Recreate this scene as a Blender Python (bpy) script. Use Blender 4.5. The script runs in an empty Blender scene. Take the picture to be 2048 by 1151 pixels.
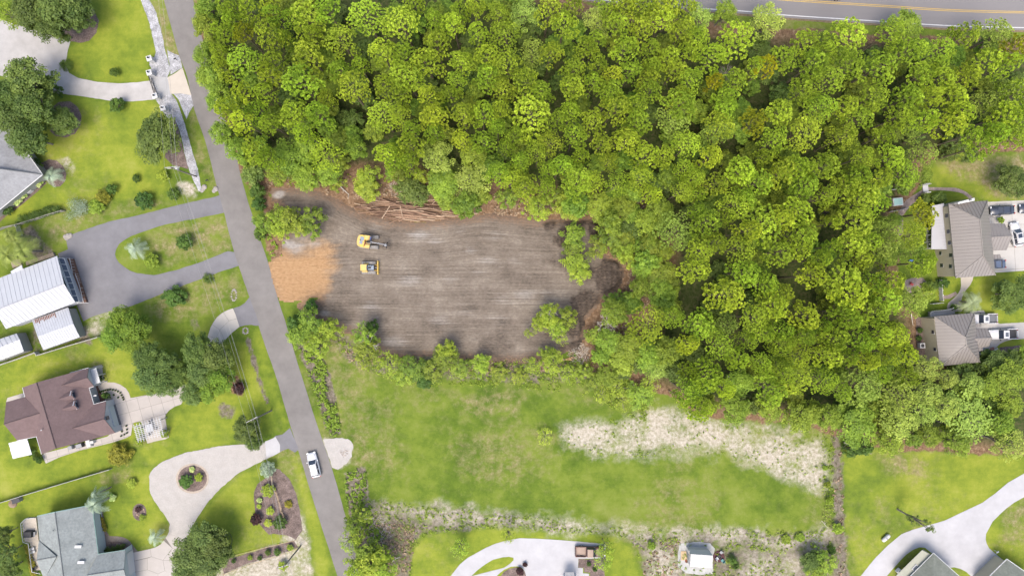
import bpy, math, random
import numpy as np
from mathutils import Vector, Matrix
from mathutils.geometry import tessellate_polygon

# ---------------------------------------------------------------- camera, sky, sun, exposure
S = bpy.context.scene
H = 137.0                       # the drone's height in metres; 10 photo pixels = 1 m on the ground
cam_d = bpy.data.cameras.new("camera"); cam = bpy.data.objects.new("camera", cam_d)
S.collection.objects.link(cam); S.camera = cam
cam.location = (0, 0, H); cam.rotation_euler = (0, 0, 0)
cam_d.sensor_width = 36.0; cam_d.lens = 36.0 * H / 204.8
cam_d.clip_start = 1.0; cam_d.clip_end = 6000.0

SUN_EL, SUN_AZ = math.radians(64), math.radians(197)      # azimuth clockwise from +Y (the top of the picture)
world = bpy.data.worlds.new("World"); S.world = world; world.use_nodes = True
wn = world.node_tree.nodes; wl = world.node_tree.links
bgn = wn.get("Background") or wn.new("ShaderNodeBackground")
sky = wn.new("ShaderNodeTexSky"); sky.sky_type = 'NISHITA'; sky.sun_disc = False
sky.sun_elevation = SUN_EL; sky.sun_rotation = SUN_AZ; sky.air_density = 1.0; sky.dust_density = 4.0; sky.ozone_density = 0.3
wl.new(sky.outputs[0], bgn.inputs[0]); bgn.inputs[1].default_value = 0.15
sd = bpy.data.lights.new("sun", 'SUN'); sun = bpy.data.objects.new("sun", sd); S.collection.objects.link(sun)
sd.energy = 1.15; sd.angle = math.radians(30); sd.color = (1.0, 0.93, 0.82)
dvec = Vector((math.sin(SUN_AZ) * math.cos(SUN_EL), math.cos(SUN_AZ) * math.cos(SUN_EL), math.sin(SUN_EL)))
sun.rotation_euler = dvec.to_track_quat('Z', 'Y').to_euler(); sun.location = (0, 0, 200)
S.view_settings.view_transform = 'Standard'; S.view_settings.look = 'None'
S.view_settings.gamma = 1.0; S.view_settings.exposure = 1.45; S.view_settings.use_curve_mapping = False
S.render.engine = 'CYCLES'
S.cycles.max_bounces = 5; S.cycles.diffuse_bounces = 3; S.cycles.transmission_bounces = 3; S.cycles.transparent_max_bounces = 4

rnd = random.Random(7)
rng = np.random.default_rng(11)
COL = S.collection

# ---------------------------------------------------------------- helpers
def P(x, y, h=0.0):
    """point h metres above the ground that the photograph shows at pixel x, y"""
    s = (1 - h / H) / 10.0
    return Vector(((x - 1024) * s, (575.5 - y) * s, h))

def W(pts, h=0.0):
    return [P(x, y, h) for x, y in pts]

MATS = {}
def mat(name, col, rough=0.8, var=0.0, scale=3.0, bump=0.0, spec=0.3, metal=0.0, bscale=None, objvar=0.0, streak=None):
    if name in MATS: return MATS[name]
    col = tuple(c_ * .64 for c_ in col)
    m = bpy.data.materials.new(name); m.use_nodes = True; MATS[name] = m
    nt = m.node_tree; n = nt.nodes; l = nt.links; b = n["Principled BSDF"]
    b.inputs["Roughness"].default_value = rough; b.inputs["Metallic"].default_value = metal
    b.inputs["Specular IOR Level"].default_value = spec
    src = None
    if var > 0 or bump > 0:
        tc = n.new("ShaderNodeTexCoord"); mp = n.new("ShaderNodeMapping"); l.new(tc.outputs["Object"], mp.inputs[0])
        if streak: mp.inputs["Scale"].default_value = streak
        nz = n.new("ShaderNodeTexNoise"); nz.inputs["Scale"].default_value = scale; nz.inputs["Detail"].default_value = 6; nz.inputs["Roughness"].default_value = 0.65
        l.new(mp.outputs[0], nz.inputs["Vector"])
    if var > 0:
        cr = n.new("ShaderNodeValToRGB"); l.new(nz.outputs["Fac"], cr.inputs[0])
        cr.color_ramp.elements[0].position = 0.3; cr.color_ramp.elements[1].position = 0.7
        cr.color_ramp.elements[0].color = (*[max(0, c * (1 - var)) for c in col], 1)
        cr.color_ramp.elements[1].color = (*[min(0.95, c * (1 + var)) for c in col], 1)
        n2 = n.new("ShaderNodeTexNoise"); n2.inputs["Scale"].default_value = scale * .22; n2.inputs["Detail"].default_value = 5; l.new(mp.outputs[0], n2.inputs["Vector"])
        m2 = n.new("ShaderNodeMapRange"); l.new(n2.outputs["Fac"], m2.inputs[0]); m2.inputs[1].default_value = .3; m2.inputs[2].default_value = .7; m2.inputs[3].default_value = 1 - var * .8; m2.inputs[4].default_value = 1 + var * .6
        h2 = n.new("ShaderNodeHueSaturation"); l.new(m2.outputs[0], h2.inputs["Value"]); l.new(cr.outputs[0], h2.inputs["Color"])
        src = h2.outputs[0]
    if objvar > 0:
        oi = n.new("ShaderNodeObjectInfo"); hs = n.new("ShaderNodeHueSaturation")
        mr = n.new("ShaderNodeMapRange"); l.new(oi.outputs["Random"], mr.inputs[0])
        mr.inputs[3].default_value = 1 - objvar; mr.inputs[4].default_value = 1 + objvar
        l.new(mr.outputs[0], hs.inputs["Value"])
        if src: l.new(src, hs.inputs["Color"])
        else: hs.inputs["Color"].default_value = (*col, 1)
        src = hs.outputs[0]
    if src: l.new(src, b.inputs["Base Color"])
    else: b.inputs["Base Color"].default_value = (*col, 1)
    if bump > 0:
        bz = n.new("ShaderNodeTexNoise"); bz.inputs["Scale"].default_value = bscale or scale * 3; bz.inputs["Detail"].default_value = 5
        l.new(mp.outputs[0], bz.inputs["Vector"])
        bp = n.new("ShaderNodeBump"); bp.inputs["Strength"].default_value = bump; bp.inputs["Distance"].default_value = 0.05
        l.new(bz.outputs["Fac"], bp.inputs["Height"]); l.new(bp.outputs[0], b.inputs["Normal"])
    return m

def foliage_mat(name, dark, light, trans=0.25, hvar=0.03, vvar=0.25, rough=0.6):
    """leaf colour runs dark->light by a per-clump tone, with a hue of its own per tree"""
    m = bpy.data.materials.new(name); m.use_nodes = True; MATS[name] = m
    nt = m.node_tree; n = nt.nodes; l = nt.links; b = n["Principled BSDF"]; out = n["Material Output"]
    at = n.new("ShaderNodeAttribute"); at.attribute_name = "tone"
    cr = n.new("ShaderNodeValToRGB"); cr.color_ramp.elements[0].color = (*dark, 1); cr.color_ramp.elements[1].color = (*light, 1)
    l.new(at.outputs["Fac"], cr.inputs[0])
    oi = n.new("ShaderNodeObjectInfo"); hs = n.new("ShaderNodeHueSaturation")
    mr = n.new("ShaderNodeMapRange"); l.new(oi.outputs["Random"], mr.inputs[0]); mr.inputs[3].default_value = 0.5 - hvar; mr.inputs[4].default_value = 0.5 + hvar
    wn_ = n.new("ShaderNodeTexWhiteNoise"); wn_.noise_dimensions = '1D'; l.new(oi.outputs["Random"], wn_.inputs["W"])
    mv = n.new("ShaderNodeMapRange"); l.new(wn_.outputs["Value"], mv.inputs[0]); mv.inputs[3].default_value = 1 - vvar; mv.inputs[4].default_value = 1 + vvar
    l.new(mr.outputs[0], hs.inputs["Hue"]); l.new(mv.outputs[0], hs.inputs["Value"]); l.new(cr.outputs[0], hs.inputs["Color"])
    l.new(hs.outputs[0], b.inputs["Base Color"]); b.inputs["Roughness"].default_value = rough; b.inputs["Specular IOR Level"].default_value = 0.25
    tr = n.new("ShaderNodeBsdfTranslucent"); l.new(hs.outputs[0], tr.inputs[0])
    mx = n.new("ShaderNodeMixShader"); mx.inputs[0].default_value = trans
    l.new(b.outputs[0], mx.inputs[1]); l.new(tr.outputs[0], mx.inputs[2]); l.new(mx.outputs[0], out.inputs[0])
    return m

def tag(o, label=None, cat=None, group=None, kind=None):
    if label: o["label"] = label
    if cat: o["category"] = cat
    if group: o["group"] = group
    if kind: o["kind"] = kind
    return o

def empty(name, loc, rz=0.0, **k):
    o = bpy.data.objects.new(name, None); COL.objects.link(o); o.location = loc; o.rotation_euler = (0, 0, rz)
    o.empty_display_size = 0.3
    return tag(o, **k)

def np_mesh(name, co, faces_flat, sizes, m=None, attrs=None, smooth=False):
    me = bpy.data.meshes.new(name)
    co = np.asarray(co, dtype=np.float32); ff = np.asarray(faces_flat, dtype=np.int32); sz = np.asarray(sizes, dtype=np.int32)
    me.vertices.add(len(co)); me.vertices.foreach_set("co", co.ravel())
    me.loops.add(len(ff)); me.loops.foreach_set("vertex_index", ff)
    me.polygons.add(len(sz)); st = np.zeros(len(sz), np.int32); st[1:] = np.cumsum(sz)[:-1]
    me.polygons.foreach_set("loop_start", st); me.polygons.foreach_set("loop_total", sz)
    if smooth: me.polygons.foreach_set("use_smooth", np.ones(len(sz), bool))
    for k, (dom, v) in (attrs or {}).items():
        a = me.attributes.new(k, 'FLOAT', dom); a.data.foreach_set("value", np.asarray(v, np.float32))
    if m: me.materials.append(m)
    me.update(calc_edges=True); me.validate()
    return me

class MB:
    """collects shapes; build() links them as one mesh object (world coordinates are moved under the parent when w=True)"""
    def __init__(s): s.v = []; s.f = []
    def add(s, v, f):
        k = len(s.v); s.v += [tuple(p) for p in v]; s.f += [tuple(i + k for i in q) for q in f]; return s
    def box(s, c, sz, rz=0.0, M=None, taper=1.0):
        hx, hy, hz = sz[0] / 2, sz[1] / 2, sz[2] / 2; ca, sa = math.cos(rz), math.sin(rz); v = []
        for z in (-hz, hz):
            t = taper if z > 0 else 1.0
            for x, y in ((-hx, -hy), (hx, -hy), (hx, hy), (-hx, hy)):
                x *= t; y *= t
                p = Vector((c[0] + x * ca - y * sa, c[1] + x * sa + y * ca, c[2] + z))
                v.append(M @ p if M else p)
        return s.add(v, [(0, 3, 2, 1), (4, 5, 6, 7), (0, 1, 5, 4), (1, 2, 6, 5), (2, 3, 7, 6), (3, 0, 4, 7)])
    def tube(s, p0, p1, r0, r1=None, n=8, caps=True):
        r1 = r0 if r1 is None else r1; p0, p1 = Vector(p0), Vector(p1); d = (p1 - p0)
        if d.length < 1e-6: return s
        d.normalize(); a = d.orthogonal().normalized(); b = d.cross(a); v = []
        for p, r in ((p0, r0), (p1, r1)):
            for i in range(n):
                t = 2 * math.pi * i / n; v.append(p + (a * math.cos(t) + b * math.sin(t)) * r)
        f = [(i, (i + 1) % n, n + (i + 1) % n, n + i) for i in range(n)]
        if caps: f += [tuple(range(n - 1, -1, -1)), tuple(range(n, 2 * n))]
        return s.add(v, f)
    def path(s, pts, r, n=6):
        rs = r if isinstance(r, (list, tuple)) else [r] * len(pts)
        for i in range(len(pts) - 1): s.tube(pts[i], pts[i + 1], rs[i], rs[i + 1], n)
        return s
    def prism(s, poly, z0, z1):
        n = len(poly); pz = [(p[0], p[1]) for p in poly]
        if sum(pz[i][0] * pz[(i + 1) % n][1] - pz[(i + 1) % n][0] * pz[i][1] for i in range(n)) < 0: pz.reverse()
        tris = tessellate_polygon([[Vector((x, y, 0)) for x, y in pz]])
        v = [(x, y, z1) for x, y in pz] + [(x, y, z0) for x, y in pz]; f = []
        for t in tris:
            a, b, c = [Vector(v[i]) for i in t]
            f.append(tuple(t) if (b - a).cross(c - a).z > 0 else tuple(reversed(t)))
        f += [(i, n + i, n + (i + 1) % n, (i + 1) % n) for i in range(n)]
        return s.add(v, f)
    def slab(s, pts, t=0.15):
        """a thick plane on 3D points: top where the points are, t thick downwards"""
        pts = [Vector(p) for p in pts]; n = len(pts)
        nr = Vector((0, 0, 0))
        for i in range(n): nr += pts[i].cross(pts[(i + 1) % n])
        if nr.z < 0: pts.reverse()
        v = pts + [p - Vector((0, 0, t)) for p in pts]
        tris = tessellate_polygon([[Vector((p.x, p.y, 0)) for p in pts]])
        f = []
        for q in tris:
            a, b, c = [pts[i] for i in q]
            up = (b - a).cross(c - a).z > 0
            f.append(tuple(q) if up else tuple(reversed(q)))
            f.append(tuple(i + n for i in (reversed(q) if up else q)))
        f += [(i, n + i, n + (i + 1) % n, (i + 1) % n) for i in range(n)]
        return s.add(v, f)
    def lathe(s, prof, n=16, c=(0, 0, 0)):
        v = []; f = []; m = len(prof)
        for r, z in prof:
            for i in range(n):
                t = 2 * math.pi * i / n; v.append((c[0] + r * math.cos(t), c[1] + r * math.sin(t), c[2] + z))
        for j in range(m - 1):
            for i in range(n): f.append((j * n + i, j * n + (i + 1) % n, (j + 1) * n + (i + 1) % n, (j + 1) * n + i))
        f.append(tuple(range(n - 1, -1, -1))); f.append(tuple(range((m - 1) * n, m * n)))
        return s.add(v, f)
    def loft(s, secs, cap=True):
        """sections: lists of points with equal counts, closed rings"""
        n = len(secs[0]); v = [p for q in secs for p in q]; f = []
        for j in range(len(secs) - 1):
            for i in range(n): f.append((j * n + i, (j + 1) * n + i, (j + 1) * n + (i + 1) % n, j * n + (i + 1) % n))
        if cap: f.append(tuple(range(n))); f.append(tuple(range(len(secs) * n - 1, (len(secs) - 1) * n - 1, -1)))
        return s.add(v, f)
    def build(s, name, m, parent=None, w=False, smooth=False, bevel=0.0, **k):
        me = bpy.data.meshes.new(name); v = s.v
        if w and parent is not None:
            L = parent.location if parent.parent is None else parent.parent.location + parent.location
            v = [(p[0] - L[0], p[1] - L[1], p[2] - L[2]) for p in v]
        me.from_pydata([tuple(p) for p in v], [], s.f); me.materials.append(m)
        if smooth:
            me.polygons.foreach_set("use_smooth", [True] * len(me.polygons))
        o = bpy.data.objects.new(name, me); COL.objects.link(o)
        if parent is not None: o.parent = parent
        if bevel > 0:
            bv = o.modifiers.new("bevel", 'BEVEL'); bv.width = bevel; bv.segments = 2; bv.limit_method = 'ANGLE'
        return tag(o, **k)

def kids(o, _c={}):
    return [c for c in o.children]

def copy_tree(o, parent=None):
    c = o.copy(); COL.objects.link(c)
    if parent is not None: c.parent = parent
    for ch in o.children: copy_tree(ch, c)
    return c

def smooth_poly(pts, closed=True, step=6.0, wob=0.0, seed=1):
    """Catmull-Rom outline in pixel space, resampled about every step pixels, with a small wobble"""
    r = random.Random(seed); n = len(pts); out = []
    rngi = range(n) if closed else range(n - 1)
    for i in rngi:
        p = [pts[(i + k) % n] if closed else pts[min(max(i + k, 0), n - 1)] for k in (-1, 0, 1, 2)]
        d = math.hypot(p[2][0] - p[1][0], p[2][1] - p[1][1]); m = max(1, int(d / step))
        for j in range(m):
            t = j / m; t2 = t * t; t3 = t2 * t
            q = [0.5 * ((2 * p[1][a]) + (-p[0][a] + p[2][a]) * t + (2 * p[0][a] - 5 * p[1][a] + 4 * p[2][a] - p[3][a]) * t2 + (-p[0][a] + 3 * p[1][a] - 3 * p[2][a] + p[3][a]) * t3) for a in (0, 1)]
            out.append((q[0] + r.uniform(-wob, wob), q[1] + r.uniform(-wob, wob)))
    if not closed: out.append(pts[-1])
    return out

def wobble(pts, step=8.0, wob=0.5, seed=1):
    """straight-edged outline, resampled with a small wobble"""
    r = random.Random(seed); out = []; n = len(pts)
    for i in range(n):
        a, b = pts[i], pts[(i + 1) % n]; d = math.hypot(b[0] - a[0], b[1] - a[1]); m = max(1, int(d / step))
        for j in range(m):
            t = j / m; q = 0 if j == 0 else wob
            out.append((a[0] + (b[0] - a[0]) * t + r.uniform(-q, q), a[1] + (b[1] - a[1]) * t + r.uniform(-q, q)))
    return out

def sdist(px, py, poly):
    """signed distance in pixels, positive inside; numpy arrays"""
    poly = np.asarray(poly, float); x1 = poly[:, 0]; y1 = poly[:, 1]; x2 = np.roll(x1, -1); y2 = np.roll(y1, -1)
    d = np.full(px.shape, 1e9); ins = np.zeros(px.shape, bool)
    for a, b, c, e in zip(x1, y1, x2, y2):
        dx, dy = c - a, e - b; L = dx * dx + dy * dy + 1e-9
        t = np.clip(((px - a) * dx + (py - b) * dy) / L, 0, 1)
        d = np.minimum(d, np.hypot(px - a - t * dx, py - b - t * dy))
        cr = ((b > py) != (e > py)) & (px < (c - a) * (py - b) / (e - b + 1e-12) + a); ins ^= cr
    return np.where(ins, d, -d)

def sstep(v, a, b):
    t = np.clip((v - a) / (b - a), 0, 1); return t * t * (3 - 2 * t)

def vnoise(x, y, seed=0):
    """value noise 0..1"""
    xi = np.floor(x).astype(int); yi = np.floor(y).astype(int); fx = x - xi; fy = y - yi
    def hsh(a, b):
        k = (a * 374761393 + b * 668265263 + seed * 982451653) & 0x7fffffff
        k = ((k ^ (k >> 13)) * 1274126177) & 0x7fffffff
        return ((k ^ (k >> 16)) & 0xffff) / 65535.0
    fx = fx * fx * (3 - 2 * fx); fy = fy * fy * (3 - 2 * fy)
    return (hsh(xi, yi) * (1 - fx) + hsh(xi + 1, yi) * fx) * (1 - fy) + (hsh(xi, yi + 1) * (1 - fx) + hsh(xi + 1, yi + 1) * fx) * fy

def fnoise(x, y, seed=0, o=4):
    s = 0; a = 1; t = 0
    for i in range(o): s = s + a * vnoise(x * 2 ** i, y * 2 ** i, seed + i); t += a; a *= 0.5
    return s / t
# ---------------------------------------------------------------- the ground
LOT = [(542,378),(560,375),(580,376),(615,380),(654,389),(675,400),(690,411),(710,422),(730,432),(784,443),(830,446),(878,444),(917,437),(956,431),(995,428),(1034,437),(1073,443),(1095,440),(1137,440),(1189,440),(1202,454),(1196,478),(1205,500),(1214,514),(1239,525),(1248,546),(1245,567),(1222,584),(1198,596),(1196,610),(1181,625),(1170,640),(1170,664),(1157,696),(1122,709),(1078,714),(1042,724),(977,723),(907,716),(853,713),(803,713),(758,709),(748,680),(715,668),(682,661),(654,640),(629,640),(605,625),(593,612),(612,604),(640,598),(625,592),(600,598),(578,601),(560,597),(552,582),(544,556),(537,524),(552,515),(566,510),(568,478),(571,440),(556,412),(545,398)]
ORANGE = [(537,524),(552,515),(571,511),(590,512),(604,506),(621,498),(640,494),(656,493),(671,500),(666,515),(672,535),(659,556),(661,567),(640,584),(610,591),(590,600),(567,601),(556,594),(549,575),(543,552)]
FOREST = [(386,-60),(386,60),(396,120),(412,185),(438,260),(470,330),(492,368),(520,372),(560,372),(600,376),(660,384),(720,392),(760,408),(900,432),(1000,425),(1090,436),(1200,436),(1210,480),(1236,512),(1262,540),(1255,580),(1215,600),(1190,640),(1185,700),(1190,735),(1270,765),(1350,800),(1400,830),(1500,842),(1600,846),(1700,880),(1760,895),(1900,905),(2060,910),(2200,900),(2200,700),(2060,690),(1960,735),(1890,735),(1845,700),(1835,630),(1800,600),(1800,560),(1790,500),(1800,430),(1840,372),(1850,330),(1900,316),(1990,306),(2060,300),(2200,300),(2200,76),(2048,76),(1900,74),(1750,66),(1600,58),(1450,48),(1300,32),(1200,14),(1100,-16),(1000,-60)]
ROAD_L = [(310,-80),(328,0),(343,56),(358,109),(375,156),(388,216),(412,287),(430,358),(448,424),(467,499),(499,595),(518,654),(530,690),(552,752),(575,831),(600,911),(627,1001),(653,1082),(675,1151),(700,1230)]
ROAD_R = [(370,-80),(386,0),(399,56),(414,109),(430,156),(444,216),(466,287),(484,360),(502,422),(521,480),(536,524),(556,597),(573,650),(593,718),(613,781),(633,845),(663,933),(688,1020),(708,1090),(725,1151),(748,1230)]
SAND = [(1112,856),(1150,845),(1200,843),(1290,832),(1312,806),(1345,815),(1400,835),(1500,852),(1600,856),(1640,872),(1652,900),(1650,950),(1644,976),(1600,965),(1560,945),(1480,920),(1380,912),(1300,914),(1200,908),(1130,892)]
SAND2 = [(735,1003),(790,1005),(900,1012),(1000,1022),(1100,1035),(1200,1046),(1300,1058),(1400,1052),(1500,1060),(1600,1062),(1650,1058),(1655,1092),(1560,1100),(1480,1092),(1400,1086),(1300,1086),(1240,1072),(1100,1062),(1000,1052),(900,1048),(800,1030),(740,1024)]
SAND3 = [(1290,1082),(1360,1078),(1372,1151),(1330,1170),(1300,1170)]
SAND4 = [(1480,1100),(1560,1098),(1620,1110),(1600,1170),(1500,1170)]
WEED = [(715,1000),(900,1012),(1100,1040),(1250,1070),(1400,1060),(1660,1060),(1670,1180),(1290,1180),(1270,1090),(1230,1066),(1000,1056),(850,1068),(826,1100),(824,1180),(740,1180),(725,1090)]
DITCH = [(545,812),(530,806),(512,760),(500,712),(490,678),(497,674),(508,706),(520,752),(538,806)]
TRACK = [(1662,868),(1682,868),(1686,1000),(1692,1090),(1700,1180),(1664,1180),(1668,1060),(1664,960)]
WSTRIP = [(596,650),(640,700),(662,760),(680,846),(684,868),(664,872),(650,850),(628,780),(606,720),(590,680)]
WSTRIP2 = [(690,945),(730,930),(738,1000),(760,1060),(770,1151),(720,1151),(705,1060),(690,990)]
LAWNS = [  # bright mown lawns
 [(133,110),(150,80),(200,40),(190,-60),(275,-60),(300,60),(312,104),(298,120),(297,162),(200,165),(140,140)],
 [(95,190),(200,200),(300,198),(345,235),(345,300),(330,390),(180,405),(10,440),(-60,440),(-60,240)],
 [(-60,735),(200,672),(260,700),(290,800),(260,905),(225,934),(-60,1010)],
 [(340,850),(420,700),(470,680),(495,690),(540,810),(560,860),(500,880),(380,900),(300,930),(280,900)],
 [(230,940),(300,935),(305,1000),(338,1050),(320,1090),(200,1095),(188,1020),(-60,1180),(-60,1010)],
 [(405,1022),(480,950),(540,925),(512,965),(508,1000),(515,1040),(560,1068),(590,1085),(440,1125),(380,1080)],
 [(505,665),(517,656),(545,740),(575,845),(570,858),(545,800),(520,740)],
 [(580,905),(598,912),(660,1120),(650,1180),(640,1180),(615,1040)],
 [(826,1100),(850,1070),(1000,1056),(1100,1064),(1230,1070),(1262,1095),(1288,1180),(822,1180)],
 [(1686,885),(1800,900),(2100,915),(2100,1180),(1725,1180),(1690,1060)],
 [(1850,335),(1900,330),(2060,380),(2060,400),(1980,405),(1930,380),(1850,372)],
 [(1850,385),(1935,390),(1945,398),(1900,405),(1870,412)],
 [(1930,560),(2060,540),(2060,650),(1990,640),(1960,615)],
 [(1985,690),(2060,678),(2060,700),(2000,705)],
 [(1870,560),(1920,556),(1905,590),(1880,620),(1870,600)],
]
DRY = [  # thin, straw-coloured or worn turf: polygon, strength
 ([(318,-40),(335,40),(352,95),(360,110),(345,110),(330,90),(316,40),(302,-40)], 0.9),
 ([(372,236),(388,214),(412,290),(430,350),(436,378),(420,370),(402,330),(385,280)], 0.55),
 ([(340,445),(400,436),(448,430),(462,470),(460,495),(400,520),(340,530),(300,500),(300,470)], 0.6),
 ([(60,455),(130,430),(190,420),(260,405),(400,388),(360,405),(230,440),(140,465),(132,480),(100,490)], 0.5),
 ([(330,570),(400,560),(470,545),(494,590),(430,620),(360,640),(300,640),(290,605)], 0.55),
 ([(880,790),(1000,770),(1060,790),(1030,830),(930,840)], 0.5),
 ([(690,860),(740,860),(760,930),(720,950),(700,930)], 0.55),
 ([(1050,850),(1120,850),(1130,900),(1060,890)], 0.5),
 ([(1300,820),(1660,850),(1665,900),(1660,1060),(1590,1050),(1640,960),(1400,920),(1100,900)], 0.35),
 ([(1750,905),(1850,910),(1860,960),(1770,950)], 0.75),
 ([(1740,980),(1790,980),(1790,1060),(1730,1060)], 0.35),
 ([(1860,318),(1990,310),(2060,315),(2060,400),(2000,400),(1960,370),(1900,345)], 0.85),
 ([(2000,1000),(2060,990),(2060,1100),(1990,1090)], 0.55),
 ([(900,760),(1200,745),(1320,800),(1300,830),(1050,800)], 0.3),
 ([(600,640),(700,660),(760,720),(700,740),(640,710)], 0.6),
 ([(250,900),(330,880),(340,860),(300,850),(235,930)], 0.7),
 ([(190,945),(260,935),(270,960),(200,970)], 0.6),
 ([(560,860),(600,905),(590,960),(560,930)], 0.6),
 ([(190,720),(205,730),(200,745),(180,740)], 0.9),
 ([(350,1060),(400,1020),(430,1000),(400,1060)], 0.2),
]
SOILS = [  # bare sandy or grey-brown earth
 ([(352,368),(372,358),(398,378),(392,392),(365,390)], 1.0, 'sand'),
 ([(118,322),(135,318),(152,336),(145,346),(128,338)], 0.8, 'sand'),
 ([(648,878),(690,878),(706,895),(700,925),(680,936),(662,928),(654,905)], 1.0, 'sand'),
 ([(440,1122),(545,1090),(592,1060),(615,1075),(625,1151),(620,1180),(420,1180)], 0.85, 'sand'),
 ([(586,1000),(602,1020),(622,1080),(596,1090),(575,1050)], 0.6, 'sand'),
 ([(182,634),(222,620),(245,612),(225,640),(195,670),(170,668)], 0.6, 'sand'),
 ([(432,812),(452,802),(472,815),(468,838),(440,838)], 0.9, 'weed'),
 ([(376,640),(395,640),(405,655),(385,665)], 0.6, 'weed'),
 ([(455,740),(480,750),(485,790),(465,785)], 1.0, 'straw'),
 ([(490,1108),(560,1085),(575,1110),(560,1151),(500,1151)], 0.9, 'weed'),
 ([(40,460),(60,450),(85,480),(110,508),(70,520),(50,500)], 0.9, 'weed'),
 ([(160,655),(175,650),(185,690),(155,685)], 0.9, 'weed'),
 ([(300,795),(330,800),(345,860),(300,870)], 0.35, 'weed'),
 ([(60,645),(95,640),(105,700),(70,700)], 0.6, 'weed'),
]
def axis(lo, hi, st, far):
    a = list(np.arange(lo, hi + 1e-6, st)); return np.array([-far, -far * .4, lo - 120, lo - 30] + a + [hi + 30, hi + 120, far * .4, far])
gx = axis(-116, 116, 0.5, 2600); gy = axis(-72, 72, 0.5, 2600)
GX, GY = np.meshgrid(gx, gy); qx = GX * 10 + 1024; qy = 575.5 - GY * 10
def nz_(sc, seed, o=4): return fnoise(GX * sc + 500, GY * sc + 500, seed, o)
n1 = nz_(0.12, 1); n2 = nz_(0.35, 2); n3 = nz_(0.9, 3)
wob_ = (n2 - 0.5) * 16 + (n3 - 0.5) * 10
near = (np.abs(GX) < 117) & (np.abs(GY) < 73)
def mask(poly, soft=4.0, k=1.0):
    return np.where(near, sstep(sdist(qx, qy, poly) + wob_ * k, -soft, soft), 0)
m_straw = mask(FOREST, 8); m_straw = np.maximum(m_straw, mask([(480,350),(560,365),(900,385),(1220,430),(1300,500),(1310,600),(1240,640),(1220,740),(1150,745),(1150,500),(1060,445),(760,445),(560,385),(520,390)], 8))
m_straw = np.maximum(m_straw, mask([(522,378),(560,400),(575,450),(572,510),(545,520),(528,470)], 5) * 0.8)
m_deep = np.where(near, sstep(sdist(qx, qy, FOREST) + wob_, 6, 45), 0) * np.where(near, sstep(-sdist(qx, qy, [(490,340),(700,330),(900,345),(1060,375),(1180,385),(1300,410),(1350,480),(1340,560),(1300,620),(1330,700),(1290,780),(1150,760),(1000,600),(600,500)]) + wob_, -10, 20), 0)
m_sand = mask(SAND, 26, 1.6) * .76
m_sand = m_sand * (1 - .42 * mask([(1300,880),(1440,890),(1520,930),(1420,930),(1300,915)], 12)) * (1 - .25 * mask([(1480,850),(1650,860),(1650,900),(1520,880)], 12))
for q in (SAND2, SAND3, SAND4): m_sand = np.maximum(m_sand, mask(q, 26, 2.2) * 0.52)
m_weed = mask(WEED, 14, 1.6) * .64
m_weed = np.maximum(m_weed, mask(DITCH, 3, .3)); m_weed = np.maximum(m_weed, mask(TRACK, 8, .8) * .8); m_weed = np.maximum(m_weed, mask(WSTRIP, 5, .6) * .9); m_weed = np.maximum(m_weed, mask(WSTRIP2, 5, .6) * .9)
m_weed = np.maximum(m_weed, mask([(650,650),(760,700),(1000,725),(1180,720),(1200,760),(1000,765),(760,745),(690,720)], 8, 1.2) * .62)
m_lawn = np.zeros_like(GX)
for q in LAWNS: m_lawn = np.maximum(m_lawn, mask(q, 5, .25))
m_weed = m_weed * (1 - mask(LAWNS[8], 3, .1))
m_dry = np.zeros_like(GX)
for q, s_ in DRY: m_dry = np.maximum(m_dry, mask(q, 22, 1.5) * s_ * .8)
m_dry = np.maximum(m_dry, np.where(near, .13 + .24 * sstep(nz_(.06, 91), .45, .75), 0) * (1 - .35 * m_lawn))
for q, s_, kd in SOILS:
    mm = mask(q, 6, .7) * s_ * .85
    if kd == 'sand': m_sand = np.maximum(m_sand, mm)
    elif kd == 'weed': m_weed = np.maximum(m_weed, mm)
    else: m_straw = np.maximum(m_straw, mm)
gz = np.zeros_like(GX)
gz = gz - 0.35 * mask(DITCH, 8, 0) - 0.3 * mask(WSTRIP, 8, 0)
ny, nx = GX.shape; idx = np.arange(ny * nx).reshape(ny, nx)
gf = np.stack([idx[:-1, :-1], idx[:-1, 1:], idx[1:, 1:], idx[1:, :-1]], -1).reshape(-1)

def N(nt, t, **k):
    n = nt.nodes.new(t)
    for a, b in k.items(): setattr(n, a, b)
    return n
def noise_node(nt, vec, scale, det=6, rough=.6):
    n = N(nt, "ShaderNodeTexNoise"); n.inputs["Scale"].default_value = scale; n.inputs["Detail"].default_value = det; n.inputs["Roughness"].default_value = rough
    nt.links.new(vec, n.inputs["Vector"]); return n.outputs["Fac"]
def rmp(nt, fac, stops, k=(.64, .64, .64)):
    c = N(nt, "ShaderNodeValToRGB"); e = c.color_ramp.elements
    while len(e) < len(stops): e.new(0.5)
    for i, (p, col) in enumerate(stops): e[i].position = p; e[i].color = (*[a * b_ for a, b_ in zip(col, k)], 1)
    nt.links.new(fac, c.inputs[0]); return c.outputs[0]
def mixc(nt, f, a, b):
    m = N(nt, "ShaderNodeMix", data_type='RGBA'); L = nt.links
    if isinstance(f, float): m.inputs[0].default_value = f
    else: L.new(f, m.inputs[0])
    L.new(a, m.inputs[6]); L.new(b, m.inputs[7]); return m.outputs[2]
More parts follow.
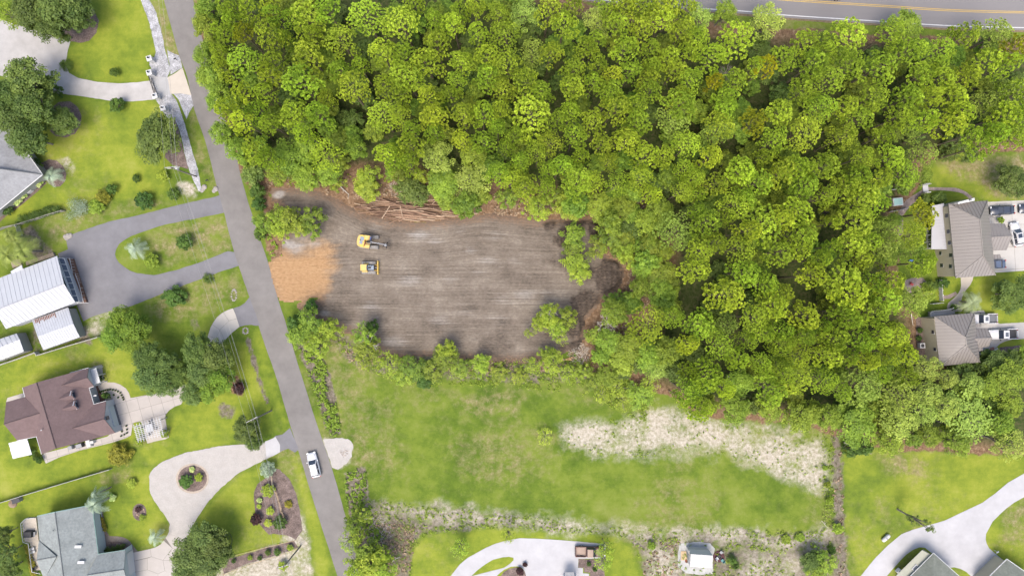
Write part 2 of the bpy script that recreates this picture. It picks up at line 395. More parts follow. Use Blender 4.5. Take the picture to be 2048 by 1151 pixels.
def edge(nt, m, nz, amp, lo=.35, hi=.65):
    """mask roughened by noise"""
    L = nt.links; a = N(nt, "ShaderNodeMath", operation='MULTIPLY_ADD'); L.new(nz, a.inputs[0]); a.inputs[1].default_value = amp; L.new(m, a.inputs[2])
    r = N(nt, "ShaderNodeMapRange"); L.new(a.outputs[0], r.inputs[0]); r.inputs[1].default_value = lo + amp / 2; r.inputs[2].default_value = hi + amp / 2
    return r.outputs[0]
def edge2(nt, m, nz, amp=4.0, w=.14):
    """mask broken up by noise: the mask is about the share that is covered"""
    L = nt.links; a = N(nt, "ShaderNodeMath", operation='SUBTRACT'); L.new(nz, a.inputs[0]); a.inputs[1].default_value = .5
    g = N(nt, "ShaderNodeMath", operation='MULTIPLY', use_clamp=True); L.new(m, g.inputs[0]); g.inputs[1].default_value = 2.2; a2 = N(nt, "ShaderNodeMath", operation='MULTIPLY'); L.new(a.outputs[0], a2.inputs[0]); L.new(g.outputs[0], a2.inputs[1])
    b = N(nt, "ShaderNodeMath", operation='MULTIPLY_ADD'); L.new(a2.outputs[0], b.inputs[0]); b.inputs[1].default_value = amp; L.new(m, b.inputs[2])
    r = N(nt, "ShaderNodeMapRange"); L.new(b.outputs[0], r.inputs[0]); r.inputs[1].default_value = .5 - w; r.inputs[2].default_value = .5 + w; return r.outputs[0]
def attr(nt, name):
    a = N(nt, "ShaderNodeAttribute"); a.attribute_name = name; return a.outputs["Fac"]

gm = bpy.data.materials.new("ground_cover"); gm.use_nodes = True; nt = gm.node_tree; L = nt.links; B = nt.nodes["Principled BSDF"]
vec = N(nt, "ShaderNodeTexCoord").outputs["Object"]
big = noise_node(nt, vec, 0.06, 5); mid = noise_node(nt, vec, 0.35, 6, .65); fine = noise_node(nt, vec, 1.3, 9, .82); vf = noise_node(nt, vec, 7.0, 4, .8)
def addn(a, b, wa, wb):
    m1 = N(nt, "ShaderNodeMath", operation='MULTIPLY'); L.new(a, m1.inputs[0]); m1.inputs[1].default_value = wa
    m2 = N(nt, "ShaderNodeMath", operation='MULTIPLY_ADD'); L.new(b, m2.inputs[0]); m2.inputs[1].default_value = wb; L.new(m1.outputs[0], m2.inputs[2]); return m2.outputs[0]
g1 = addn(addn(big, mid, .50, .28), fine, 1.0, .22)
mow = N(nt, "ShaderNodeMapping"); L.new(vec, mow.inputs[0]); mow.inputs["Rotation"].default_value = (0, 0, .08); mow.inputs["Scale"].default_value = (.05, .9, 1)
g1 = addn(g1, noise_node(nt, mow.outputs[0], 1.0, 4, .6), .92, .08); g1 = addn(g1, noise_node(nt, vec, .14, 6, .7), .72, .28); g1 = addn(g1, vf, .88, .12)
field = rmp(nt, g1, [(.41, (.070,.105,.016)), (.47, (.115,.155,.022)), (.53, (.180,.208,.034)), (.60, (.245,.245,.070))], (.60, .69, .58))
lawn = rmp(nt, g1, [(.41, (.095,.140,.016)), (.47, (.155,.205,.018)), (.53, (.235,.270,.024)), (.60, (.31,.315,.050))], (.68, .70, .95))
c = mixc(nt, attr(nt, "lawn"), field, lawn)
dry = rmp(nt, fine, [(.35, (.14,.15,.035)), (.5, (.27,.23,.11)), (.65, (.42,.35,.24))])
patch = addn(noise_node(nt, vec, .55, 8, .72), vf, .85, .15); patch2 = addn(noise_node(nt, vec, 1.6, 7, .75), vf, .8, .2)
c = mixc(nt, edge2(nt, attr(nt, "dry"), patch, 3.4, .35), c, dry)
weed = rmp(nt, fine, [(.3, (.05,.055,.02)), (.42, (.12,.105,.07)), (.55, (.235,.20,.16)), (.7, (.36,.31,.26))])
c = mixc(nt, edge2(nt, attr(nt, "weed"), patch, 3.0, .25), c, weed)
sandc = rmp(nt, patch2, [(.36, (.27,.235,.15)), (.46, (.40,.36,.275)), (.54, (.50,.455,.375)), (.64, (.60,.56,.48))])
c = mixc(nt, edge2(nt, attr(nt, "sand"), addn(addn(patch, patch2, .5, .5), noise_node(nt, vec, .22, 4, .6), .55, .45), 5.2, .42), c, sandc)
straw = rmp(nt, fine, [(.34, (.07,.045,.028)), (.44, (.165,.100,.058)), (.54, (.255,.165,.10)), (.66, (.42,.32,.22))])
c = mixc(nt, edge2(nt, attr(nt, "straw"), patch, 2.0, .2), c, straw)
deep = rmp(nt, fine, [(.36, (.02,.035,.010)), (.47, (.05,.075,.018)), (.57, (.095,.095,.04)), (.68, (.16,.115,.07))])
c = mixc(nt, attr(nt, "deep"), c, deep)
L.new(c, B.inputs["Base Color"]); B.inputs["Roughness"].default_value = .95; B.inputs["Specular IOR Level"].default_value = .1
bp = N(nt, "ShaderNodeBump"); bp.inputs["Strength"].default_value = .7; bp.inputs["Distance"].default_value = .12
L.new(addn(fine, vf, .7, .5), bp.inputs["Height"]); L.new(bp.outputs[0], B.inputs["Normal"])
A = lambda a: ('POINT', a.ravel())
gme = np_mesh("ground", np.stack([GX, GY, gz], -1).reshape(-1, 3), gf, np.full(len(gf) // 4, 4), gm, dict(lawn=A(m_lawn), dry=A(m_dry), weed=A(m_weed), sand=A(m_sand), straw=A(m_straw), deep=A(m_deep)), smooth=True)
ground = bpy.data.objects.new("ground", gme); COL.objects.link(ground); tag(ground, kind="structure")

# ---------------------------------------------------------------- the cleared lot: graded soil with berms
def grid_region(name, poly, step, zf, m, attrs_f=None, edge_w=6.0, seed=3, zbase=0.012):
    p = np.array(poly, float); x0, x1 = (p[:, 0].min() - 12 - 1024) / 10, (p[:, 0].max() + 12 - 1024) / 10
    y0, y1 = (575.5 - p[:, 1].max() - 12) / 10, (575.5 - p[:, 1].min() + 12) / 10
    X, Y = np.meshgrid(np.arange(x0, x1, step), np.arange(y0, y1, step)); ax = X * 10 + 1024; ay = 575.5 - Y * 10
    d = sdist(ax, ay, poly) + (fnoise(X * .6 + 300, Y * .6 + 300, seed) - .5) * edge_w * 1.6 + (fnoise(X * 2.2, Y * 2.2, seed + 9) - .5) * edge_w
    Z = zf(X, Y, ax, ay, d) + zbase
    cell = (d[:-1, :-1] > 0) | (d[1:, 1:] > 0) | (d[1:, :-1] > 0) | (d[:-1, 1:] > 0)
    Z = np.where(d < 0, np.minimum(Z, zbase) , Z); 
    idx = np.arange(X.size).reshape(X.shape)
    q = np.stack([idx[:-1, :-1], idx[:-1, 1:], idx[1:, 1:], idx[1:, :-1]], -1)[cell]
    used = np.unique(q); re = np.full(X.size, -1); re[used] = np.arange(len(used)); q = re[q]
    at = {k: ('POINT', v.ravel()[used]) for k, v in (attrs_f(X, Y, ax, ay, d) if attrs_f else {}).items()}
    me = np_mesh(name, np.stack([X, Y, Z], -1).reshape(-1, 3)[used], q.reshape(-1), np.full(len(q), 4), m, at, smooth=True)
    o = bpy.data.objects.new(name, me); COL.objects.link(o); return o
# berm mounds: x, y, rx, ry (px), height m, angle
MOUNDS = [(1218,556,24,36,1.2,.1),(1232,530,22,10,.9,.4),(1188,455,12,20,1.2,.2),(1150,446,50,7,.7,0),(1100,452,18,10,.8,-.3),(1120,482,22,14,.7,.4),(1130,525,26,22,.5,.6),(1165,606,24,26,.9,-.2),(1150,648,26,30,1.0,0),(1150,690,26,12,.7,-.3),(1192,600,20,10,.8,-.4),(1000,722,90,5,.35,0),(820,714,80,5,.3,0),(650,386,40,5,.3,.2),(700,415,35,6,.4,.5),(760,441,40,5,.3,.1),(1000,430,40,5,.3,0),(1125,470,14,16,.9,.3)]
def lot_z(X, Y, ax, ay, d):
    z = np.zeros_like(X)
    for mx, my, rx, ry, hh, an in MOUNDS:
        dx, dy = ax - mx, ay - my; u = (dx * math.cos(an) + dy * math.sin(an)) / rx; v = (-dx * math.sin(an) + dy * math.cos(an)) / ry
        r2 = u * u + v * v; z = np.maximum(z, hh * np.exp(-r2 * 1.1))
    z = z * (0.75 + .5 * fnoise(X * 1.2, Y * 1.2, 21))
    z = z + 0.16 * z * np.sin(ax * .5 + 3 * fnoise(X * .5, Y * .5, 5)) 
    return z * sstep(d, 0, 8) + 0.05 * (fnoise(X * .3, Y * 1.4, 31) - .5) * sstep(d, 2, 20) * (z < .1) + .02
def lot_attr(X, Y, ax, ay, d):
    top = np.array([(500,366),(542,378),(580,376),(615,380),(654,389),(690,411),(730,432),(784,443),(878,444),(956,431),(1034,437),(1095,442),(1250,442)], float)
    yt = np.interp(ax, top[:, 0], top[:, 1]); k = sstep(ay, yt + 140, yt)
    flow = (ay - k * (yt - 440)) / 10.0
    z = lot_z(X, Y, ax, ay, d)
    wet = sstep(z, .10, .7) * .85 + .25 * sstep(ax, 1060, 1200)
    edgeb = sstep(d, 34, 0) * .6
    org = sstep(sdist(ax, ay, ORANGE) + 34 * (fnoise(X * .35, Y * .8, 77) - .5) + 14 * (fnoise(X * 1.5, Y * 2, 78) - .5) - 10 * sstep(ax, 600, 670), -30, 16)
    pale = np.zeros_like(X)
    for x, y, r, s_ in [(556,392,14,1),(576,486,20,.8),(750,455,26,.4),(1030,520,30,.4),(690,560,30,.3),(930,620,40,.35),(560,386,12,.9),(590,495,26,.8),(608,478,16,.5),(630,490,20,.6),(620,612,14,.9),(790,680,40,.5),(650,625,18,.7),(840,470,30,.6),(870,480,26,.5),(975,525,34,.45),(955,545,24,.45),(1000,530,22,.4),(940,500,20,.5),(820,560,34,.5),(900,560,30,.4),(1050,590,34,.55),(1090,590,24,.4),(740,610,26,.5),(990,470,34,.4),(920,462,26,.4),(880,640,40,.45),(1000,640,40,.35),(700,400,10,.9),(690,395,8,.8),(1010,600,40,.4)]:
        pale = np.maximum(pale, s_ * np.exp(-(((ax - x) / r) ** 2 + ((ay - y) / (r * .5)) ** 2)))
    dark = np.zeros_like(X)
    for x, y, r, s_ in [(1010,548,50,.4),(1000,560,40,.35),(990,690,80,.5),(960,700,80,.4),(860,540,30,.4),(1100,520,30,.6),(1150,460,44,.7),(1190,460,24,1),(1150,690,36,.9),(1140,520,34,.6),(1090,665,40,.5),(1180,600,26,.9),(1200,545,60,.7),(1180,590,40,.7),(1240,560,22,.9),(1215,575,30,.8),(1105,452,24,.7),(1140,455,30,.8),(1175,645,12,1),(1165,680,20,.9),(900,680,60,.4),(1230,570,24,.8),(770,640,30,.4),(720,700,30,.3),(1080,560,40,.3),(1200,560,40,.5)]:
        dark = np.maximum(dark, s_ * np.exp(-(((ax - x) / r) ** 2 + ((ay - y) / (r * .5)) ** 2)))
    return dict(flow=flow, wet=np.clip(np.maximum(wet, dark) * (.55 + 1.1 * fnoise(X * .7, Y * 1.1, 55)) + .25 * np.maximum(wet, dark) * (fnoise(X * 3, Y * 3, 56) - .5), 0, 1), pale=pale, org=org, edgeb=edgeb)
lm = bpy.data.materials.new("graded_soil"); lm.use_nodes = True; nt = lm.node_tree; L = nt.links; B = nt.nodes["Principled BSDF"]
vec = N(nt, "ShaderNodeTexCoord").outputs["Object"]; sx = N(nt, "ShaderNodeSeparateXYZ"); L.new(vec, sx.inputs[0])
def flowvec(kx, ky):
    cx = N(nt, "ShaderNodeCombineXYZ"); a = N(nt, "ShaderNodeMath", operation='MULTIPLY'); L.new(sx.outputs[0], a.inputs[0]); a.inputs[1].default_value = kx
    b = N(nt, "ShaderNodeMath", operation='MULTIPLY'); L.new(attr(nt, "flow"), b.inputs[0]); b.inputs[1].default_value = ky
    L.new(a.outputs[0], cx.inputs[0]); L.new(b.outputs[0], cx.inputs[1]); return cx.outputs[0]
s1 = noise_node(nt, flowvec(.06, 2.4), 1.0, 5, .7); s2 = noise_node(nt, flowvec(.035, .55), 1.0, 4, .55); s3 = noise_node(nt, flowvec(1.5, 3), 1.0, 6, .7); s4 = noise_node(nt, vec, .16, 5, .62)
tt = addn(addn(s1, s2, .27, .17), addn(s3, s4, .45, .55), 1.0, .56)
dirt = rmp(nt, tt, [(.42, (.108,.089,.071)), (.47, (.168,.138,.110)), (.53, (.218,.182,.146)), (.59, (.295,.255,.21))])
palec = rmp(nt, s3, [(.35, (.27,.245,.22)), (.65, (.42,.395,.37))])
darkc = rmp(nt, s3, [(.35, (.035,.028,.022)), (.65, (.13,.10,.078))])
orgc = rmp(nt, addn(s3, s1, .7, .3), [(.35, (.29,.17,.085)), (.5, (.40,.245,.125)), (.65, (.48,.32,.18))])
redc = rmp(nt, s3, [(.35, (.10,.06,.035)), (.65, (.25,.15,.09))])
c = mixc(nt, edge(nt, attr(nt, "edgeb"), s3, 1.0, .3, .8), dirt, redc)
c = mixc(nt, edge(nt, attr(nt, "pale"), s1, 1.2, .3, .8), c, palec)
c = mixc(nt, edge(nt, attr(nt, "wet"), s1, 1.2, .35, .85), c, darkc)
c = mixc(nt, edge(nt, attr(nt, "org"), s3, .8, .05, .95), c, orgc)
L.new(c, B.inputs["Base Color"]); B.inputs["Roughness"].default_value = .9; B.inputs["Specular IOR Level"].default_value = .15
bp = N(nt, "ShaderNodeBump"); bp.inputs["Strength"].default_value = .8; bp.inputs["Distance"].default_value = .18
L.new(addn(s1, s3, .6, .5), bp.inputs["Height"]); L.new(bp.outputs[0], B.inputs["Normal"])
lot = grid_region("bare_soil", LOT, .3, lot_z, lm, lot_attr); tag(lot, kind="structure")
def org_z(X, Y, ax, ay, d): return .05 * fnoise(X * .8, Y * .8, 3) * sstep(d, 0, 12) + .012
def org_attr(X, Y, ax, ay, d):
    o = np.ones_like(X); return dict(flow=ay / 10., wet=o * 0, pale=o * 0, org=o, edgeb=o * 0)


# ---------------------------------------------------------------- roads and paving
m_asph = mat("asphalt", (.218,.204,.193), .9, .13, .35, .35, .2, bscale=6)
m_asph2 = mat("driveway_asphalt", (.202,.198,.210), .9, .12, .4, .4, .2, bscale=6)
m_hwy = mat("highway_asphalt", (.235,.222,.222), .9, .07, .3, .3, .2, bscale=5, streak=(.12,1,1))
m_conc = mat("weathered_concrete", (.43,.415,.40), .85, .12, .5, .2, .2, bscale=8)
m_concw = mat("bright_concrete", (.46,.455,.465), .8, .10, .35, .15, .25, bscale=8)
m_concb = mat("beige_concrete", (.47,.43,.38), .85, .06, .6, .15, .2, bscale=8)
m_grav = mat("pale_gravel", (.45,.425,.395), .95, .09, 3.5, .8, .1, bscale=9)
m_granite = mat("granite_chips", (.40,.40,.415), .9, .45, 4.0, .9, .2, bscale=7)
m_apron = mat("tan_concrete_apron", (.52,.47,.40), .85, .07, .6, .2, .2)
m_mulch = mat("bark_mulch", (.19,.145,.128), .95, .45, 3.5, 1.0, .1, bscale=8)
m_brick = mat("clay_pavers", (.29,.235,.215), .85, .3, 6, .5, .2)
m_yellow = mat("yellow_road_paint", (.60,.40,.09), .7, .1, 3, .1)
m_white = mat("white_road_paint", (.68,.68,.68), .7, .1, 3, .1)
m_padgrey = mat("pale_grey_gravel_pad", (.45,.45,.43), .95, .15, 1.5, .6, .1)
def sheet(name, pts, m, z=.03, wob=.5, smooth=False, step=6, seed=1, kind="structure", thick=.12, **k):
    pp = smooth_poly(pts, True, step, wob, seed) if smooth else wobble(pts, step, wob, seed)
    q = W(pp); b = MB().prism([(v.x, v.y) for v in q], z - thick, z); return b.build(name, m, kind=kind, **k)
street = MB(); 
def ribbon(a, b, z, wob=.0, seed=4, t=.1):
    r = random.Random(seed); A = smooth_poly(a, False, 8, wob, seed); Bq = smooth_poly(b, False, 8, wob, seed + 1)
    n = 160; 
    def samp(pl, t_):
        f = t_ * (len(pl) - 1); i = min(int(f), len(pl) - 2); f -= i; return (pl[i][0] * (1 - f) + pl[i + 1][0] * f, pl[i][1] * (1 - f) + pl[i + 1][1] * f)
    v = []; f = []
    for i in range(n + 1):
        for pl in (A, Bq):
            q = P(*samp(pl, i / n)); v += [(q.x, q.y, z)]
    for i in range(n): f.append((2 * i, 2 * i + 2, 2 * i + 3, 2 * i + 1))
    return v, f
v, f = ribbon(ROAD_L, ROAD_R, .03, .35); street.add(v, f); street.build("street", m_asph, kind="structure")
# highway in the top right corner: three edges (white line, yellow pair, far line) as curves in pixels
HX = [900, 1000, 1100, 1215, 1356, 1424, 1500, 1580, 1758, 1900, 2046, 2200, 2500]
HW = [-52, -34, -16, 2, 14, 19, 24, 31.5, 43, 52, 56, 58, 58]
def hoff(d):  # curve parallel to the white line
    out = []
    for i, (x, y) in enumerate(zip(HX, HW)):
        a = (HX[max(i - 1, 0)], HW[max(i - 1, 0)]); b = (HX[min(i + 1, len(HX) - 1)], HW[min(i + 1, len(HW) - 1)])
        tx, ty = b[0] - a[0], b[1] - a[1]; l = math.hypot(tx, ty); out.append((x + ty / l * d, y - tx / l * d))
    return out
hw = MB(); v, f = ribbon(hoff(67), hoff(-5), .034); hw.add(v, [tuple(reversed(q)) for q in f]); hwo = hw.build("highway", m_hwy, kind="structure")
for d0, d1, mm in ((1.0, -.6, m_white), (62, 60.4, m_white), (30.0, 28.8, m_yellow), (33.0, 31.8, m_yellow)):
    b = MB(); v, f = ribbon(hoff(d0), hoff(d1), .044); b.add(v, [tuple(reversed(q)) for q in f]); b.build("road_marking", mm, kind="structure")
v, f = None, None
sheet("highway_verge", hoff(-5) + list(reversed(hoff(-9))), mat("verge_soil", (.22,.17,.10), .95, .3, 2, .5), .02, .6)

# top-left gravelled and paved drive
sheet("concrete_driveway", [(-60,20),(0,39),(50,55),(141,83),(136,100),(131,128),(138,146),(156,156),(195,164),(235,167),(274,165),(297,162),(303,160),(315,192),(310,199),(290,201),(261,203),(216,201),(167,193),(112,186),(94,170),(-60,140)], m_conc, .03, .3)
CT = [(280,-3),(298,44),(307,80),(312,104),(309,114),(300,120),(299,130),(303,138),(302,146),(298,150),(300,158),(315,194),(313,202),(318,209),(325,216),(328,229),(336,236),(349,237),(360,263),(368,300),(375,330),(386,359),(398,383),(404,382),(396,338),(384,300),(370,248),(353,201),(350,197),(343,188),(335,154),(341,140),(331,104),(326,78),(313,26),(297,-3)]
sheet("granite_verge", CT, m_granite, .026, .7)
sheet("granite_verge", [(334,100),(345,106),(358,111),(365,135),(352,143),(341,150),(341,139)], m_granite, .031, .6, seed=3)
sheet("granite_verge", [(345,186),(382,188),(387,211),(378,226),(373,238),(362,212),(357,199)], m_granite, .031, .6, seed=4)
sheet("concrete_apron", [(335,155),(350,147),(365,136),(374,162),(383,191),(362,187),(341,188)], m_apron, .040, .2)
sheet("concrete_driveway", [(304,153),(334,155),(343,189),(316,194)], mat("grey_concrete", (.42,.42,.42), .85, .08, .5, .2), .036, .2)
# loop drive of the metal-roofed house, with its grass island left open
OUT = [(452,386),(424,395),(400,400),(365,408),(313,421),(261,434),(222,442),(182,455),(141,469),(132,477),(134,488),(136,498),(116,507),(135,560),(150,600),(160,625),(167,642),(182,634),(200,628),(222,621),(261,612),(287,602),(323,587),(365,571),(401,558),(443,542),(485,529)]
ISL = [(452,420),(448,425),(420,431),(391,437),(339,447),(310,455),(287,463),(262,472),(250,479),(238,488),(232,499),(230,508),(232,516),(238,525),(248,533),(260,541),(274,546),(308,550),(352,540),(404,523),(436,510),(456,502),(470,499)]
sheet("loop_driveway", OUT[:27] + [(480,505)] + list(reversed(ISL[:-1])), m_asph2, .026, .5, step=7)
def slabs(outline, cells, name, m, z=.04, zb=.028, gap=.25, wob=.1, base=None, **k):
    """a paved area: dark joint bed below, one slab per cell (cells are convex pixel polygons) clipped to the outline"""
    bed = sheet(name, outline, base or mat("joint_bed", (.22,.20,.18), .95, .2, 3), zb, wob, **k)
    def clip(poly, cell):
        c_ = list(cell); ar = sum(c_[i][0] * c_[(i + 1) % len(c_)][1] - c_[(i + 1) % len(c_)][0] * c_[i][1] for i in range(len(c_)))
        if ar < 0: c_.reverse()
        out = list(poly)
        for i in range(len(c_)):
            a, b = c_[i], c_[(i + 1) % len(c_)]; ex, ey = b[0] - a[0], b[1] - a[1]; l = math.hypot(ex, ey) or 1
            side = lambda p: ((p[1] - a[1]) * ex - (p[0] - a[0]) * ey) / l - gap
            new = []
            for j in range(len(out)):
                p, q = out[j], out[(j + 1) % len(out)]; sp, sq = side(p), side(q)
                if sp >= 0: new.append(p)
                if (sp >= 0) != (sq >= 0):
                    t = sp / (sp - sq); new.append((p[0] + (q[0] - p[0]) * t, p[1] + (q[1] - p[1]) * t))
            out = new
            if len(out) < 3: return None
        return out
    for c_ in cells:
        pl = clip(outline, c_)
        if not pl: continue
        a = abs(sum(pl[i][0] * pl[(i + 1) % len(pl)][1] - pl[(i + 1) % len(pl)][0] * pl[i][1] for i in range(len(pl)))) / 2
        if a < 6: continue
        q = W(pl); MB().prism([(v.x, v.y) for v in q], zb + .002, z + rnd.uniform(0, .006)).build("slab", m, bed)
    return bed
def lattice(o, ux, uy, nu, nv, u0=0, v0=0):
    cs = []
    for i in range(u0, nu):
        for j in range(v0, nv):
            cs.append([(o[0] + ux[0] * a + uy[0] * b_, o[1] + ux[1] * a + uy[1] * b_) for a, b_ in ((i, j), (i + 1, j), (i + 1, j + 1), (i, j + 1))])
    return cs
m_slab = mat("beige_slab", (.46,.425,.39), .85, .05, .7, .12, .2, objvar=.04)
m_slabw = mat("cream_slab", (.48,.45,.40), .85, .05, .7, .12, .2, objvar=.03)
# arc drive off the street
ARC = [(466,616),(472,631),(479,653),(464,665),(456,673),(448,682),(444,690),(430,700),(410,700),(414,678),(417,668),(421,655),(427,644),(434,634),(443,626),(454,620)]
slabs(ARC, [[(446,624),(472,612),(482,634),(458,641)],[(458,641),(482,634),(486,660),(462,668),(452,650)],[(446,624),(458,641),(440,659),(420,645)],[(458,641),(462,668),(450,682),(440,659)],[(420,645),(440,659),(432,676),(405,668)],[(440,659),(450,682),(440,700),(432,676)],[(405,668),(432,676),(440,705),(400,705)]], "arc_driveway", m_slabw)
sheet("asphalt_apron", [(467,616),(480,612),(490,605),(499,594),(506,612),(520,650),(512,651),(503,649),(490,650),(479,653)], m_asph2, .036, .2)
# brown-roofed house: drive of square slabs, curved walk and patio
DR = [(226,800),(252,796),(262,795),(290,790),(320,785),(342,776),(352,775),(372,768),(372,792),(362,808),(350,812),(338,820),(332,828),(330,836),(334,862),(338,874),(332,877),(318,880),(295,885),(290,872),(288,850),(280,842),(270,844),(266,846),(262,870),(250,876),(225,884),(160,900),(120,913),(92,926),(84,910),(90,905),(150,890),(215,872),(233,856),(236,850),(228,825)]
slabs(DR, lattice((230, 808), (22, -6.3), (6.2, 22), 8, 5, -8, -3), "slab_driveway", m_slab)
sheet("curved_walk", [(186,733),(204,729),(206,745),(209,760),(216,764),(228,764),(240,768),(252,776),(258,785),(262,797),(240,802),(226,804),(200,800),(180,790),(184,765)], m_concb, .034, .15)
sheet("patio", [(15,795),(48,785),(49,793),(12,805)], m_concb, .034, .1)
# white gravel loop drive
WOUT = [(556,872),(540,878),(526,884),(508,890),(488,888),(465,889),(430,893),(400,899),(376,903),(353,911),(333,919),(318,927),(308,935),(301,944),(298,952),(299,965),(299,978),(301,986),(308,1000),(318,1014),(330,1030),(340,1047),(338,1062),(332,1073),(322,1087),(345,1110),(374,1075),(381,1060),(388,1045),(396,1032),(405,1019),(418,1000),(433,984),(455,963),(476,946),(495,936),(514,926),(533,917),(552,908),(562,902),(560,886)]
sheet("white_gravel_drive", WOUT, m_grav, .027, .8, smooth=False)
HS = [(340,1068),(374,1076),(366,1105),(356,1130),(350,1160),(262,1160),(264,1120),(266,1104),(294,1098),(312,1093),(322,1087),(332,1073)]
slabs(HS, [[(325,1065),(380,1070),(360,1100),(345,1095)],[(262,1090),(300,1094),(303,1112),(262,1122)],[(300,1094),(328,1080),(345,1095),(326,1119),(303,1112)],[(345,1095),(362,1100),(372,1120),(326,1119)],[(262,1122),(295,1115),(295,1138),(262,1145)],[(295,1115),(303,1112),(326,1119),(330,1140),(316,1146),(295,1138)],[(326,1119),(380,1120),(360,1160),(330,1140)],[(262,1145),(295,1138),(316,1146),(318,1180),(262,1180)],[(316,1146),(330,1140),(365,1160),(350,1180),(318,1180)]], "stamped_driveway", mat("pale_slab", (.45,.42,.39), .85, .05, .8, .15, .2, objvar=.03), .045, .033)
sheet("concrete_apron", [(552,871),(546,876),(530,882),(533,914),(552,908),(562,902),(560,890)], m_concw, .035, .3)
sheet("asphalt_apron", [(550,871),(565,868),(574,860),(580,855),(598,898),(590,904),(583,900),(577,896),(568,899),(560,903),(560,888)], m_asph2, .040, .2)
sheet("gravel_pull_off", [(646,878),(672,875),(696,877),(706,888),(704,912),(694,926),(676,938),(664,934),(655,905)], m_grav, .024, 1.2)
# right-hand houses
PADA = [(1968,404),(2100,398),(2100,541),(2048,541),(1991,545),(1975,500)]
slabs(PADA, lattice((1980, 408), (42, -2.5), (3, 44), 4, 4, -1, -1), "parking_pad", mat("parking_slab", (.50,.48,.45), .85, .05, .5, .15, .2, objvar=.03))
sheet("concrete_driveway", [(1940,622),(1967,620),(1975,634),(1986,640),(2000,647),(2048,644),(2100,642),(2100,675),(2048,677),(2025,678),(2010,682),(2000,687),(1991,696),(1979,706),(1962,712),(1945,690)], m_conc, .03, .2, seed=5)
sheet("front_walk", [(1921,552),(1947,550),(1945,560),(1940,570),(1933,578),(1928,585),(1924,594),(1922,602),(1925,612),(1924,622),(1897,624),(1894,614),(1896,606),(1906,597),(1911,592),(1916,587),(1921,578),(1922,570)], m_concb, .034, .15)
sheet("side_walk", [(1878,591),(1895,590),(1911,583),(1915,588),(1900,597),(1880,598)], m_brick, .032, .15)
sheet("brick_patio", [(1802,562),(1822,556),(1846,555),(1858,570),(1868,586),(1850,592),(1828,592),(1812,580)], m_brick, .03, .2)
sheet("brick_path", smooth_poly([(1855,374),(1890,375),(1913,376),(1934,385),(1946,396)], False, 6) + smooth_poly([(1938,397),(1927,388),(1914,384),(1890,381),(1855,381)], False, 6), m_brick, .03, .1)
sheet("brick_path", [(1846,378),(1856,375),(1856,384),(1840,396),(1820,412),(1806,430),(1806,470),(1796,470),(1796,425),(1812,400),(1834,386)], m_brick, .028, .3, seed=9)
# bottom-right white drive
sheet("white_driveway", [(1712,1160),(1721,1151),(1750,1115),(1775,1090),(1803,1067),(1826,1058),(1851,1051),(1889,1040),(1927,1022),(1965,1004),(1990,986),(2016,964),(2048,946),(2100,916),(2100,965),(2048,993),(2028,1004),(2012,1016),(1998,1029),(1985,1042),(1978,1055),(1972,1066),(1971,1077),(1973,1086),(1978,1095),(1993,1108),(2020,1130),(2000,1180),(1950,1180),(1942,1151),(1932,1142),(1920,1136),(1908,1133),(1901,1134),(1870,1110),(1850,1094),(1839,1093),(1826,1098),(1812,1108),(1801,1119),(1773,1151),(1755,1175),(1700,1180)], m_concw, .036, .15, step=8)
# bottom-centre drive
sheet("white_driveway", [(895,1160),(901,1151),(920,1127),(936,1114),(954,1104),(972,1094),(991,1086),(1015,1079),(1039,1075),(1075,1076),(1108,1078),(1160,1082),(1212,1087),(1211,1100),(1210,1115),(1180,1116),(1157,1116),(1156,1134),(1166,1135),(1166,1145),(1178,1146),(1178,1170),(1054,1170),(1052,1150),(1050,1142),(1044,1134),(1033,1131),(1022,1132),(1008,1138),(998,1146),(988,1156),(970,1175),(925,1175),(942,1151),(956,1138),(971,1127),(986,1118),(1005,1113),(1018,1112),(1027,1114),(1027,1119),(1020,1126),(1008,1134),(996,1146),(985,1158),(940,1176)][:43] + [(942,1151),(930,1175),(890,1175)], m_concw, .036, .15, seed=8)
sheet("gravel_pad", [(1360,1086),(1400,1082),(1420,1085),(1430,1096),(1426,1120),(1426,1146),(1400,1148),(1372,1145),(1356,1132),(1356,1105)], m_padgrey, .024, .8)
sheet("rust_stain_rim", [], m_mulch) if False else None
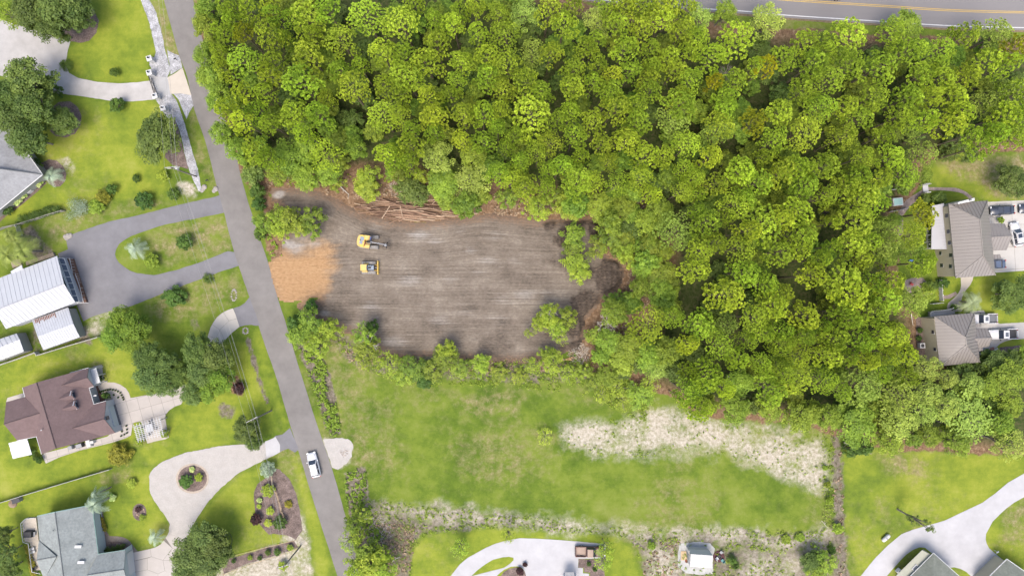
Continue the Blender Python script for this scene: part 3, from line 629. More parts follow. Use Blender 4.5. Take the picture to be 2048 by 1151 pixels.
# mulch beds
BEDS = [("mulch_bed", [(120,30),(160,8),(188,20),(198,42),(193,66),(178,82),(160,86),(142,83),(122,76)]), ("mulch_bed", [(104,215),(118,204),(140,203),(155,214),(163,232),(161,250),(150,268),(132,275),(112,272),(100,262)]),
 ("mulch_bed", [(60,318),(85,325),(98,318),(112,320),(126,332),(133,348),(130,362),(120,373),(108,373),(98,366),(88,360)]), ("mulch_bed", [(335,240),(350,236),(358,262),(366,300),(376,332),(376,338),(345,330),(330,315)]),
 ("mulch_bed", [(-20,440),(10,428),(45,402),(84,362),(94,366),(64,392),(40,412),(12,432),(-10,452)]), ("mulch_bed", [(545,935),(560,938),(578,956),(592,985),(600,1020),(605,1060),(592,1078),(575,1070),(548,1066),(538,1068),(530,1060),(518,1046),(512,1030),(508,1000),(508,985),(515,967),(532,954)]),
 ("mulch_bed", [(440,1122),(520,1098),(588,1080),(597,1094),(560,1106),(500,1124),(448,1146)]), ("mulch_bed", [(186,1080),(196,1020),(206,1022),(212,1060),(222,1076),(250,1078),(262,1090),(268,1104),(252,1104),(196,1108)]),
 ("mulch_bed", [(1052,1170),(1052,1148),(1050,1142),(1044,1136),(1030,1133),(1018,1136),(1008,1142),(998,1156),(988,1175)]), ("mulch_bed", [(1157,1117),(1205,1117),(1212,1170),(1180,1172),(1180,1144),(1168,1143),(1168,1134),(1156,1133)]),
 ("mulch_bed", [(1832,634),(1848,634),(1856,700),(1846,728),(1836,726),(1832,680)]), ("mulch_bed", [(2000,694),(2040,690),(2100,690),(2100,720),(1990,720)]), ("mulch_bed", [(1882,1150),(1895,1140),(1900,1150),(1896,1170)])]
for i, (nm, q) in enumerate(BEDS): sheet(nm, q, m_mulch, .022 + .001 * (i % 3), .7, seed=i + 20)
def ellipse(x, y, rx, ry, n=26, a0=0): return [(x + rx * math.cos(2 * math.pi * i / n + a0), y + ry * math.sin(2 * math.pi * i / n + a0)) for i in range(n)]
m_stain = mat("orange_washed_gravel", (.44,.37,.30), .95, .15, 2, .5)
sheet("washed_gravel", ellipse(385, 956, 33, 30), m_stain, .0300, 1.2)
sheet("mulch_bed", ellipse(385, 956, 29, 26), m_mulch, .036, .8)
sheet("mulch_bed", ellipse(279, 1023, 14, 17), m_mulch, .022, .8)
sheet("garden_walk", smooth_poly([(192,1072),(215,1071),(240,1072),(256,1078),(266,1090),(276,1102)], False, 5) + smooth_poly([(268,1106),(258,1094),(250,1086),(238,1082),(215,1082),(193,1084)], False, 5), mat("brown_pavers", (.20,.17,.15), .85, .2, 5, .5), .034, .2)
# ---------------------------------------------------------------- plants
m_bark = mat("pine_bark", (.17,.14,.09), .95, .4, 5, .8)
m_barkg = mat("grey_bark", (.30,.26,.22), .95, .35, 5, .7)
F_pine = foliage_mat("pine_needles", (.15,.235,.020), (.50,.635,.062), .42, .013, .14)
F_pineY = foliage_mat("yellowing_pine_needles", (.20,.20,.01), (.48,.47,.02), .30, .008, .12)
F_olive = foliage_mat("greyed_pine_needles", (.14,.205,.03), (.40,.51,.09), .34, .012, .12)
F_oak = foliage_mat("oak_leaves", (.040,.072,.012), (.135,.19,.035), .22, .012, .18)
F_broad = foliage_mat("broad_leaves", (.095,.155,.015), (.28,.375,.040), .34, .014, .16)
F_bright = foliage_mat("bright_leaves", (.13,.20,.016), (.34,.43,.042), .32, .010, .12)
F_shrub = foliage_mat("shrub_leaves", (.025,.055,.008), (.085,.15,.020), .2, .02, .2)
F_silver = foliage_mat("silver_leaves", (.10,.14,.08), (.34,.42,.30), .25, .01, .1)
F_palm = foliage_mat("palm_fronds", (.10,.14,.06), (.32,.38,.20), .25, .015, .12)
F_gold = foliage_mat("golden_leaves", (.10,.11,.01), (.30,.27,.03), .25, .02, .15)
F_maroon = foliage_mat("maroon_leaves", (.015,.006,.006), (.05,.018,.018), .1, .01, .1)
F_flower = foliage_mat("hydrangea_flowers", (.16,.30,.03), (.62,.66,.30), .2, .01, .1)
F_yellowgrass = foliage_mat("young_leaves", (.18,.25,.02), (.38,.46,.06), .3, .01, .1)

def unit(v): return v / (np.linalg.norm(v, axis=-1, keepdims=True) + 1e-9)

def needle_mesh(name, tufts, outd, rad, tone, m, K=34, wid=.15, seed=0, up=.5):
    """rosettes of needles: every tuft is K thin triangles radiating about its outward direction"""
    r = np.random.default_rng(seed); T = len(tufts)
    d = unit(r.normal(size=(T, K, 3))); dt = (d * outd[:, None, :]).sum(-1, keepdims=True); d = unit(d - dt * outd[:, None, :])       # sideways
    d = unit(d + outd[:, None, :] * r.uniform(.05, 1.3, (T, K, 1)) ** 1.0)
    ln = rad[:, None, None] * r.uniform(.75, 1.15, (T, K, 1)); base = tufts[:, None, :] + d * ln * .22 - outd[:, None, :] * ln * .18; tip = tufts[:, None, :] + d * ln
    s = unit(np.cross(d, unit(r.normal(size=(T, K, 3))))) * (wid * rad[:, None, None] * 2.0)
    v = np.stack([base, (base + tip) / 2 + s / 2, tip, (base + tip) / 2 - s / 2], 2).reshape(-1, 3)
    q = np.arange(T * K * 4); tn = np.clip(tone[:, None] + r.uniform(-.12, .12, (T, K)), 0, 1).reshape(-1)
    return np_mesh(name, v, q, np.full(T * K, 4), m, dict(tone=('FACE', tn)))

def leaf_mesh(name, c, rad, n, m, size=.22, seed=0, flat=.75, tone0=None, nrm_up=1.0):
    """clumps of leaf quads: centre c (k,3), radii (k,), n leaves each, lying on the outer part of each clump"""
    r = np.random.default_rng(seed); k = len(c); d = unit(r.normal(size=(k, n, 3)))
    d[..., 2] = np.where(r.uniform(size=(k, n)) < .72, np.abs(d[..., 2]), d[..., 2])
    rr = rad[:, None, None] * (r.uniform(0, 1, (k, n, 1)) ** .4); p = c[:, None, :] + d * rr * np.array([1, 1, flat])
    nr = unit(d + np.array([0, 0, nrm_up]) + r.normal(size=(k, n, 3)) * .55); a = unit(np.cross(nr, unit(r.normal(size=(k, n, 3))))); b = np.cross(nr, a)
    sz = size * r.uniform(.6, 1.3, (k, n, 1)); a = a * sz * .62; b = b * sz * .42
    v = np.stack([p - a, p + b, p + a, p - b], 2).reshape(-1, 3)
    tone = (tone0 if tone0 is not None else r.uniform(.2, .8, k))[:, None] + r.uniform(-.22, .22, (k, n))
    return np_mesh(name, v, np.arange(k * n * 4), np.full(k * n, 4), m, dict(tone=('FACE', np.clip(tone, 0, 1).reshape(-1))))

def mesh_from_mb(name, b, m):
    me = bpy.data.meshes.new(name); me.from_pydata([tuple(p) for p in b.v], [], b.f); me.materials.append(m); return me

def pine_variant(seed, m, ht=16.0, R=3.3, nl=15, open_=0.0, small=False):
    r = np.random.default_rng(seed); cx, cy = r.normal(0, .25, 2)
    cs = []; rad = []
    asp = r.uniform(.78, 1.0); th0 = r.uniform(0, math.pi)
    for i in range(nl):
        a = i * 2.399 + r.uniform(-.35, .35); q = math.sqrt((i + .4) / nl) * r.uniform(.82, 1.1)
        lr = R * (.36 - .10 * q) * r.uniform(.8, 1.2)
        x = q * R * .86 * math.cos(a); y = q * R * .86 * math.sin(a) * asp
        x, y = x * math.cos(th0) - y * math.sin(th0), x * math.sin(th0) + y * math.cos(th0)
        z = ht - .3 - 3.6 * q ** 1.7 + r.uniform(-.5, .5); cs.append((cx + x, cy + y, z)); rad.append(lr)
    for i in range(int(nl * .6)):                        # lower whorls
        a = r.uniform(0, 6.28); q = r.uniform(.35, 1.02); cs.append((cx + q * R * .9 * math.cos(a), cy + q * R * .9 * math.sin(a), ht - 3.4 - 1.8 * q + r.uniform(-.6, .4))); rad.append(R * .24 * r.uniform(.8, 1.2))
    cs = np.array(cs); rad = np.array(rad); tf = []; od = []; tn = []
    tr = .27 if small else .38
    sp = .34 if small else .47; lows = []
    for c_, lr in sorted(zip(cs.tolist(), rad.tolist()), key=lambda q: -q[0][2]):
        t0 = r.uniform(.25, .8); c_ = np.array(c_)
        for j in range(int(95 * lr * (1 - open_))):
            d = unit(r.normal(size=3)); d[2] = abs(d[2]) - .15
            p = c_ + d * lr * np.array([1, 1, .62]) * r.uniform(.55, 1.08)
            if tf:
                A_ = np.array(tf); dd = A_ - p; 
                if np.min(np.hypot(dd[:, 0], dd[:, 1]) + np.clip(np.abs(dd[:, 2]) - 1.2, 0, 9) * .5) < sp: continue
            tf.append(p); od.append(unit(d + np.array([0, 0, .9]))); tn.append(t0 + r.uniform(-.22, .22) + .15 * d[2])
    tf = np.array(tf); me = needle_mesh("crown", tf, np.array(od), tr * r.uniform(.8, 1.2, len(tf)), np.clip(np.array(tn), 0, 1), m, K=34 if small else 44, wid=.19, seed=seed)
    b = MB(); b.tube((0, 0, 0), (cx * .5, cy * .5, ht * .6), .24, .17, 8, False).tube((cx * .5, cy * .5, ht * .6), (cx, cy, ht - 2.2), .15, .04, 7, False)
    for c_ in cs:
        z0 = c_[2] - 1.0 - .3 * math.hypot(c_[0], c_[1]); z0 = min(z0, ht - 1.4); b.tube((cx * .8, cy * .8, max(z0, ht * .45)), c_ - np.array([0, 0, .35]), .05, .02, 4, False)
    for i in range(5):
        a = r.uniform(0, 6.28); z0 = r.uniform(ht * .35, ht * .62); l_ = r.uniform(.8, 2.2); b.tube((0, 0, z0), (l_ * math.cos(a), l_ * math.sin(a), z0 + .3), .05, .02, 4, False)
    return me, mesh_from_mb("trunk", b, m_bark)

def broad_variant(seed, m, ht=9.0, R=3.2, nc=26, n=70, leaf=.24, depth=.55, bark=None, lean=0, sparse=1.0, jit=0.0):
    r = np.random.default_rng(seed); cs = []; rad = []
    for i in range(nc):
        a = i * 2.399 + r.uniform(-.4, .4) * (1 + 3 * jit); q = math.sqrt((i + .3) / nc) * r.uniform(.8 - jit, 1.08 + jit); lr = R * r.uniform(.20 - .3 * jit, .32)
        cs.append((q * R * .84 * math.cos(a), q * R * .84 * math.sin(a), ht - R * .3 - depth * R * q ** 2 * 1.15 + r.uniform(-.25, .25) * R * .5)); rad.append(lr)
    for i in range(nc // 2):
        a = r.uniform(0, 6.28); q = r.uniform(.3, .95); cs.append((q * R * .9 * math.cos(a), q * R * .9 * math.sin(a), max(R * .25, ht - R * (.75 + depth) + r.uniform(-.3, .3) * R * .4))); rad.append(R * .24)
    cs = np.array(cs); rad = np.array(rad)
    me = leaf_mesh("crown", cs, rad, int(n * sparse), m, leaf, seed)
    b = MB(); zb = max(ht * .3, .15); b.tube((0, 0, 0), (0, 0, zb), max(.035 * ht / 2, .04), max(.028 * ht / 2, .03), 7, False)
    for c_ in cs[::2]:
        p0 = Vector((0, 0, zb * r.uniform(.7, 1))); p2 = Vector(c_); p1 = p0.lerp(p2, .5) + Vector((0, 0, .06 * ht)); rr = .012 * ht; b.tube(p0, p1, rr, rr * .7, 5, False).tube(p1, p2, rr * .7, rr * .25, 4, False)
    return me, mesh_from_mb("trunk", b, bark or m_barkg)

def palm_variant(seed, m, ht=3.0, R=2.0, nf=20, trunk=.18):
    r = np.random.default_rng(seed); V = []; Fq = []; T = []; k = 0
    for i in range(nf):
        a = 2 * math.pi * i / nf * 1.0 + r.uniform(-.15, .15); el = r.uniform(-.1, 1.1); Lf = R * r.uniform(.85, 1.1); tone = r.uniform(.25, .9)
        ct = np.array([math.cos(a) * math.cos(el), math.sin(a) * math.cos(el), math.sin(el)]); sd_ = np.array([-math.sin(a), math.cos(a), 0])
        base = np.array([0, 0, ht])
        pts = [base + ct * Lf * t + np.array([0, 0, -Lf * .75 * t * t * (1.1 if el > .3 else .6)]) for t in np.linspace(0, 1, 7)]
        for j in range(1, 7):
            for s_ in (-1, 1):
                for q in (0, .5):
                    p = pts[j - 1] * (1 - q) + pts[j] * q; w = R * .26 * math.sin(math.pi * (j + q) / 8) + .05
                    dirn = unit(pts[j] - pts[j - 1]) ; tip = p + sd_ * s_ * w * .8 + dirn * w * .9 + np.array([0, 0, -.12 * w]); wd = dirn * R * .028
                    V += [p - wd, tip, p + wd]; Fq += [k, k + 1, k + 2]; k += 3; T.append(np.clip(tone + r.uniform(-.15, .15), 0, 1))
    me = np_mesh("crown", np.array(V), Fq, np.full(len(Fq) // 3, 3), m, dict(tone=('FACE', T)))
    b = MB().tube((0, 0, 0), (0, 0, ht), trunk * 1.15, trunk, 8)
    return me, mesh_from_mb("trunk", b, m_barkg)

def shrub_variant(seed, m, R=1.0, ht=1.2, nc=18, n=46, leaf=.16, flat=.8):
    r = np.random.default_rng(seed); cs = []; rad = []
    for i in range(nc):
        a = i * 2.399; q = math.sqrt((i + .3) / nc) * .82; cs.append((q * R * math.cos(a), q * R * math.sin(a), ht * (.78 - .42 * q * q) + r.uniform(-.06, .06))); rad.append(R * r.uniform(.2, .32))
    me = leaf_mesh("foliage", np.array(cs), np.array(rad), n, m, leaf, seed, flat)
    b = MB()
    for i in range(5):
        a = i * 1.26; b.tube((0, 0, 0), (R * .5 * math.cos(a), R * .5 * math.sin(a), ht * .6), .03, .015, 4, False)
    return me, mesh_from_mb("stem", b, m_barkg)

V_pine = [pine_variant(100 + i, F_pine, R=3.3, nl=13 + i % 5, open_=(0, .1, .3, .15, 0)[i % 5]) for i in range(9)]
V_pineS = [pine_variant(200 + i, F_pine, R=3.3, nl=16, small=True) for i in range(3)]
V_pineY = [pine_variant(300 + i, F_pineY, R=3.0, nl=12) for i in range(2)]
V_olive = [pine_variant(400 + i, F_olive, R=3.4, nl=17, small=True) for i in range(3)]
V_hard = [broad_variant(500 + i, F_broad, 11, 3.3, 28, 75, .26) for i in range(4)]
V_hpale = [broad_variant(520 + i, F_olive, 12, 3.4, 26, 60, .24, sparse=.9) for i in range(3)]
V_oak = [broad_variant(540 + i, F_oak, 9, 3.3, 34, 110, .24) for i in range(4)]
F_mid = foliage_mat('sapling_leaves', (.070,.125,.014), (.25,.335,.035), .32, .02, .24)
V_young = [broad_variant(560 + i, F_mid, 7, 2.3, 24, 40, .22, .8, jit=.28) for i in range(6)]
V_bright = [broad_variant(580 + i, F_bright, 7, 2.6, 26, 44, .22, .7, jit=.25) for i in range(5)]
V_dark = [broad_variant(600 + i, F_shrub, 3.0, 1.6, 18, 60, .2, .7) for i in range(3)]
V_under = [broad_variant(620 + i, F_oak, 4.5, 2.2, 20, 60, .24, .6) for i in range(3)]
V_sparse = [broad_variant(640 + i, F_bright, 6.0, 2.2, 18, 26, .18, .6) for i in range(2)]
V_gold = [broad_variant(660, F_gold, 2.8, 2.4, 26, 100, .2, .6)]
V_shrub = [shrub_variant(700 + i, F_shrub) for i in range(3)]
V_shrubL = [shrub_variant(710 + i, F_broad) for i in range(3)]
V_shrubB = [shrub_variant(720 + i, F_yellowgrass) for i in range(2)]
V_silver = [shrub_variant(730, F_silver, 1.6, 1.6, 26, 70, .14)]
V_maroon = [shrub_variant(740, F_maroon, 1.0, 1.3, 22, 80, .16)]
V_flower = [shrub_variant(750, F_flower, 1.0, 1.0, 20, 40, .2)]
V_palmS = [palm_variant(800 + i, F_silver, 2.6, 2.0, 19) for i in range(2)]
V_palmG = [palm_variant(830 + i, foliage_mat('green_palm_fronds', (.07,.10,.02), (.24,.29,.06), .25, .01, .1) if i == 0 else MATS['green_palm_fronds'], 4.2, 2.3, 24) for i in range(2)]
V_palm = [palm_variant(810 + i, F_palm, 4.2, 2.3, 22) for i in range(2)]
V_cycad = [palm_variant(820, F_shrub, .5, 1.3, 26, .12)]

def plant(name, pool, x, y, h, rpx, label, cat, group=None, baseR=3.3, baseH=16.0, hc=None, k=None, crown="crown", trunk="trunk"):
    """x, y: where the photograph shows the crown's middle, rpx its radius there, h the plant's height"""
    me, tm = pool[rnd.randrange(len(pool)) if k is None else k % len(pool)]
    hc = h * .85 if hc is None else hc
    q = P(x, y, hc); s = rpx / 10 * (1 - hc / H) / baseR
    o = empty(name, (q.x, q.y, 0), rnd.uniform(0, 6.28), label=label, cat=cat, group=group)
    o.scale = (s * rnd.uniform(.9, 1.16), s * rnd.uniform(.9, 1.12), h / baseH)
    for nm, mm in ((trunk, tm), (crown, me)):
        c = bpy.data.objects.new(nm, mm); COL.objects.link(c); c.parent = o
    return o
# ---------------------------------------------------------------- the wood: x, y, radius in pixels, kind
# p pine, y yellowing pine, s pine with small tufts, o greyed open pine, h broadleaf, g pale broadleaf
WOOD = """1215 2 24 p;1248 -8 22 b;1290 0 24 p;1345 2 22 p;1312 -10 22 s;1378 8 20 p;409 12 22 h;462 18 26 p;500 18 22 p;542 12 23 p;405 48 26 h;462 38 22 p;545 32 22 p;585 32 17 p;618 38 33 p;652 18 25 p;485 66 23 y2;445 66 20 p;536 62 26 p;571 74 14 p;618 70 17 p;728 28 35 s;680 78 33 s;762 102 27 p;620 110 31 p;441 102 19 p;488 126 31 s;405 110 24 h;544 118 23 p;536 150 23 b;596 166 33 p;674 140 25 p;700 178 34 s;718 132 17 p;484 184 22 b;525 180 20 p;410 150 24 h;432 178 24 h;650 197 16 p;763 172 19 p;448 135 18 p
808 48 34 s;868 34 21 p;826 10 23 p;908 50 26 b;922 20 18 p;954 64 20 b;870 82 24 p;952 12 22 p;1015 62 31 s;1050 24 29 g;995 24 23 s;1096 20 24 p;1128 50 25 p;1142 12 22 p;804 112 24 p;852 118 28 b;818 158 32 p;919 120 25 p;972 105 25 b;1018 128 26 p;1068 106 26 o;1100 102 21 p;972 152 26 p;1006 176 24 p;907 158 20 s;1052 160 26 p;1085 178 25 p;1142 140 27 p;1146 178 27 p;860 192 22 b;800 184 25 p;898 188 21 p;1176 92 22 p
1198 38 28 g;1245 10 24 b;1282 20 24 p;1332 12 24 b;1326 40 25 p;1232 46 26 p;1190 80 20 p;1286 62 27 p;1248 98 29 b;1298 98 22 p;1366 58 24 p;1398 32 26 g;1454 20 24 h;1538 36 34 g;1398 78 24 p;1480 78 32 b;1424 115 26 b;1332 112 22 p;1350 138 26 p;1388 102 21 p;1306 132 18 p;1228 150 19 b;1262 142 23 p;1296 160 23 p;1302 182 24 p;1378 160 25 p;1430 162 19 Y;1470 162 27 p;1538 126 20 Y;1512 128 18 b;1570 118 26 p;1218 188 26 p;1360 192 25 p;1196 126 20 p;1456 198 23 p;1188 164 20 p
1607 82 25 p;1700 75 36 p;1818 48 30 h;1781 64 27 s;1822 98 27 p;1626 126 27 p;1651 100 20 p;1699 121 28 p;1763 128 34 p;1877 100 29 s;1927 66 29 p;1998 66 34 o;1840 151 29 p;1882 151 28 b;1975 123 29 p;2019 128 24 p;1662 160 33 s;1605 183 27 p;1747 190 29 s;1818 192 27 p;1907 190 28 b;1936 155 24 p;2028 192 31 p;1973 206 29 o;1644 212 27 s;1690 213 22 p;2035 92 26 y2
454 215 25 b;427 203 20 h;440 264 24 h;485 242 25 b;470 297 23 h;509 297 27 p;515 221 23 p;540 246 21 p;585 229 29 p;636 223 26 p;606 262 18 b;575 313 34 h;648 307 32 s;532 320 23 p;761 229 33 s;708 295 23 h;769 305 25 b;653 342 25 h;610 352 26 h;556 346 24 h
792 229 25 s;866 233 26 b;825 257 21 p;823 292 28 p;924 225 25 p;962 225 25 b;1002 218 20 p;1063 235 37 b;995 253 18 p;924 282 22 b;968 280 24 p;868 262 19 p;874 311 32 g;944 309 25 h;1116 235 19 p;1143 219 23 b;1149 272 23 p;1100 286 27 s;1078 306 22 s;1024 272 19 p;1012 294 16 p;1044 321 19 p;1120 329 24 p;1159 311 17 b;997 340 25 p;940 362 36 g;889 372 28 h;1020 356 24 p;1057 372 25 p;1094 372 21 p;1161 360 33 p;1092 343 18 p;817 329 19 p;786 321 18 p
1229 212 27 p;1274 212 22 p;1190 242 22 p;1274 249 29 p;1201 286 22 p;1254 284 28 b;1364 212 31 p;1350 249 33 o;1448 249 29 s;1432 266 25 o;1506 241 26 y2;1557 225 28 p;1377 292 27 s;1332 309 24 p;1293 315 28 b;1555 280 25 p;1424 315 25 b;1370 335 21 s;1479 344 29 b;1278 354 27 s;1235 366 27 s;1219 321 18 s;1188 362 22 p;1362 384 22 s;1399 388 18 p;1301 388 21 b;1434 368 25 p;1518 362 27 p;1563 340 28 p;1532 313 18 p;1487 393 25 p;1449 212 24 p;1395 356 20 p
1609 256 34 s;1725 233 27 s;1691 272 27 s;1722 313 24 s;1654 334 31 p;1590 336 26 b;1799 233 24 p;1814 254 27 o;1850 237 25 b;1900 250 29 b;1918 229 24 b;1939 268 25 p;1781 313 27 b;1848 313 28 o;1768 270 20 p;1764 356 22 p;1810 352 25 s;1840 352 19 o;1721 350 22 p;1619 340 16 p;1969 289 26 p;1619 371 26 p;1693 371 27 p;1861 192 22 b;1990 260 24 p;2025 272 27 p;2010 228 28 b;2034 240 26 p
1200 412 25 h;1322 422 26 h;1248 412 23 h;1297 443 23 h;1305 484 17 h;1356 459 35 o;1412 443 27 p;1397 418 17 p;1460 432 16 p;1473 408 29 s;1532 447 35 p;1496 460 23 b;1483 496 29 s;1405 504 27 p;1436 488 20 p;1391 537 25 p;1332 504 16 h;1324 552 35 h;1289 541 19 h;1282 576 20 h;1324 582 27 h;1489 545 27 p;1450 590 32 b;1532 572 26 p;1563 500 26 p;1565 588 24 p;1570 440 26 b
1592 425 31 b;1607 474 31 p;1602 497 25 b;1641 519 21 p;1623 552 25 b;1711 435 34 p;1721 398 30 p;1752 405 25 p;1703 487 31 p;1740 478 23 p;1773 489 28 o;1728 517 21 p;1691 556 36 p;1777 462 21 o;1848 425 27 y3;1791 439 16 h;1832 474 25 s;1830 505 23 o;1852 525 25 p;1650 394 23 s;1783 562 27 p;1750 568 22 p;1668 446 12 p;1666 491 17 p
1297 649 36 s;1231 625 25 h;1346 629 25 s;1395 651 31 p;1381 688 21 b;1448 653 23 o;1448 692 31 s;1504 635 31 s;1496 680 22 s;1551 612 29 b;1561 660 24 p;1532 668 20 p;1479 717 23 b;1342 702 29 h;1301 709 22 h;1219 686 26 h;1258 694 28 h;1244 725 28 h;1414 748 29 b;1383 743 18 p;1375 782 32 p;1450 776 22 b;1315 737 22 g;1481 766 30 h;1567 745 28 s;1541 776 37 p;1522 721 22 s;1563 684 24 s;1215 752 22 h
1617 631 29 b;1680 625 27 p;1652 652 16 p;1672 674 24 p;1709 588 31 b;1752 625 29 p;1773 592 31 p;1822 609 29 o;1705 639 20 p;1760 668 25 b;1730 689 27 p;1791 674 27 s;1652 707 27 p;1695 711 20 p;1732 721 23 b;1810 711 25 b;1775 707 20 p;1611 672 24 p;1598 713 24 s;1582 750 35 s;1650 760 26 s;1718 774 42 O;1762 750 20 p;1855 586 20 h;1859 735 29 g;1812 758 22 p
1398 823 27 b;1472 818 32 h;1542 818 26 h;1608 835 31 h;1661 835 24 h;1687 785 22 s;1808 788 38 O;1716 850 40 h;1804 848 32 g;1863 786 28 g;1855 827 25 g;1865 872 22 h;1949 768 25 g;2019 755 34 h;1980 774 26 h;1941 833 48 g;1921 888 26 h;2031 891 34 g;2023 809 28 h;2009 848 26 h;2003 731 34 k;1902 813 26 g;1785 887 26 h;1902 759 20 g"""
F_pineB = foliage_mat("fresh_pine_needles", (.21,.30,.020), (.60,.72,.07), .42, .012, .12)
def swap(pool, m):
    out = []
    for me, tm in pool:
        c = me.copy(); c.materials.clear(); c.materials.append(m); out.append((c, tm))
    return out
V_pineB = swap(V_pine[:6], F_pineB)
V_pineY2 = swap(V_pine[3:5], foliage_mat("tinged_pine_needles", (.15,.18,.01), (.34,.38,.022), .3, .008, .1))
POOL = dict(p=(V_pine, "pine_tree", 16, "mid green"), b=(V_pineB, "pine_tree", 17.5, "bright yellow-green"), Y=(V_pineY, "pine_tree", 16.5, "yellowed"), y2=(V_pineY2, "pine_tree", 16, "faintly yellow"), y3=(V_pineY2, "pine_tree", 11, "yellow-tinged"),
    s=(V_pineS, "pine_tree", 16, "fine-tufted green"), o=(V_olive, "pine_tree", 14, "greyish green"), O=(V_olive, "pine_tree", 15, "dark greyish green"), h=(V_hard, "broadleaf_tree", 9, "leafy green"), g=(V_hpale, "broadleaf_tree", 10.5, "pale open"), k=(V_oak, "broadleaf_tree", 8, "dark green"))
MARKS = [("the street", 400, 150), ("the street bend", 460, 290), ("the log pile", 850, 385), ("the orange sand", 560, 350), ("the highway shoulder", 1420, 20), ("the highway's yellow lines", 1800, 40), ("the top right corner", 2010, 60), ("the top edge's middle", 900, 10), ("the top edge near the street", 560, 10),
    ("the clearing's far berm", 1280, 470), ("the clearing's top side", 1060, 400), ("the clearing's dark right end", 1290, 570), ("the torn stump", 1220, 700), ("the white sandy strip", 1420, 815), ("the ditch track by the sand", 1660, 850), ("the large taupe metal roof", 1800, 470), ("the brick patio", 1790, 580), ("the smaller taupe roof", 1810, 670), ("the lawn above the forked driveway", 1860, 870), ("the right edge's lower trees", 2010, 850), ("the lawn with the brick path", 1900, 290), ("the wood's bright middle", 1100, 230), ("the heart of the wood", 1400, 250), ("the two yellowed crowns", 1490, 150), ("the largest shaded gap", 1660, 440), ("the wood's upper middle", 1180, 110), ("the wood above the excavator", 740, 300), ("the wood's left end", 520, 160), ("the dark gaps at upper left", 660, 120), ("the wood under the highway", 1850, 160), ("the upper right wood", 1620, 230), ("the thick lower wood", 1560, 650), ("the lower right wood", 1700, 740)]
def near_mark(x, y): return min(MARKS, key=lambda m_: math.hypot(m_[1] - x, m_[2] - y))[0].replace("the paint-bright middle", "the bright middle")
MARKS += [("the pale leaning broadleaf", 1000, 300), ("the highway bend", 1250, 40), ("the dark hollow", 1370, 600), ("the pale greyish crowns", 1350, 330), ("the wood's middle top", 1080, 60), ("the yellow-tinged crown", 1506, 300), ("the barn-side gap", 640, 200), ("the lower edge above the sand", 1540, 830), ("the right wood's centre", 1720, 300), ("the gap with bare twigs", 1470, 128), ("the tub", 1780, 380)]
MARKS[-5] = ("the long dark gap", 650, 190)
SAID = {}
ORD = ["", "second ", "third ", "fourth ", "fifth ", "sixth ", "seventh ", "eighth ", "ninth ", "tenth ", "eleventh ", "twelfth "]
def say(what, x, y):
    """wording that tells one crown from its look-alikes: the landmark nearest to it and the side of it"""
    m_ = min(MARKS, key=lambda q: math.hypot(q[1] - x, q[2] - y)); dx, dy = x - m_[1], y - m_[2]
    side = ("right" if dx > 0 else "left") if abs(dx) > 2 * abs(dy) else ("below" if dy > 0 else "above") if abs(dy) > 2 * abs(dx) else ("lower " if dy > 0 else "upper ") + ("right" if dx > 0 else "left")
    side = {"right": "right of", "left": "left of", "below": "below", "above": "above"}.get(side, side + " of")
    mk = m_[0]; key = (what, side, mk); n = SAID.get(key, 0); SAID[key] = n + 1
    return f"{ORD[min(n, 11)]}{what} {side} {mk}"
def size_word(r): return "small" if r < 20 else "medium" if r < 26 else "broad" if r < 31 else "very broad"
wood = []
for t in WOOD.replace("\n", ";").split(";"):
    x, y, r_, k = t.split(); wood.append((float(x), float(y), float(r_), k))
inner = lambda x, y: min(math.hypot(x - 2048, 0) if x > 2048 else 999, 999)
for x, y, r_, k in wood:
    pool, nm, h, tone = POOL[k]
    h = h + rnd.uniform(-1.2, 1.2) - (2.0 if r_ < 19 and k != 'Y' else 0)
    if nm == "broadleaf_tree" and (y > 330 and x < 1340): h = rnd.uniform(6, 8.5)
    kind = "pine" if nm == "pine_tree" else "broadleaf"
    lab = say(f"{size_word(r_)} {tone} {kind}", x, y)
    plant(nm, pool, x, y, h, r_ * 1.12, lab, "tree", "trees of the wood", baseR=3.3, baseH=16.0 if kind == "pine" else (12 if k == 'g' else 11 if k == 'h' else 9), hc=h * .86)
# understorey in the gaps: low dark bushes on the forest floor
fp = np.array(FOREST, float); placed = []; V_hard2 = [broad_variant(950 + i, F_mid, 6.0, 2.2, 22, 70, .26, .6) for i in range(4)]
tries = 0
while len(placed) < 298 and tries < 12000:
    tries += 1; x = rnd.uniform(395, 2060); y = rnd.uniform(-10, 900)
    if sdist(np.array([x]), np.array([y]), FOREST)[0] < 14: continue
    if any(math.hypot(x - a, y - b_) < 22 for a, b_ in placed): continue
    gap = min((math.hypot(x - a, y - b_) - r_) for a, b_, r_, _ in wood)
    if gap < -15: continue
    placed.append((x, y))
for x, y in placed:
    plant("understorey_bush", V_under if rnd.random() < .3 else V_hard2, x, y, rnd.uniform(4, 9), rnd.uniform(20, 30), say("low shaded bush", x, y), "bush", "bushes under the pines", baseR=2.2, baseH=6.0, hc=4.5)
FOLD = None
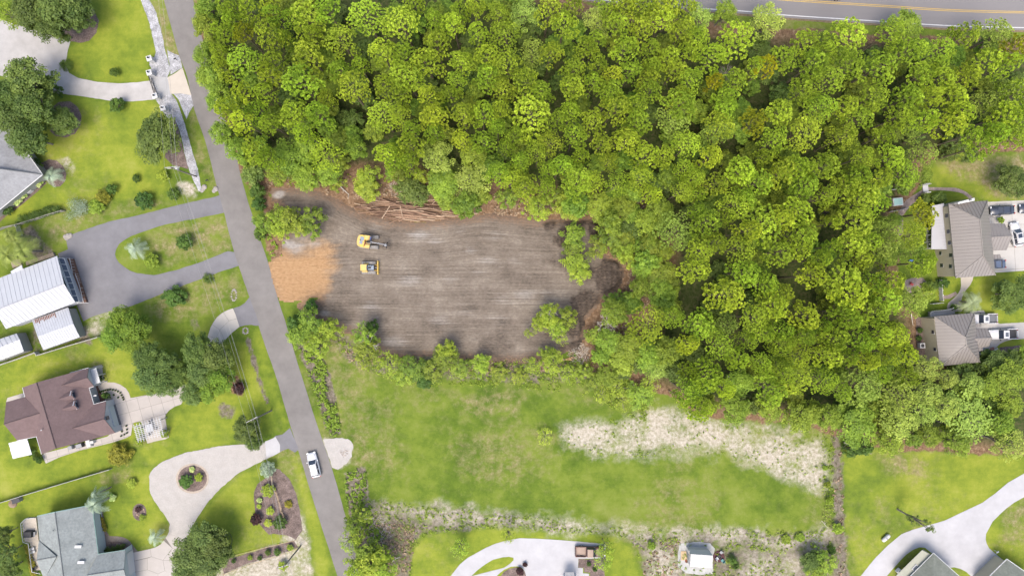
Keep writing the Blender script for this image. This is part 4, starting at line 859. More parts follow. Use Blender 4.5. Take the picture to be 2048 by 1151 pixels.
# ---------------------------------------------------------------- trees and saplings round the clearing: x, y, r, pool, height, text
CLEAR = [(523,448,20,V_young,6,"leaning sapling reaching over the street"),(554,437,24,V_bright,7,"bright green tree in the clump beside the street"),(578,437,22,V_young,7,"mid green tree in the clump by the street"),(621,437,24,V_young,6.5,"rounded green tree at the right end of the street clump"),(562,459,20,V_bright,6,"bright bushy tree at the foot of the street clump"),(600,452,18,V_young,5,"low green tree inside the street clump"),(622,459,17,V_young,4.5,"low bush below the right end of the street clump"),(517,467,12,V_dark,4,"dark small bush overhanging the street"),
 (735,352,22,V_bright,6,"vivid green low tree left of the log pile"),(507,352,15,V_dark,4,"dark bush on the street bank below the wood"),(512,382,14,V_dark,3.5,"dark bush on the bank above the clearing's corner"),(515,405,12,V_dark,3,"small dark shrub on the street bank"),(669,362,18,V_young,5,"low green tree above the bend in the graded soil"),(840,350,14,V_bright,5,"small yellow-green tree above the log pile"),(780,345,13,V_young,4,"small sapling left of the log pile's brush"),(1018,394,20,V_young,5,"low tree above the pale sand patch"),(1075,418,24,V_bright,6,"yellow-green tree at the clearing's top edge"),(1140,410,26,V_hard,7,"broad green tree overhanging the clearing's top edge"),(1112,392,20,V_young,6,"green tree behind the clearing's top edge"),
 (1148,472,26,V_young,6.5,"upper tree of the tongue left in the clearing"),(1146,494,20,V_young,5.5,"middle tree of the tongue left in the clearing"),(1154,524,23,V_bright,5.5,"lower bright tree of the tongue left in the clearing"),(1160,545,18,V_bright,4.5,"lowest bush of the tongue left in the clearing"),(1221,478,26,V_young,7,"round green tree right of the tongue"),(1200,494,20,V_young,6,"low green tree between tongue and berm"),(1252,502,20,V_bright,6.5,"bright tree above the dark berm"),(1260,518,16,V_bright,5,"small bright bush above the dark berm"),(1282,488,16,V_young,6,"green sapling beside the reddish ground"),(1229,603,19,V_young,5,"low round bush below the dark berm"),
 (623,640,24,V_young,7,"dark tree at the clearing's lower left corner"),(657,657,21,V_bright,6.5,"yellow-green tree at the clearing's lower left corner"),(595,672,22,V_young,6,"tree overhanging the street below the clearing"),(632,692,25,V_bright,6,"leafy tree on the bank above the field"),(590,650,17,V_dark,5,"dark bush beside the street below the orange sand"),(620,612,12,V_dark,3,"small shrub at the lower edge of the orange sand"),(612,660,16,V_young,6,"tree in the lower left corner clump"),
 (727,672,22,V_young,8,"upper half of the pale-branched tree in the lower left corner"),(730,702,25,V_young,7,"broad lower crown of the pale-branched tree"),(741,652,12,V_dark,6,"narrow dark treetop leaning over the bare soil"),(775,727,25,V_sparse,5,"bright thin tree at the clearing's lower edge"),(824,737,24,V_young,4.5,"leafy bush at the clearing's lower edge"),(894,699,19,V_bright,6,"bright treetop reaching into the bare soil"),(890,713,24,V_young,5,"leafy tree below the reaching treetop"),(859,741,22,V_young,4,"low thicket above the field's middle"),(920,735,18,V_young,4,"low thicket right of the reaching treetop"),(963,730,19,V_bright,4.5,"bright cone-shaped bush at the clearing's lower edge"),(1064,730,18,V_sparse,4,"feathery yellow-green bush at the clearing's lower edge"),(1102,723,23,V_bright,5,"bright tree at the clearing's lower right edge"),(1137,748,18,V_sparse,4,"feathery bush below the torn stump"),(803,755,19,V_young,3.5,"dark low thicket on the field's edge"),(848,762,16,V_dark,3,"lowest dark bush above the field"),(1000,748,16,V_young,3,"low weedy bush above the field"),(1040,752,15,V_young,3,"low weedy bush left of the feathery one"),(1094,706,14,V_young,4.5,"small sapling against the dark soil"),(1170,742,17,V_young,4,"bush right of the torn stump"),
 (1096,634,20,V_bright,7.5,"upper left part of the lone tree group on the bare soil"),(1132,632,20,V_young,7.5,"upper right tree of the lone group on the bare soil"),(1114,655,22,V_bright,7,"middle tree of the lone group on the bare soil"),(1082,648,16,V_bright,6.5,"left tree of the lone group on the bare soil"),(1058,666,10,V_sparse,5.5,"small outlying sapling left of the lone group"),(1122,676,14,V_sparse,5.5,"lowest sapling of the lone group on the bare soil"),
 (1190,670,20,V_young,5,"dark bush at the wood's edge beside the berm"),(1188,766,18,V_young,3,"low bush at the field's upper right"),(1238,775,20,V_sparse,3.5,"feathery bush merging into the field"),(1280,790,24,V_young,4,"leafy bush on the field's upper right margin"),(1245,800,22,V_sparse,3,"thin bush on the field's upper right margin"),(1205,790,16,V_sparse,2.5,"thin weedy bush on the field"),(1300,770,18,V_sparse,4,"thin bush by the reddish floor patch"),(1090,872,14,V_sparse,1.6,"weedy clump left of the white sand")]
BR = {id(V_young): (2.3, 7), id(V_bright): (2.6, 7), id(V_dark): (1.6, 3), id(V_hard): (3.3, 11), id(V_sparse): (2.2, 6), id(V_under): (2.2, 5), id(V_oak): (3.3, 9), id(V_gold): (2.4, 2.8), id(V_shrub): (1.0, 1.2), id(V_shrubL): (1.0, 1.2), id(V_shrubB): (1.0, 1.2), id(V_silver): (1.6, 1.6), id(V_maroon): (1.0, 1.3), id(V_flower): (1, 1), id(V_palmS): (2.0, 2.9), id(V_palm): (2.3, 4.6), id(V_palmG): (2.3, 4.6), id(V_cycad): (1.3, .9), id(V_hpale): (3.4, 12), id(V_pineS): (3.3, 16), id(V_olive): (3.3, 16)}
def put(x, y, r_, pool, h, text, name="sapling", cat="tree", group=None, k=None, crown="crown", trunk="trunk", hc=None):
    R0, H0 = BR[id(pool)]
    return plant(name, pool, x, y, h, r_ * 1.06, text, cat, group, baseR=R0, baseH=H0, hc=h * .75 if hc is None else hc, k=k, crown=crown, trunk=trunk)
for x, y, r_, pool, h, text in CLEAR: put(x, y, r_ * 1.16, pool, h * .92, text, group="saplings left round the clearing")
# ---------------------------------------------------------------- garden trees
V_broadY = [broad_variant(680 + i, foliage_mat("light_oak_leaves", (.07,.13,.012), (.20,.30,.03), .3, .012, .12) if i == 0 else MATS["light_oak_leaves"], 9, 3.3, 28, 85, .24) for i in range(3)]
V_greyoak = [broad_variant(690 + i, foliage_mat("grey_green_leaves", (.045,.085,.018), (.155,.225,.05), .25, .012, .1) if i == 0 else MATS["grey_green_leaves"], 9, 3.3, 30, 95, .22) for i in range(3)]
BR[id(V_broadY)] = (3.3, 9); BR[id(V_greyoak)] = (3.3, 9)
YARD = [(58,18,44,V_oak,10,"dark oak at the top left corner, leftmost of its clump","oak_tree"),(112,10,46,V_oak,10.5,"dark oak over the top mulch bed","oak_tree"),(98,52,32,V_oak,9,"lower dark oak beside the pale driveway","oak_tree"),(150,20,32,V_oak,9,"right-hand dark oak over the mulch bed","oak_tree"),(10,25,26,V_bright,8,"bright green tree in the very top left corner","broadleaf_tree"),
 (48,160,46,V_oak,11,"large dark oak under the top driveway, upper crown","oak_tree"),(60,212,44,V_oak,10.5,"large dark oak left of the round mulch bed","oak_tree"),(22,240,42,V_oak,11,"dark oak at the left edge above the grey roof","oak_tree"),(52,272,38,V_oak,10,"dark oak overhanging the grey roof","oak_tree"),(14,190,34,V_oak,11,"dark oak at the left edge near the pale driveway","oak_tree"),(122,240,28,V_oak,6,"smaller oak standing in the round mulch bed","oak_tree"),(100,176,12,V_dark,5,"little dark tree touching the pale driveway","broadleaf_tree"),
 (310,275,46,V_oak,8,"round dark oak beside the granite verge","oak_tree"),
 (237,640,26,V_broadY,8,"upper crown of the light tree beside the metal shed","broadleaf_tree"),(266,655,30,V_broadY,8.5,"right crown of the light tree beside the metal shed","broadleaf_tree"),(230,672,30,V_broadY,8,"lower left crown of the light tree beside the metal shed","broadleaf_tree"),(262,680,24,V_broadY,7.5,"lower right crown of the light tree","broadleaf_tree"),
 (296,715,30,V_oak,8.5,"upper left tree of the dark clump below the arc driveway","broadleaf_tree"),(302,752,34,V_greyoak,8.5,"left tree of the dark clump beside the beige slabs","broadleaf_tree"),(330,770,26,V_greyoak,8.5,"tree overhanging the beige slab driveway","broadleaf_tree"),(330,725,26,V_greyoak,8,"inner tree of the dark clump, in its shaded middle","broadleaf_tree"),
 (392,700,32,V_oak,9,"tree touching the arc driveway's end","broadleaf_tree"),(430,715,32,V_oak,9,"right-hand tree of the dark clump beside the ditch lawn","broadleaf_tree"),(402,745,34,V_greyoak,9,"middle tree of the dark clump","broadleaf_tree"),(438,755,28,V_broadY,8.5,"light lower right tree of the dark clump","broadleaf_tree"),(384,785,28,V_greyoak,8.5,"lowest tree of the dark clump","broadleaf_tree"),(418,780,26,V_broadY,8,"light lowest tree near the dry mound","broadleaf_tree"),(360,750,22,V_oak,8,"tree joining the two halves of the dark clump","broadleaf_tree"),
 (490,860,26,V_oak,6.5,"dark tree under the crossarm pole","broadleaf_tree"),(506,885,18,V_oak,6,"small dark tree overhanging the white gravel drive","broadleaf_tree"),
 (408,1078,34,V_greyoak,8,"upper tree of the clump beside the stamped driveway","broadleaf_tree"),(376,1108,36,V_greyoak,8.5,"left tree of the clump over the stamped driveway","broadleaf_tree"),(426,1090,30,V_oak,8,"right tree of the clump by the hoop on the lawn","broadleaf_tree"),(410,1125,36,V_greyoak,8,"lower tree of the clump at the bottom edge","broadleaf_tree"),(370,1142,30,V_greyoak,8,"lowest left tree of the clump at the bottom edge","broadleaf_tree"),(440,1112,20,V_oak,7,"small right-hand tree of the bottom clump","broadleaf_tree"),
 (5,1110,26,V_greyoak,7,"tree at the left edge below the lawn","broadleaf_tree"),(12,1140,24,V_oak,6,"tree in the bottom left corner","broadleaf_tree"),(2,1070,18,V_oak,6,"tree cut by the left edge above the corner tree","broadleaf_tree"),
 (738,1128,34,V_bright,8,"bright yellow-green tree at the bottom beside the street","broadleaf_tree"),(712,1140,28,V_bright,8,"left crown of the bright bottom tree by the street","broadleaf_tree"),(765,1140,26,V_bright,7.5,"right crown of the bright bottom tree","broadleaf_tree"),(728,1104,24,V_young,7,"mid green tree above the bright bottom tree","broadleaf_tree"),(760,1112,20,V_bright,7,"upper right crown of the bright bottom tree","broadleaf_tree"),(704,1050,20,V_young,7,"thin tree overhanging the street near the bottom","broadleaf_tree"),(694,1086,20,V_sparse,7,"feathery pale branch overhanging the street","broadleaf_tree"),(712,1074,18,V_sparse,6.5,"light thin crown beside the tarred street edge","broadleaf_tree"),(722,1030,20,V_young,5,"green tree on the street bank above the fallen branches","broadleaf_tree"),
 (920,1096,25,V_sparse,6,"thin bright tree on the curved lawn","broadleaf_tree"),(1016,1072,15,V_sparse,7,"thin tree leaning over the white driveway's top edge","broadleaf_tree"),(1212,1096,20,V_sparse,7,"thin bright tree over the old pickup's hood","broadleaf_tree"),(1208,1122,22,V_sparse,6,"feathery bright tree beside the mulch square","broadleaf_tree"),
 (2028,362,34,V_oak,7,"dark round oak on the dry lawn at the right edge","oak_tree"),(2030,588,38,V_oak,7,"dark round oak between the two parking areas","oak_tree"),(2000,728,26,V_oak,6,"dark tree below the lower pickup's driveway","broadleaf_tree"),(2035,722,24,V_oak,6,"dark tree at the right edge under the curved bed","broadleaf_tree"),(1972,716,14,V_dark,4,"dark shrub under the lower roof's corner","broadleaf_tree"),
 (1930,745,30,V_under,6,"shaded dark tree under the smaller taupe roof","broadleaf_tree"),(1985,752,24,V_under,6,"shaded tree right of the smaller taupe roof's shadow","broadleaf_tree"),
 (1622,1124,20,V_oak,4,"left dark green bush of the thicket at the ditch track","broadleaf_tree"),(1652,1132,26,V_young,4.5,"right bright-topped bush of the thicket at the ditch track","broadleaf_tree"),(1640,1112,16,V_young,4,"upper bush of the thicket at the ditch track","broadleaf_tree"),(1632,1145,20,V_bright,3.5,"yellow-green bush low in the thicket at the ditch track","broadleaf_tree"),
 (1712,900,18,V_dark,4,"dark shaded sapling beside the top of the ditch track","broadleaf_tree"),(1735,896,16,V_dark,3.5,"dark sapling on the lawn under the wood","broadleaf_tree")]
for x, y, r_, pool, h, text, nm in YARD: put(x, y, r_, pool, h, text, name=nm, group="garden trees")
# ---------------------------------------------------------------- garden shrubs, palms, hedges
SHRUBS = [(228,144,9,V_shrub,1.8,"small green shrub alone on the top lawn","shrub"),(231,210,16,V_dark,3.5,"dark bushy young tree under the gateway drive","shrub"),(272,357,8,V_shrub,1.4,"tiny dark shrub on the lawn above the loop drive","shrub"),(325,352,12,V_shrubL,1.6,"green shrub left of the crossarm pole","shrub"),(346,388,14,V_shrub,2,"dark green shrub beside the bare sandy spot","shrub"),(288,401,18,V_shrub,2.2,"broad green shrub above the loop drive","shrub"),(222,378,12,V_shrub,2,"dark shrub above the golden one","shrub"),(204,392,17,V_gold,2.4,"golden green shrub beside the silver hedge","shrub"),(192,414,17,V_shrubL,1.8,"light green shrub at the end of the silver hedge","shrub"),
 (368,484,18,V_shrub,2.4,"dark green shrub in the loop drive's island","shrub"),(303,521,15,V_shrubL,2.2,"bright green round shrub in the loop island","shrub"),(346,594,23,V_dark,3,"dark clipped round shrub right of the loop drive","shrub"),(235,911,27,V_gold,2.8,"golden round shrub at the end of the wire fence","shrub"),(263,966,10,V_shrubB,1.2,"small yellow-green shrub on the lower lawn","shrub"),(224,994,8,V_flower,.9,"small white-flowered shrub right of the silver palm","shrub"),
 (372,962,14,V_shrub,1.6,"dark green shrub in the round drive island","shrub"),(397,954,9,V_shrubL,1.2,"light green shrub in the round drive island","shrub"),(384,938,6,V_flower,.8,"pale flowering shrub at the top of the round island","shrub"),(284,1034,6,V_shrubL,.8,"little shrub in the small lawn bed","shrub"),(276,1018,6,V_maroon,.7,"brown dry shrub in the small lawn bed","shrub"),
 (535,938,16,V_silver,2.2,"greyish round shrub at the top of the roadside bed","shrub"),(536,980,14,V_shrubL,1.8,"green shrub in the upper half of the roadside bed","shrub"),(540,1021,9,V_shrubB,1.1,"light small shrub in the middle of the roadside bed","shrub"),(576,1008,8,V_gold,1,"golden little shrub right of the rail fence","shrub"),(512,1038,11,V_maroon,1.8,"dark maroon round shrub at the lawn's edge","shrub"),(536,1045,8,V_shrubB,1,"yellow-green small shrub beside the maroon one","shrub"),(559,1045,14,V_shrub,1.8,"broad green shrub at the foot of the roadside bed","shrub"),(519,1000,6,V_flower,.8,"pale flowering shrub at the bed's left rim","shrub"),(518,1012,5,V_shrubB,.6,"tiny yellow shrub at the bed's left rim","shrub"),
 (467,1121,5,V_shrub,.9,"dark leftmost little shrub of the bottom border","shrub"),(500,1114,6,V_shrubL,.9,"light second little shrub of the bottom border","shrub"),(519,1115,5,V_shrub,.9,"third little shrub of the bottom border","shrub"),(536,1104,6,V_shrub,1,"fourth little shrub of the bottom border","shrub"),(554,1103,7,V_shrub,1.1,"dark fifth little shrub of the bottom border","shrub"),(580,1094,7,V_shrubL,1,"light rightmost little shrub of the bottom border","shrub"),(566,1130,10,V_shrubL,1.4,"weedy shrub on the sandy bottom corner","shrub"),
 (76,365,9,V_flower,1.2,"flowering shrub nearest the silver palm","shrub"),(46,389,9,V_flower,1.2,"flowering shrub below the wall unit","shrub"),(32,401,11,V_flower,1.3,"larger flowering shrub along the grey roof","shrub"),(14,420,12,V_shrub,1.6,"dark shrub at the lower corner of the grey roof","shrub"),(72,325,10,V_shrub,2,"dark shrub against the grey roof's corner","shrub"),(80,332,6,V_shrubL,1.2,"light shrub in the palm bed","shrub"),
 (197,756,7,V_dark,2.2,"dark shrub beside the brown house's columns","shrub"),(211,791,8,V_dark,2.4,"dark round shrub on the curved walk","shrub"),(279,881,9,V_shrubL,1.6,"bright shrub at the pergola's lower left corner","shrub"),(328,866,9,V_shrubL,1.6,"bright shrub at the pergola's right corner","shrub"),(78,919,8,V_shrub,1.4,"dark shrub at the brown house's lower corner","shrub"),(70,914,6,V_shrub,1.1,"smaller dark shrub by the brown house's lower corner","shrub"),(62,904,9,V_shrub,1.0,"low green planting under the white patio cover","shrub"),
 (1863,572,13,V_dark,2.4,"dark tall shrub between patio and white fence","shrub"),(1888,566,13,V_dark,2.2,"dark round shrub right of the white fence","shrub"),(1881,396,14,V_under,3,"dark shrub in the path's grass crescent","shrub"),(1850,398,12,V_under,3,"dark shrub below the white gate steps","shrub"),(1896,309,17,V_under,4,"dark bush under the wood's right lawn edge, left one","shrub"),(1940,309,18,V_under,4,"dark bush under the wood's right lawn edge, right one","shrub"),(1914,309,12,V_young,4,"light bush between the two dark ones at the lawn edge","shrub"),(1909,613,7,V_dark,2,"small dark shrub beside the white curved porch","shrub"),(2002,440,7,V_shrubL,1.4,"light shrub between the sedan and the white car","shrub"),(1840,660,6,V_shrub,1.2,"green shrub in the narrow side bed","shrub"),(1838,676,6,V_shrub,1.1,"second green shrub in the narrow side bed","shrub"),
 (1303,1091,9,V_shrubL,1.6,"bright green shrub left of the shed","shrub"),(1178,1127,5,V_shrub,.8,"small shrub in the square mulch bed","shrub"),(1190,1138,5,V_shrub,.8,"lower small shrub in the square mulch bed","shrub"),(1040,1142,8,V_maroon,1.2,"dark shrub in the bottom mulch crescent","shrub"),(1050,1128,5,V_maroon,.9,"small dark shrub at the crescent's tip","shrub"),
 (1655,968,7,V_shrubL,1.6,"bright shrub beside the ditch track's upper part","shrub"),(1660,1000,8,V_shrubL,1.8,"shrub beside the middle of the ditch track","shrub"),(1676,1056,13,V_shrubL,1.8,"broad shrub spilling onto the lawn from the track","shrub"),(1650,935,6,V_shrubL,1.2,"little bright shrub on the sand's right end","shrub"),(1600,1074,10,V_shrubL,1.0,"low green clump on the weedy strip","shrub"),(1572,1078,10,V_shrubL,1.0,"second low green clump on the weedy strip","shrub"),(1664,1100,9,V_shrub,1.8,"dark shrub at the lower ditch track","shrub"),(477,776,12,V_maroon,2.0,"dry brown bush on the mulch below the dark clump","shrub")]
for x, y, r_, pool, h, text, nm in SHRUBS: put(x, y, r_, pool, h, text, name=nm, cat="shrub", group="garden shrubs", hc=h * .6, crown="foliage", trunk="stem")
PALMS = [(102,351,20,V_palmS,3,"silver palm in the bed at the grey roof's corner"),(270,497,23,V_palmS,2.8,"silver palm in the loop drive's island"),(188,1010,24,V_palmS,6,"silver palm over the grey-green roof's corner"),(192,988,16,V_palmS,5.5,"upper silver palm beside the grey-green roof"),(309,1075,20,V_palmS,2.8,"silver palm where gravel meets the stamped drive"),(125,127,14,V_cycad,1.6,"small dark palm at the pale driveway's edge"),(413,557,13,V_cycad,1.4,"small dark palm under the loop drive's lower arm"),(1945,604,24,V_palm,4,"tall pale palm beside the front walk"),(1928,614,13,V_palm,3,"lower pale palm beside the front walk"),(18,470,22,V_palmG,6,"palmetto at the left edge above the barn"),(45,500,28,V_palmG,6,"right-hand palmetto above the barn"),(14,510,26,V_palmG,6,"lower left palmetto above the barn"),(30,478,22,V_palmG,5.5,"inner palmetto between the others above the barn"),(1468,1122,13,V_cycad,2,"feathery grassy clump right of the fire pit"),(1474,1134,10,V_cycad,1.6,"lower feathery grass clump right of the fire pit")]
for x, y, r_, pool, h, text in PALMS: put(x, y, r_, pool, h, text, name="palm_tree", cat="palm", group="palms and cycads", hc=h * .9)
# clipped silver hedge and dark hedge
def hedge(name, pts, w, h, m, label, n=240, leaf=.16, cat="hedge", seed=5):
    r = np.random.default_rng(seed); q = [P(x, y, h * .7) for x, y in pts]; cs = []
    for a, b_ in zip(q[:-1], q[1:]):
        k = max(2, int((b_ - a).length / (w * .3)))
        for i in range(k):
            c_ = a.lerp(b_, i / k); cs += [(c_.x + r.uniform(-.35, .35) * w, c_.y + r.uniform(-.35, .35) * w, h * r.uniform(.5, .8)) for _ in range(3)]
    cs = np.array(cs); me = leaf_mesh("foliage", cs, np.full(len(cs), w * .32), n, m, leaf, seed)
    o = empty(name, (0, 0, 0), label=label, cat=cat); c = bpy.data.objects.new("foliage", me); COL.objects.link(c); c.parent = o
    b = MB()
    for c_ in cs[::3]: b.tube((c_[0], c_[1], 0), (c_[0], c_[1], h * .6), .03, .02, 4, False)
    b.build("stem", m_barkg, o); return o
hedge("hedge", [(142,420),(150,417),(158,415),(168,411)], 3.6, 1.8, F_silver, "rounded silvery green hedge above the loop drive's lawn", n=120, leaf=.13)
hedge("hedge", [(36,441),(60,434),(90,424),(122,416)], 1.8, 1.4, F_shrub, "long dark green hedge along the grey rail fence", n=70)
hedge("hedge", [(200,1100),(220,1098),(246,1093)], 1.4, 1.2, F_shrub, "green hedge along the grey-green roof's garage wing", n=60, seed=6)
hedge("hedge", [(55,1095),(60,1115),(64,1135),(72,1155)], 1.2, 1.3, F_gold, "yellowish hedge along the left deck of the grey-green house", n=60, seed=7)
hedge("hedge", [(197,1024),(203,1040),(210,1060)], .9, .8, F_gold, "flowering border along the grey-green house's front", n=40, seed=8)
# ---------------------------------------------------------------- weedy growth nobody could count
def weeds(name, regions, density, m, hgt, seed, size=.22, blades=9):
    r = np.random.default_rng(seed); pts = []
    for poly, k in regions:
        p = np.array(poly, float); x0, y0 = p.min(0); x1, y1 = p.max(0); n = int((x1 - x0) * (y1 - y0) / 100 * density * k)
        X = r.uniform(x0, x1, n); Y = r.uniform(y0, y1, n); d = sdist(X, Y, poly)
        keep = (d > 0) & (fnoise(X * .045, Y * .045, seed) > r.uniform(.35, .62, n)); pts.append(np.stack([(X[keep] - 1024) / 10, (575.5 - Y[keep]) / 10, np.zeros(keep.sum())], -1))
    c = np.concatenate(pts); s = r.uniform(.5, 1.4, len(c)); c[:, 2] = .1 * s
    me = leaf_mesh(name, c, .3 * s, blades, m, size, seed, hgt); o = bpy.data.objects.new(name, me); COL.objects.link(o); tag(o, kind="stuff"); return o
weeds("roadside_weeds", [(WSTRIP, 2.2), (WSTRIP2, 1.8)], 3.6, F_broad, 1.6, 61, .26, 12)
weeds("roadside_weeds", [([(500,380),(520,385),(530,430),(540,470),(560,500),(565,515),(545,520),(530,500),(515,450)], 1.6)], 3.2, F_bright, 1.4, 63, .24, 10)
weeds("weeds", [(WEED, 1.1), ([(640,640),(700,690),(760,708),(1000,722),(1180,715),(1300,780),(1290,850),(1180,790),(1000,772),(820,770),(700,730)], 3.4), (SAND, .30), (SAND2, .7), (SAND4, .4), ([(1645,860),(1668,860),(1668,1060),(1645,1060)], 2.0)], 1.7, F_broad, 1.2, 65, .2, 9)
weeds("forest_brush", [([(500,350),(700,345),(1100,380),(1300,430),(1340,500),(1300,640),(1230,760),(1190,740),(1240,620),(1290,540),(1230,440),(1060,420),(960,400),(700,380),(560,370)], 1.2)], 1.6, F_bright, .8, 67, .2, 7)


F_debris = foliage_mat("woody_debris", (.07,.045,.03), (.34,.24,.16), .05, .01, .0)
weeds("woody_debris", [([(520,362),(700,362),(800,372),(900,380),(1060,400),(1200,430),(1290,440),(1330,500),(1300,600),(1230,700),(1190,720),(1180,690),(1240,600),(1262,540),(1220,440),(1060,432),(930,426),(880,400),(730,395),(690,400),(620,378),(540,374)], 1.2), ([(690,700),(760,712),(900,722),(1120,714),(1150,700),(1180,700),(1170,740),(1000,745),(820,735),(700,720)], 1.2), (TRACK, .3), ([(1280,1080),(1360,1075),(1350,1170),(1290,1170)], .6), ([(740,1040),(830,1050),(820,1151),(770,1151)], 1.0)], 4.5, F_debris, .4, 71, .3, 6)
# ---------------------------------------------------------------- buildings
m_shingle_g = mat("grey_shingles", (.30,.305,.315), .9, .16, 2.2, .5, .15, bscale=6)
m_shingle_b = mat("brown_shingles", (.172,.122,.120), .9, .10, 2.0, .5, .15, bscale=6)
m_shingle_gg = mat("grey_green_shingles", (.27,.295,.29), .9, .18, 2.2, .6, .15, bscale=6)
m_shingle_o = mat("olive_grey_shingles", (.22,.235,.20), .9, .14, 2.2, .5, .15, bscale=6)
m_wmetal = mat("white_metal_roofing", (.50,.51,.535), .45, .04, .6, 0, .5)
m_gmetal = mat("pale_grey_metal_roofing", (.42,.42,.45), .45, .04, .6, 0, .5)
m_tmetal = mat("taupe_metal_roofing", (.25,.225,.205), .45, .05, .5, 0, .5)
m_rust = mat("rusted_metal", (.28,.12,.07), .9, .4, 4, .4)
m_wallw = mat("white_siding", (.56,.58,.62), .7, .03, 1)
m_wallb = mat("beige_siding", (.56,.51,.38), .8, .04, 1)
m_wallbl = mat("pale_blue_siding", (.50,.56,.58), .8, .03, 1)
m_wallg = mat("grey_siding", (.33,.34,.31), .8, .05, 1)
m_fasc = mat("white_trim", (.60,.60,.60), .6)
m_ridge = mat("dark_ridge_caps", (.10,.07,.07), .9, .2, 5)
m_ridgeg = mat("grey_ridge_caps", (.17,.18,.18), .9, .2, 5)
m_glass = mat("dark_glass", (.035,.045,.07), .12, 0, 1, 0, .6)
m_glassl = mat("grey_window_glass", (.12,.135,.16), .15, 0, 1, 0, .6)
m_deck = mat("brown_deck_boards", (.20,.115,.085), .85, .25, 5, .4, .2, streak=(1, 6, 1))
m_wood = mat("weathered_wood", (.33,.27,.20), .9, .25, 4, .4)
m_woodl = mat("fresh_pine_wood", (.56,.42,.25), .85, .15, 4, .3)
m_black = mat("black_metal", (.025,.025,.028), .5)
m_dgrey = mat("dark_plastic", (.05,.05,.055), .6)
m_grey = mat("grey_metal", (.30,.31,.33), .5)
m_pave = m_concb
def b3(*pts): return [P(*p) for p in pts]
def inset_walls(parent, foot, z1, m, name="wall"):
    """walls under a roof: one part per side"""
    n = len(foot)
    for i in range(n):
        a, b_ = Vector((foot[i][0], foot[i][1], 0)), Vector((foot[(i + 1) % n][0], foot[(i + 1) % n][1], 0)); d = (b_ - a).normalized(); nn = Vector((-d.y, d.x, 0)) * .1
        MB().prism([(p.x, p.y) for p in (a, b_, b_ + nn, a + nn)], 0, z1).build(name, m, parent, w=True)
def shrink(pts, k=.5):
    """pixel-free: move a convex-ish outline inwards by k metres"""
    c = sum((Vector((p[0], p[1], 0)) for p in pts), Vector()) / len(pts); out = []
    for p in pts:
        v = Vector((p[0], p[1], 0)); d = c - v; out.append(v + d.normalized() * k * 1.35)
    return out
def house(name, x, y, label, cat="house"):
    q = P(x, y); return empty(name, (q.x, q.y, 0), label=label, cat=cat)
def line_part(parent, name, m, segs, w=.14, dz=.05):
    for a, c_ in segs: o = MB().tube(Vector(a) + Vector((0, 0, dz)), Vector(c_) + Vector((0, 0, dz)), w / 2, n=5).build(name, m, parent, w=True)
    return o
def roofpart(parent, m, planes, t=.14, name="roof"):
    b = MB()
    for pl in planes: b.slab(pl, t)
    return b.build(name, m, parent, w=True)
def seams(parent, a0, a1, b0, b1, n, m, w=.035):
    """standing seams from line a0-a1 to line b0-b1"""
    b = MB(); a0, a1, b0, b1 = map(Vector, (a0, a1, b0, b1)); up = Vector((0, 0, .02))
    for i in range(1, n):
        t = i / n; b.tube(a0.lerp(a1, t) + up, b0.lerp(b1, t) + up, w, n=4)
    return b
def seam_clip(poly, dirv, sp, w=.035):
    """standing seams over one roof plane (3D convex polygon), running along dirv (2D), spaced sp metres"""
    b = MB(); pts = [Vector(p) for p in poly]; n = Vector((0, 0, 0))
    for i in range(len(pts)): n += pts[i].cross(pts[(i + 1) % len(pts)])
    n.normalize(); dv = Vector((dirv[0], dirv[1])).normalized(); pv = Vector((-dv.y, dv.x)); o = pts[0]
    zat = lambda x, y: o.z - (n.x * (x - o.x) + n.y * (y - o.y)) / n.z
    ks = [p.x * pv.x + p.y * pv.y for p in pts]; k = min(ks) + sp / 2
    while k < max(ks):
        hit = []
        for i in range(len(pts)):
            a, c_ = pts[i], pts[(i + 1) % len(pts)]; ka, kc = ks[i] - k, ks[(i + 1) % len(pts)] - k
            if (ka > 0) != (kc > 0): t = ka / (ka - kc); hit.append((a.x + (c_.x - a.x) * t, a.y + (c_.y - a.y) * t))
        if len(hit) >= 2:
            (x0, y0), (x1, y1) = hit[0], hit[-1]; b.tube((x0, y0, zat(x0, y0) + .02), (x1, y1, zat(x1, y1) + .02), w, n=4)
        k += sp
    return b
def metal_roof(parent, planes, m, ms, sp=.62):
    """planes: (polygon, seam direction)"""
    r = roofpart(parent, m, [p for p, d in planes]); b = MB()
    for p, d in planes: s_ = seam_clip(p, d, sp); b.add(s_.v, s_.f)
    o = b.build("seam", ms, r, kind="stuff")
    # seams were given in world coordinates: bring them under the roof
    L = parent.location; o.location = (-L[0], -L[1], -L[2]); return r
def rectprism(b, c, u, v, z0, z1):
    c, u, v = Vector((c[0], c[1])), Vector(u), Vector(v); b.prism([tuple(c - u - v), tuple(c + u - v), tuple(c + u + v), tuple(c - u + v)], z0, z1)

# grey-roofed house cut by the left edge
h = house("house", -5, 340, "grey shingled hip-roofed house cut off by the left edge, above the silver palm")
C1 = P(85, 349, 3.2); R1 = P(-4, 337, 6.2); R0 = P(-60, 330, 6.4); NE = P(-6, 222, 3.2); NW = P(-70, 150, 3.2); SE = P(-18, 433, 3.2); SW = P(-90, 470, 3.2)
roofpart(h, m_shingle_g, [[R1, C1, NE, R0], [R1, C1, SE, R0], [R0, NE, NW], [R0, SE, SW, NW]])
line_part(h, "ridge_cap", m_ridgeg, [(R1, C1), (R1, R0)], .16); line_part(h, "gutter", m_fasc, [(C1, NE), (C1, SE)], .2, -.05)
inset_walls(h, shrink([C1, NE, NW, SW, SE], .4), 3.0, m_wallg)
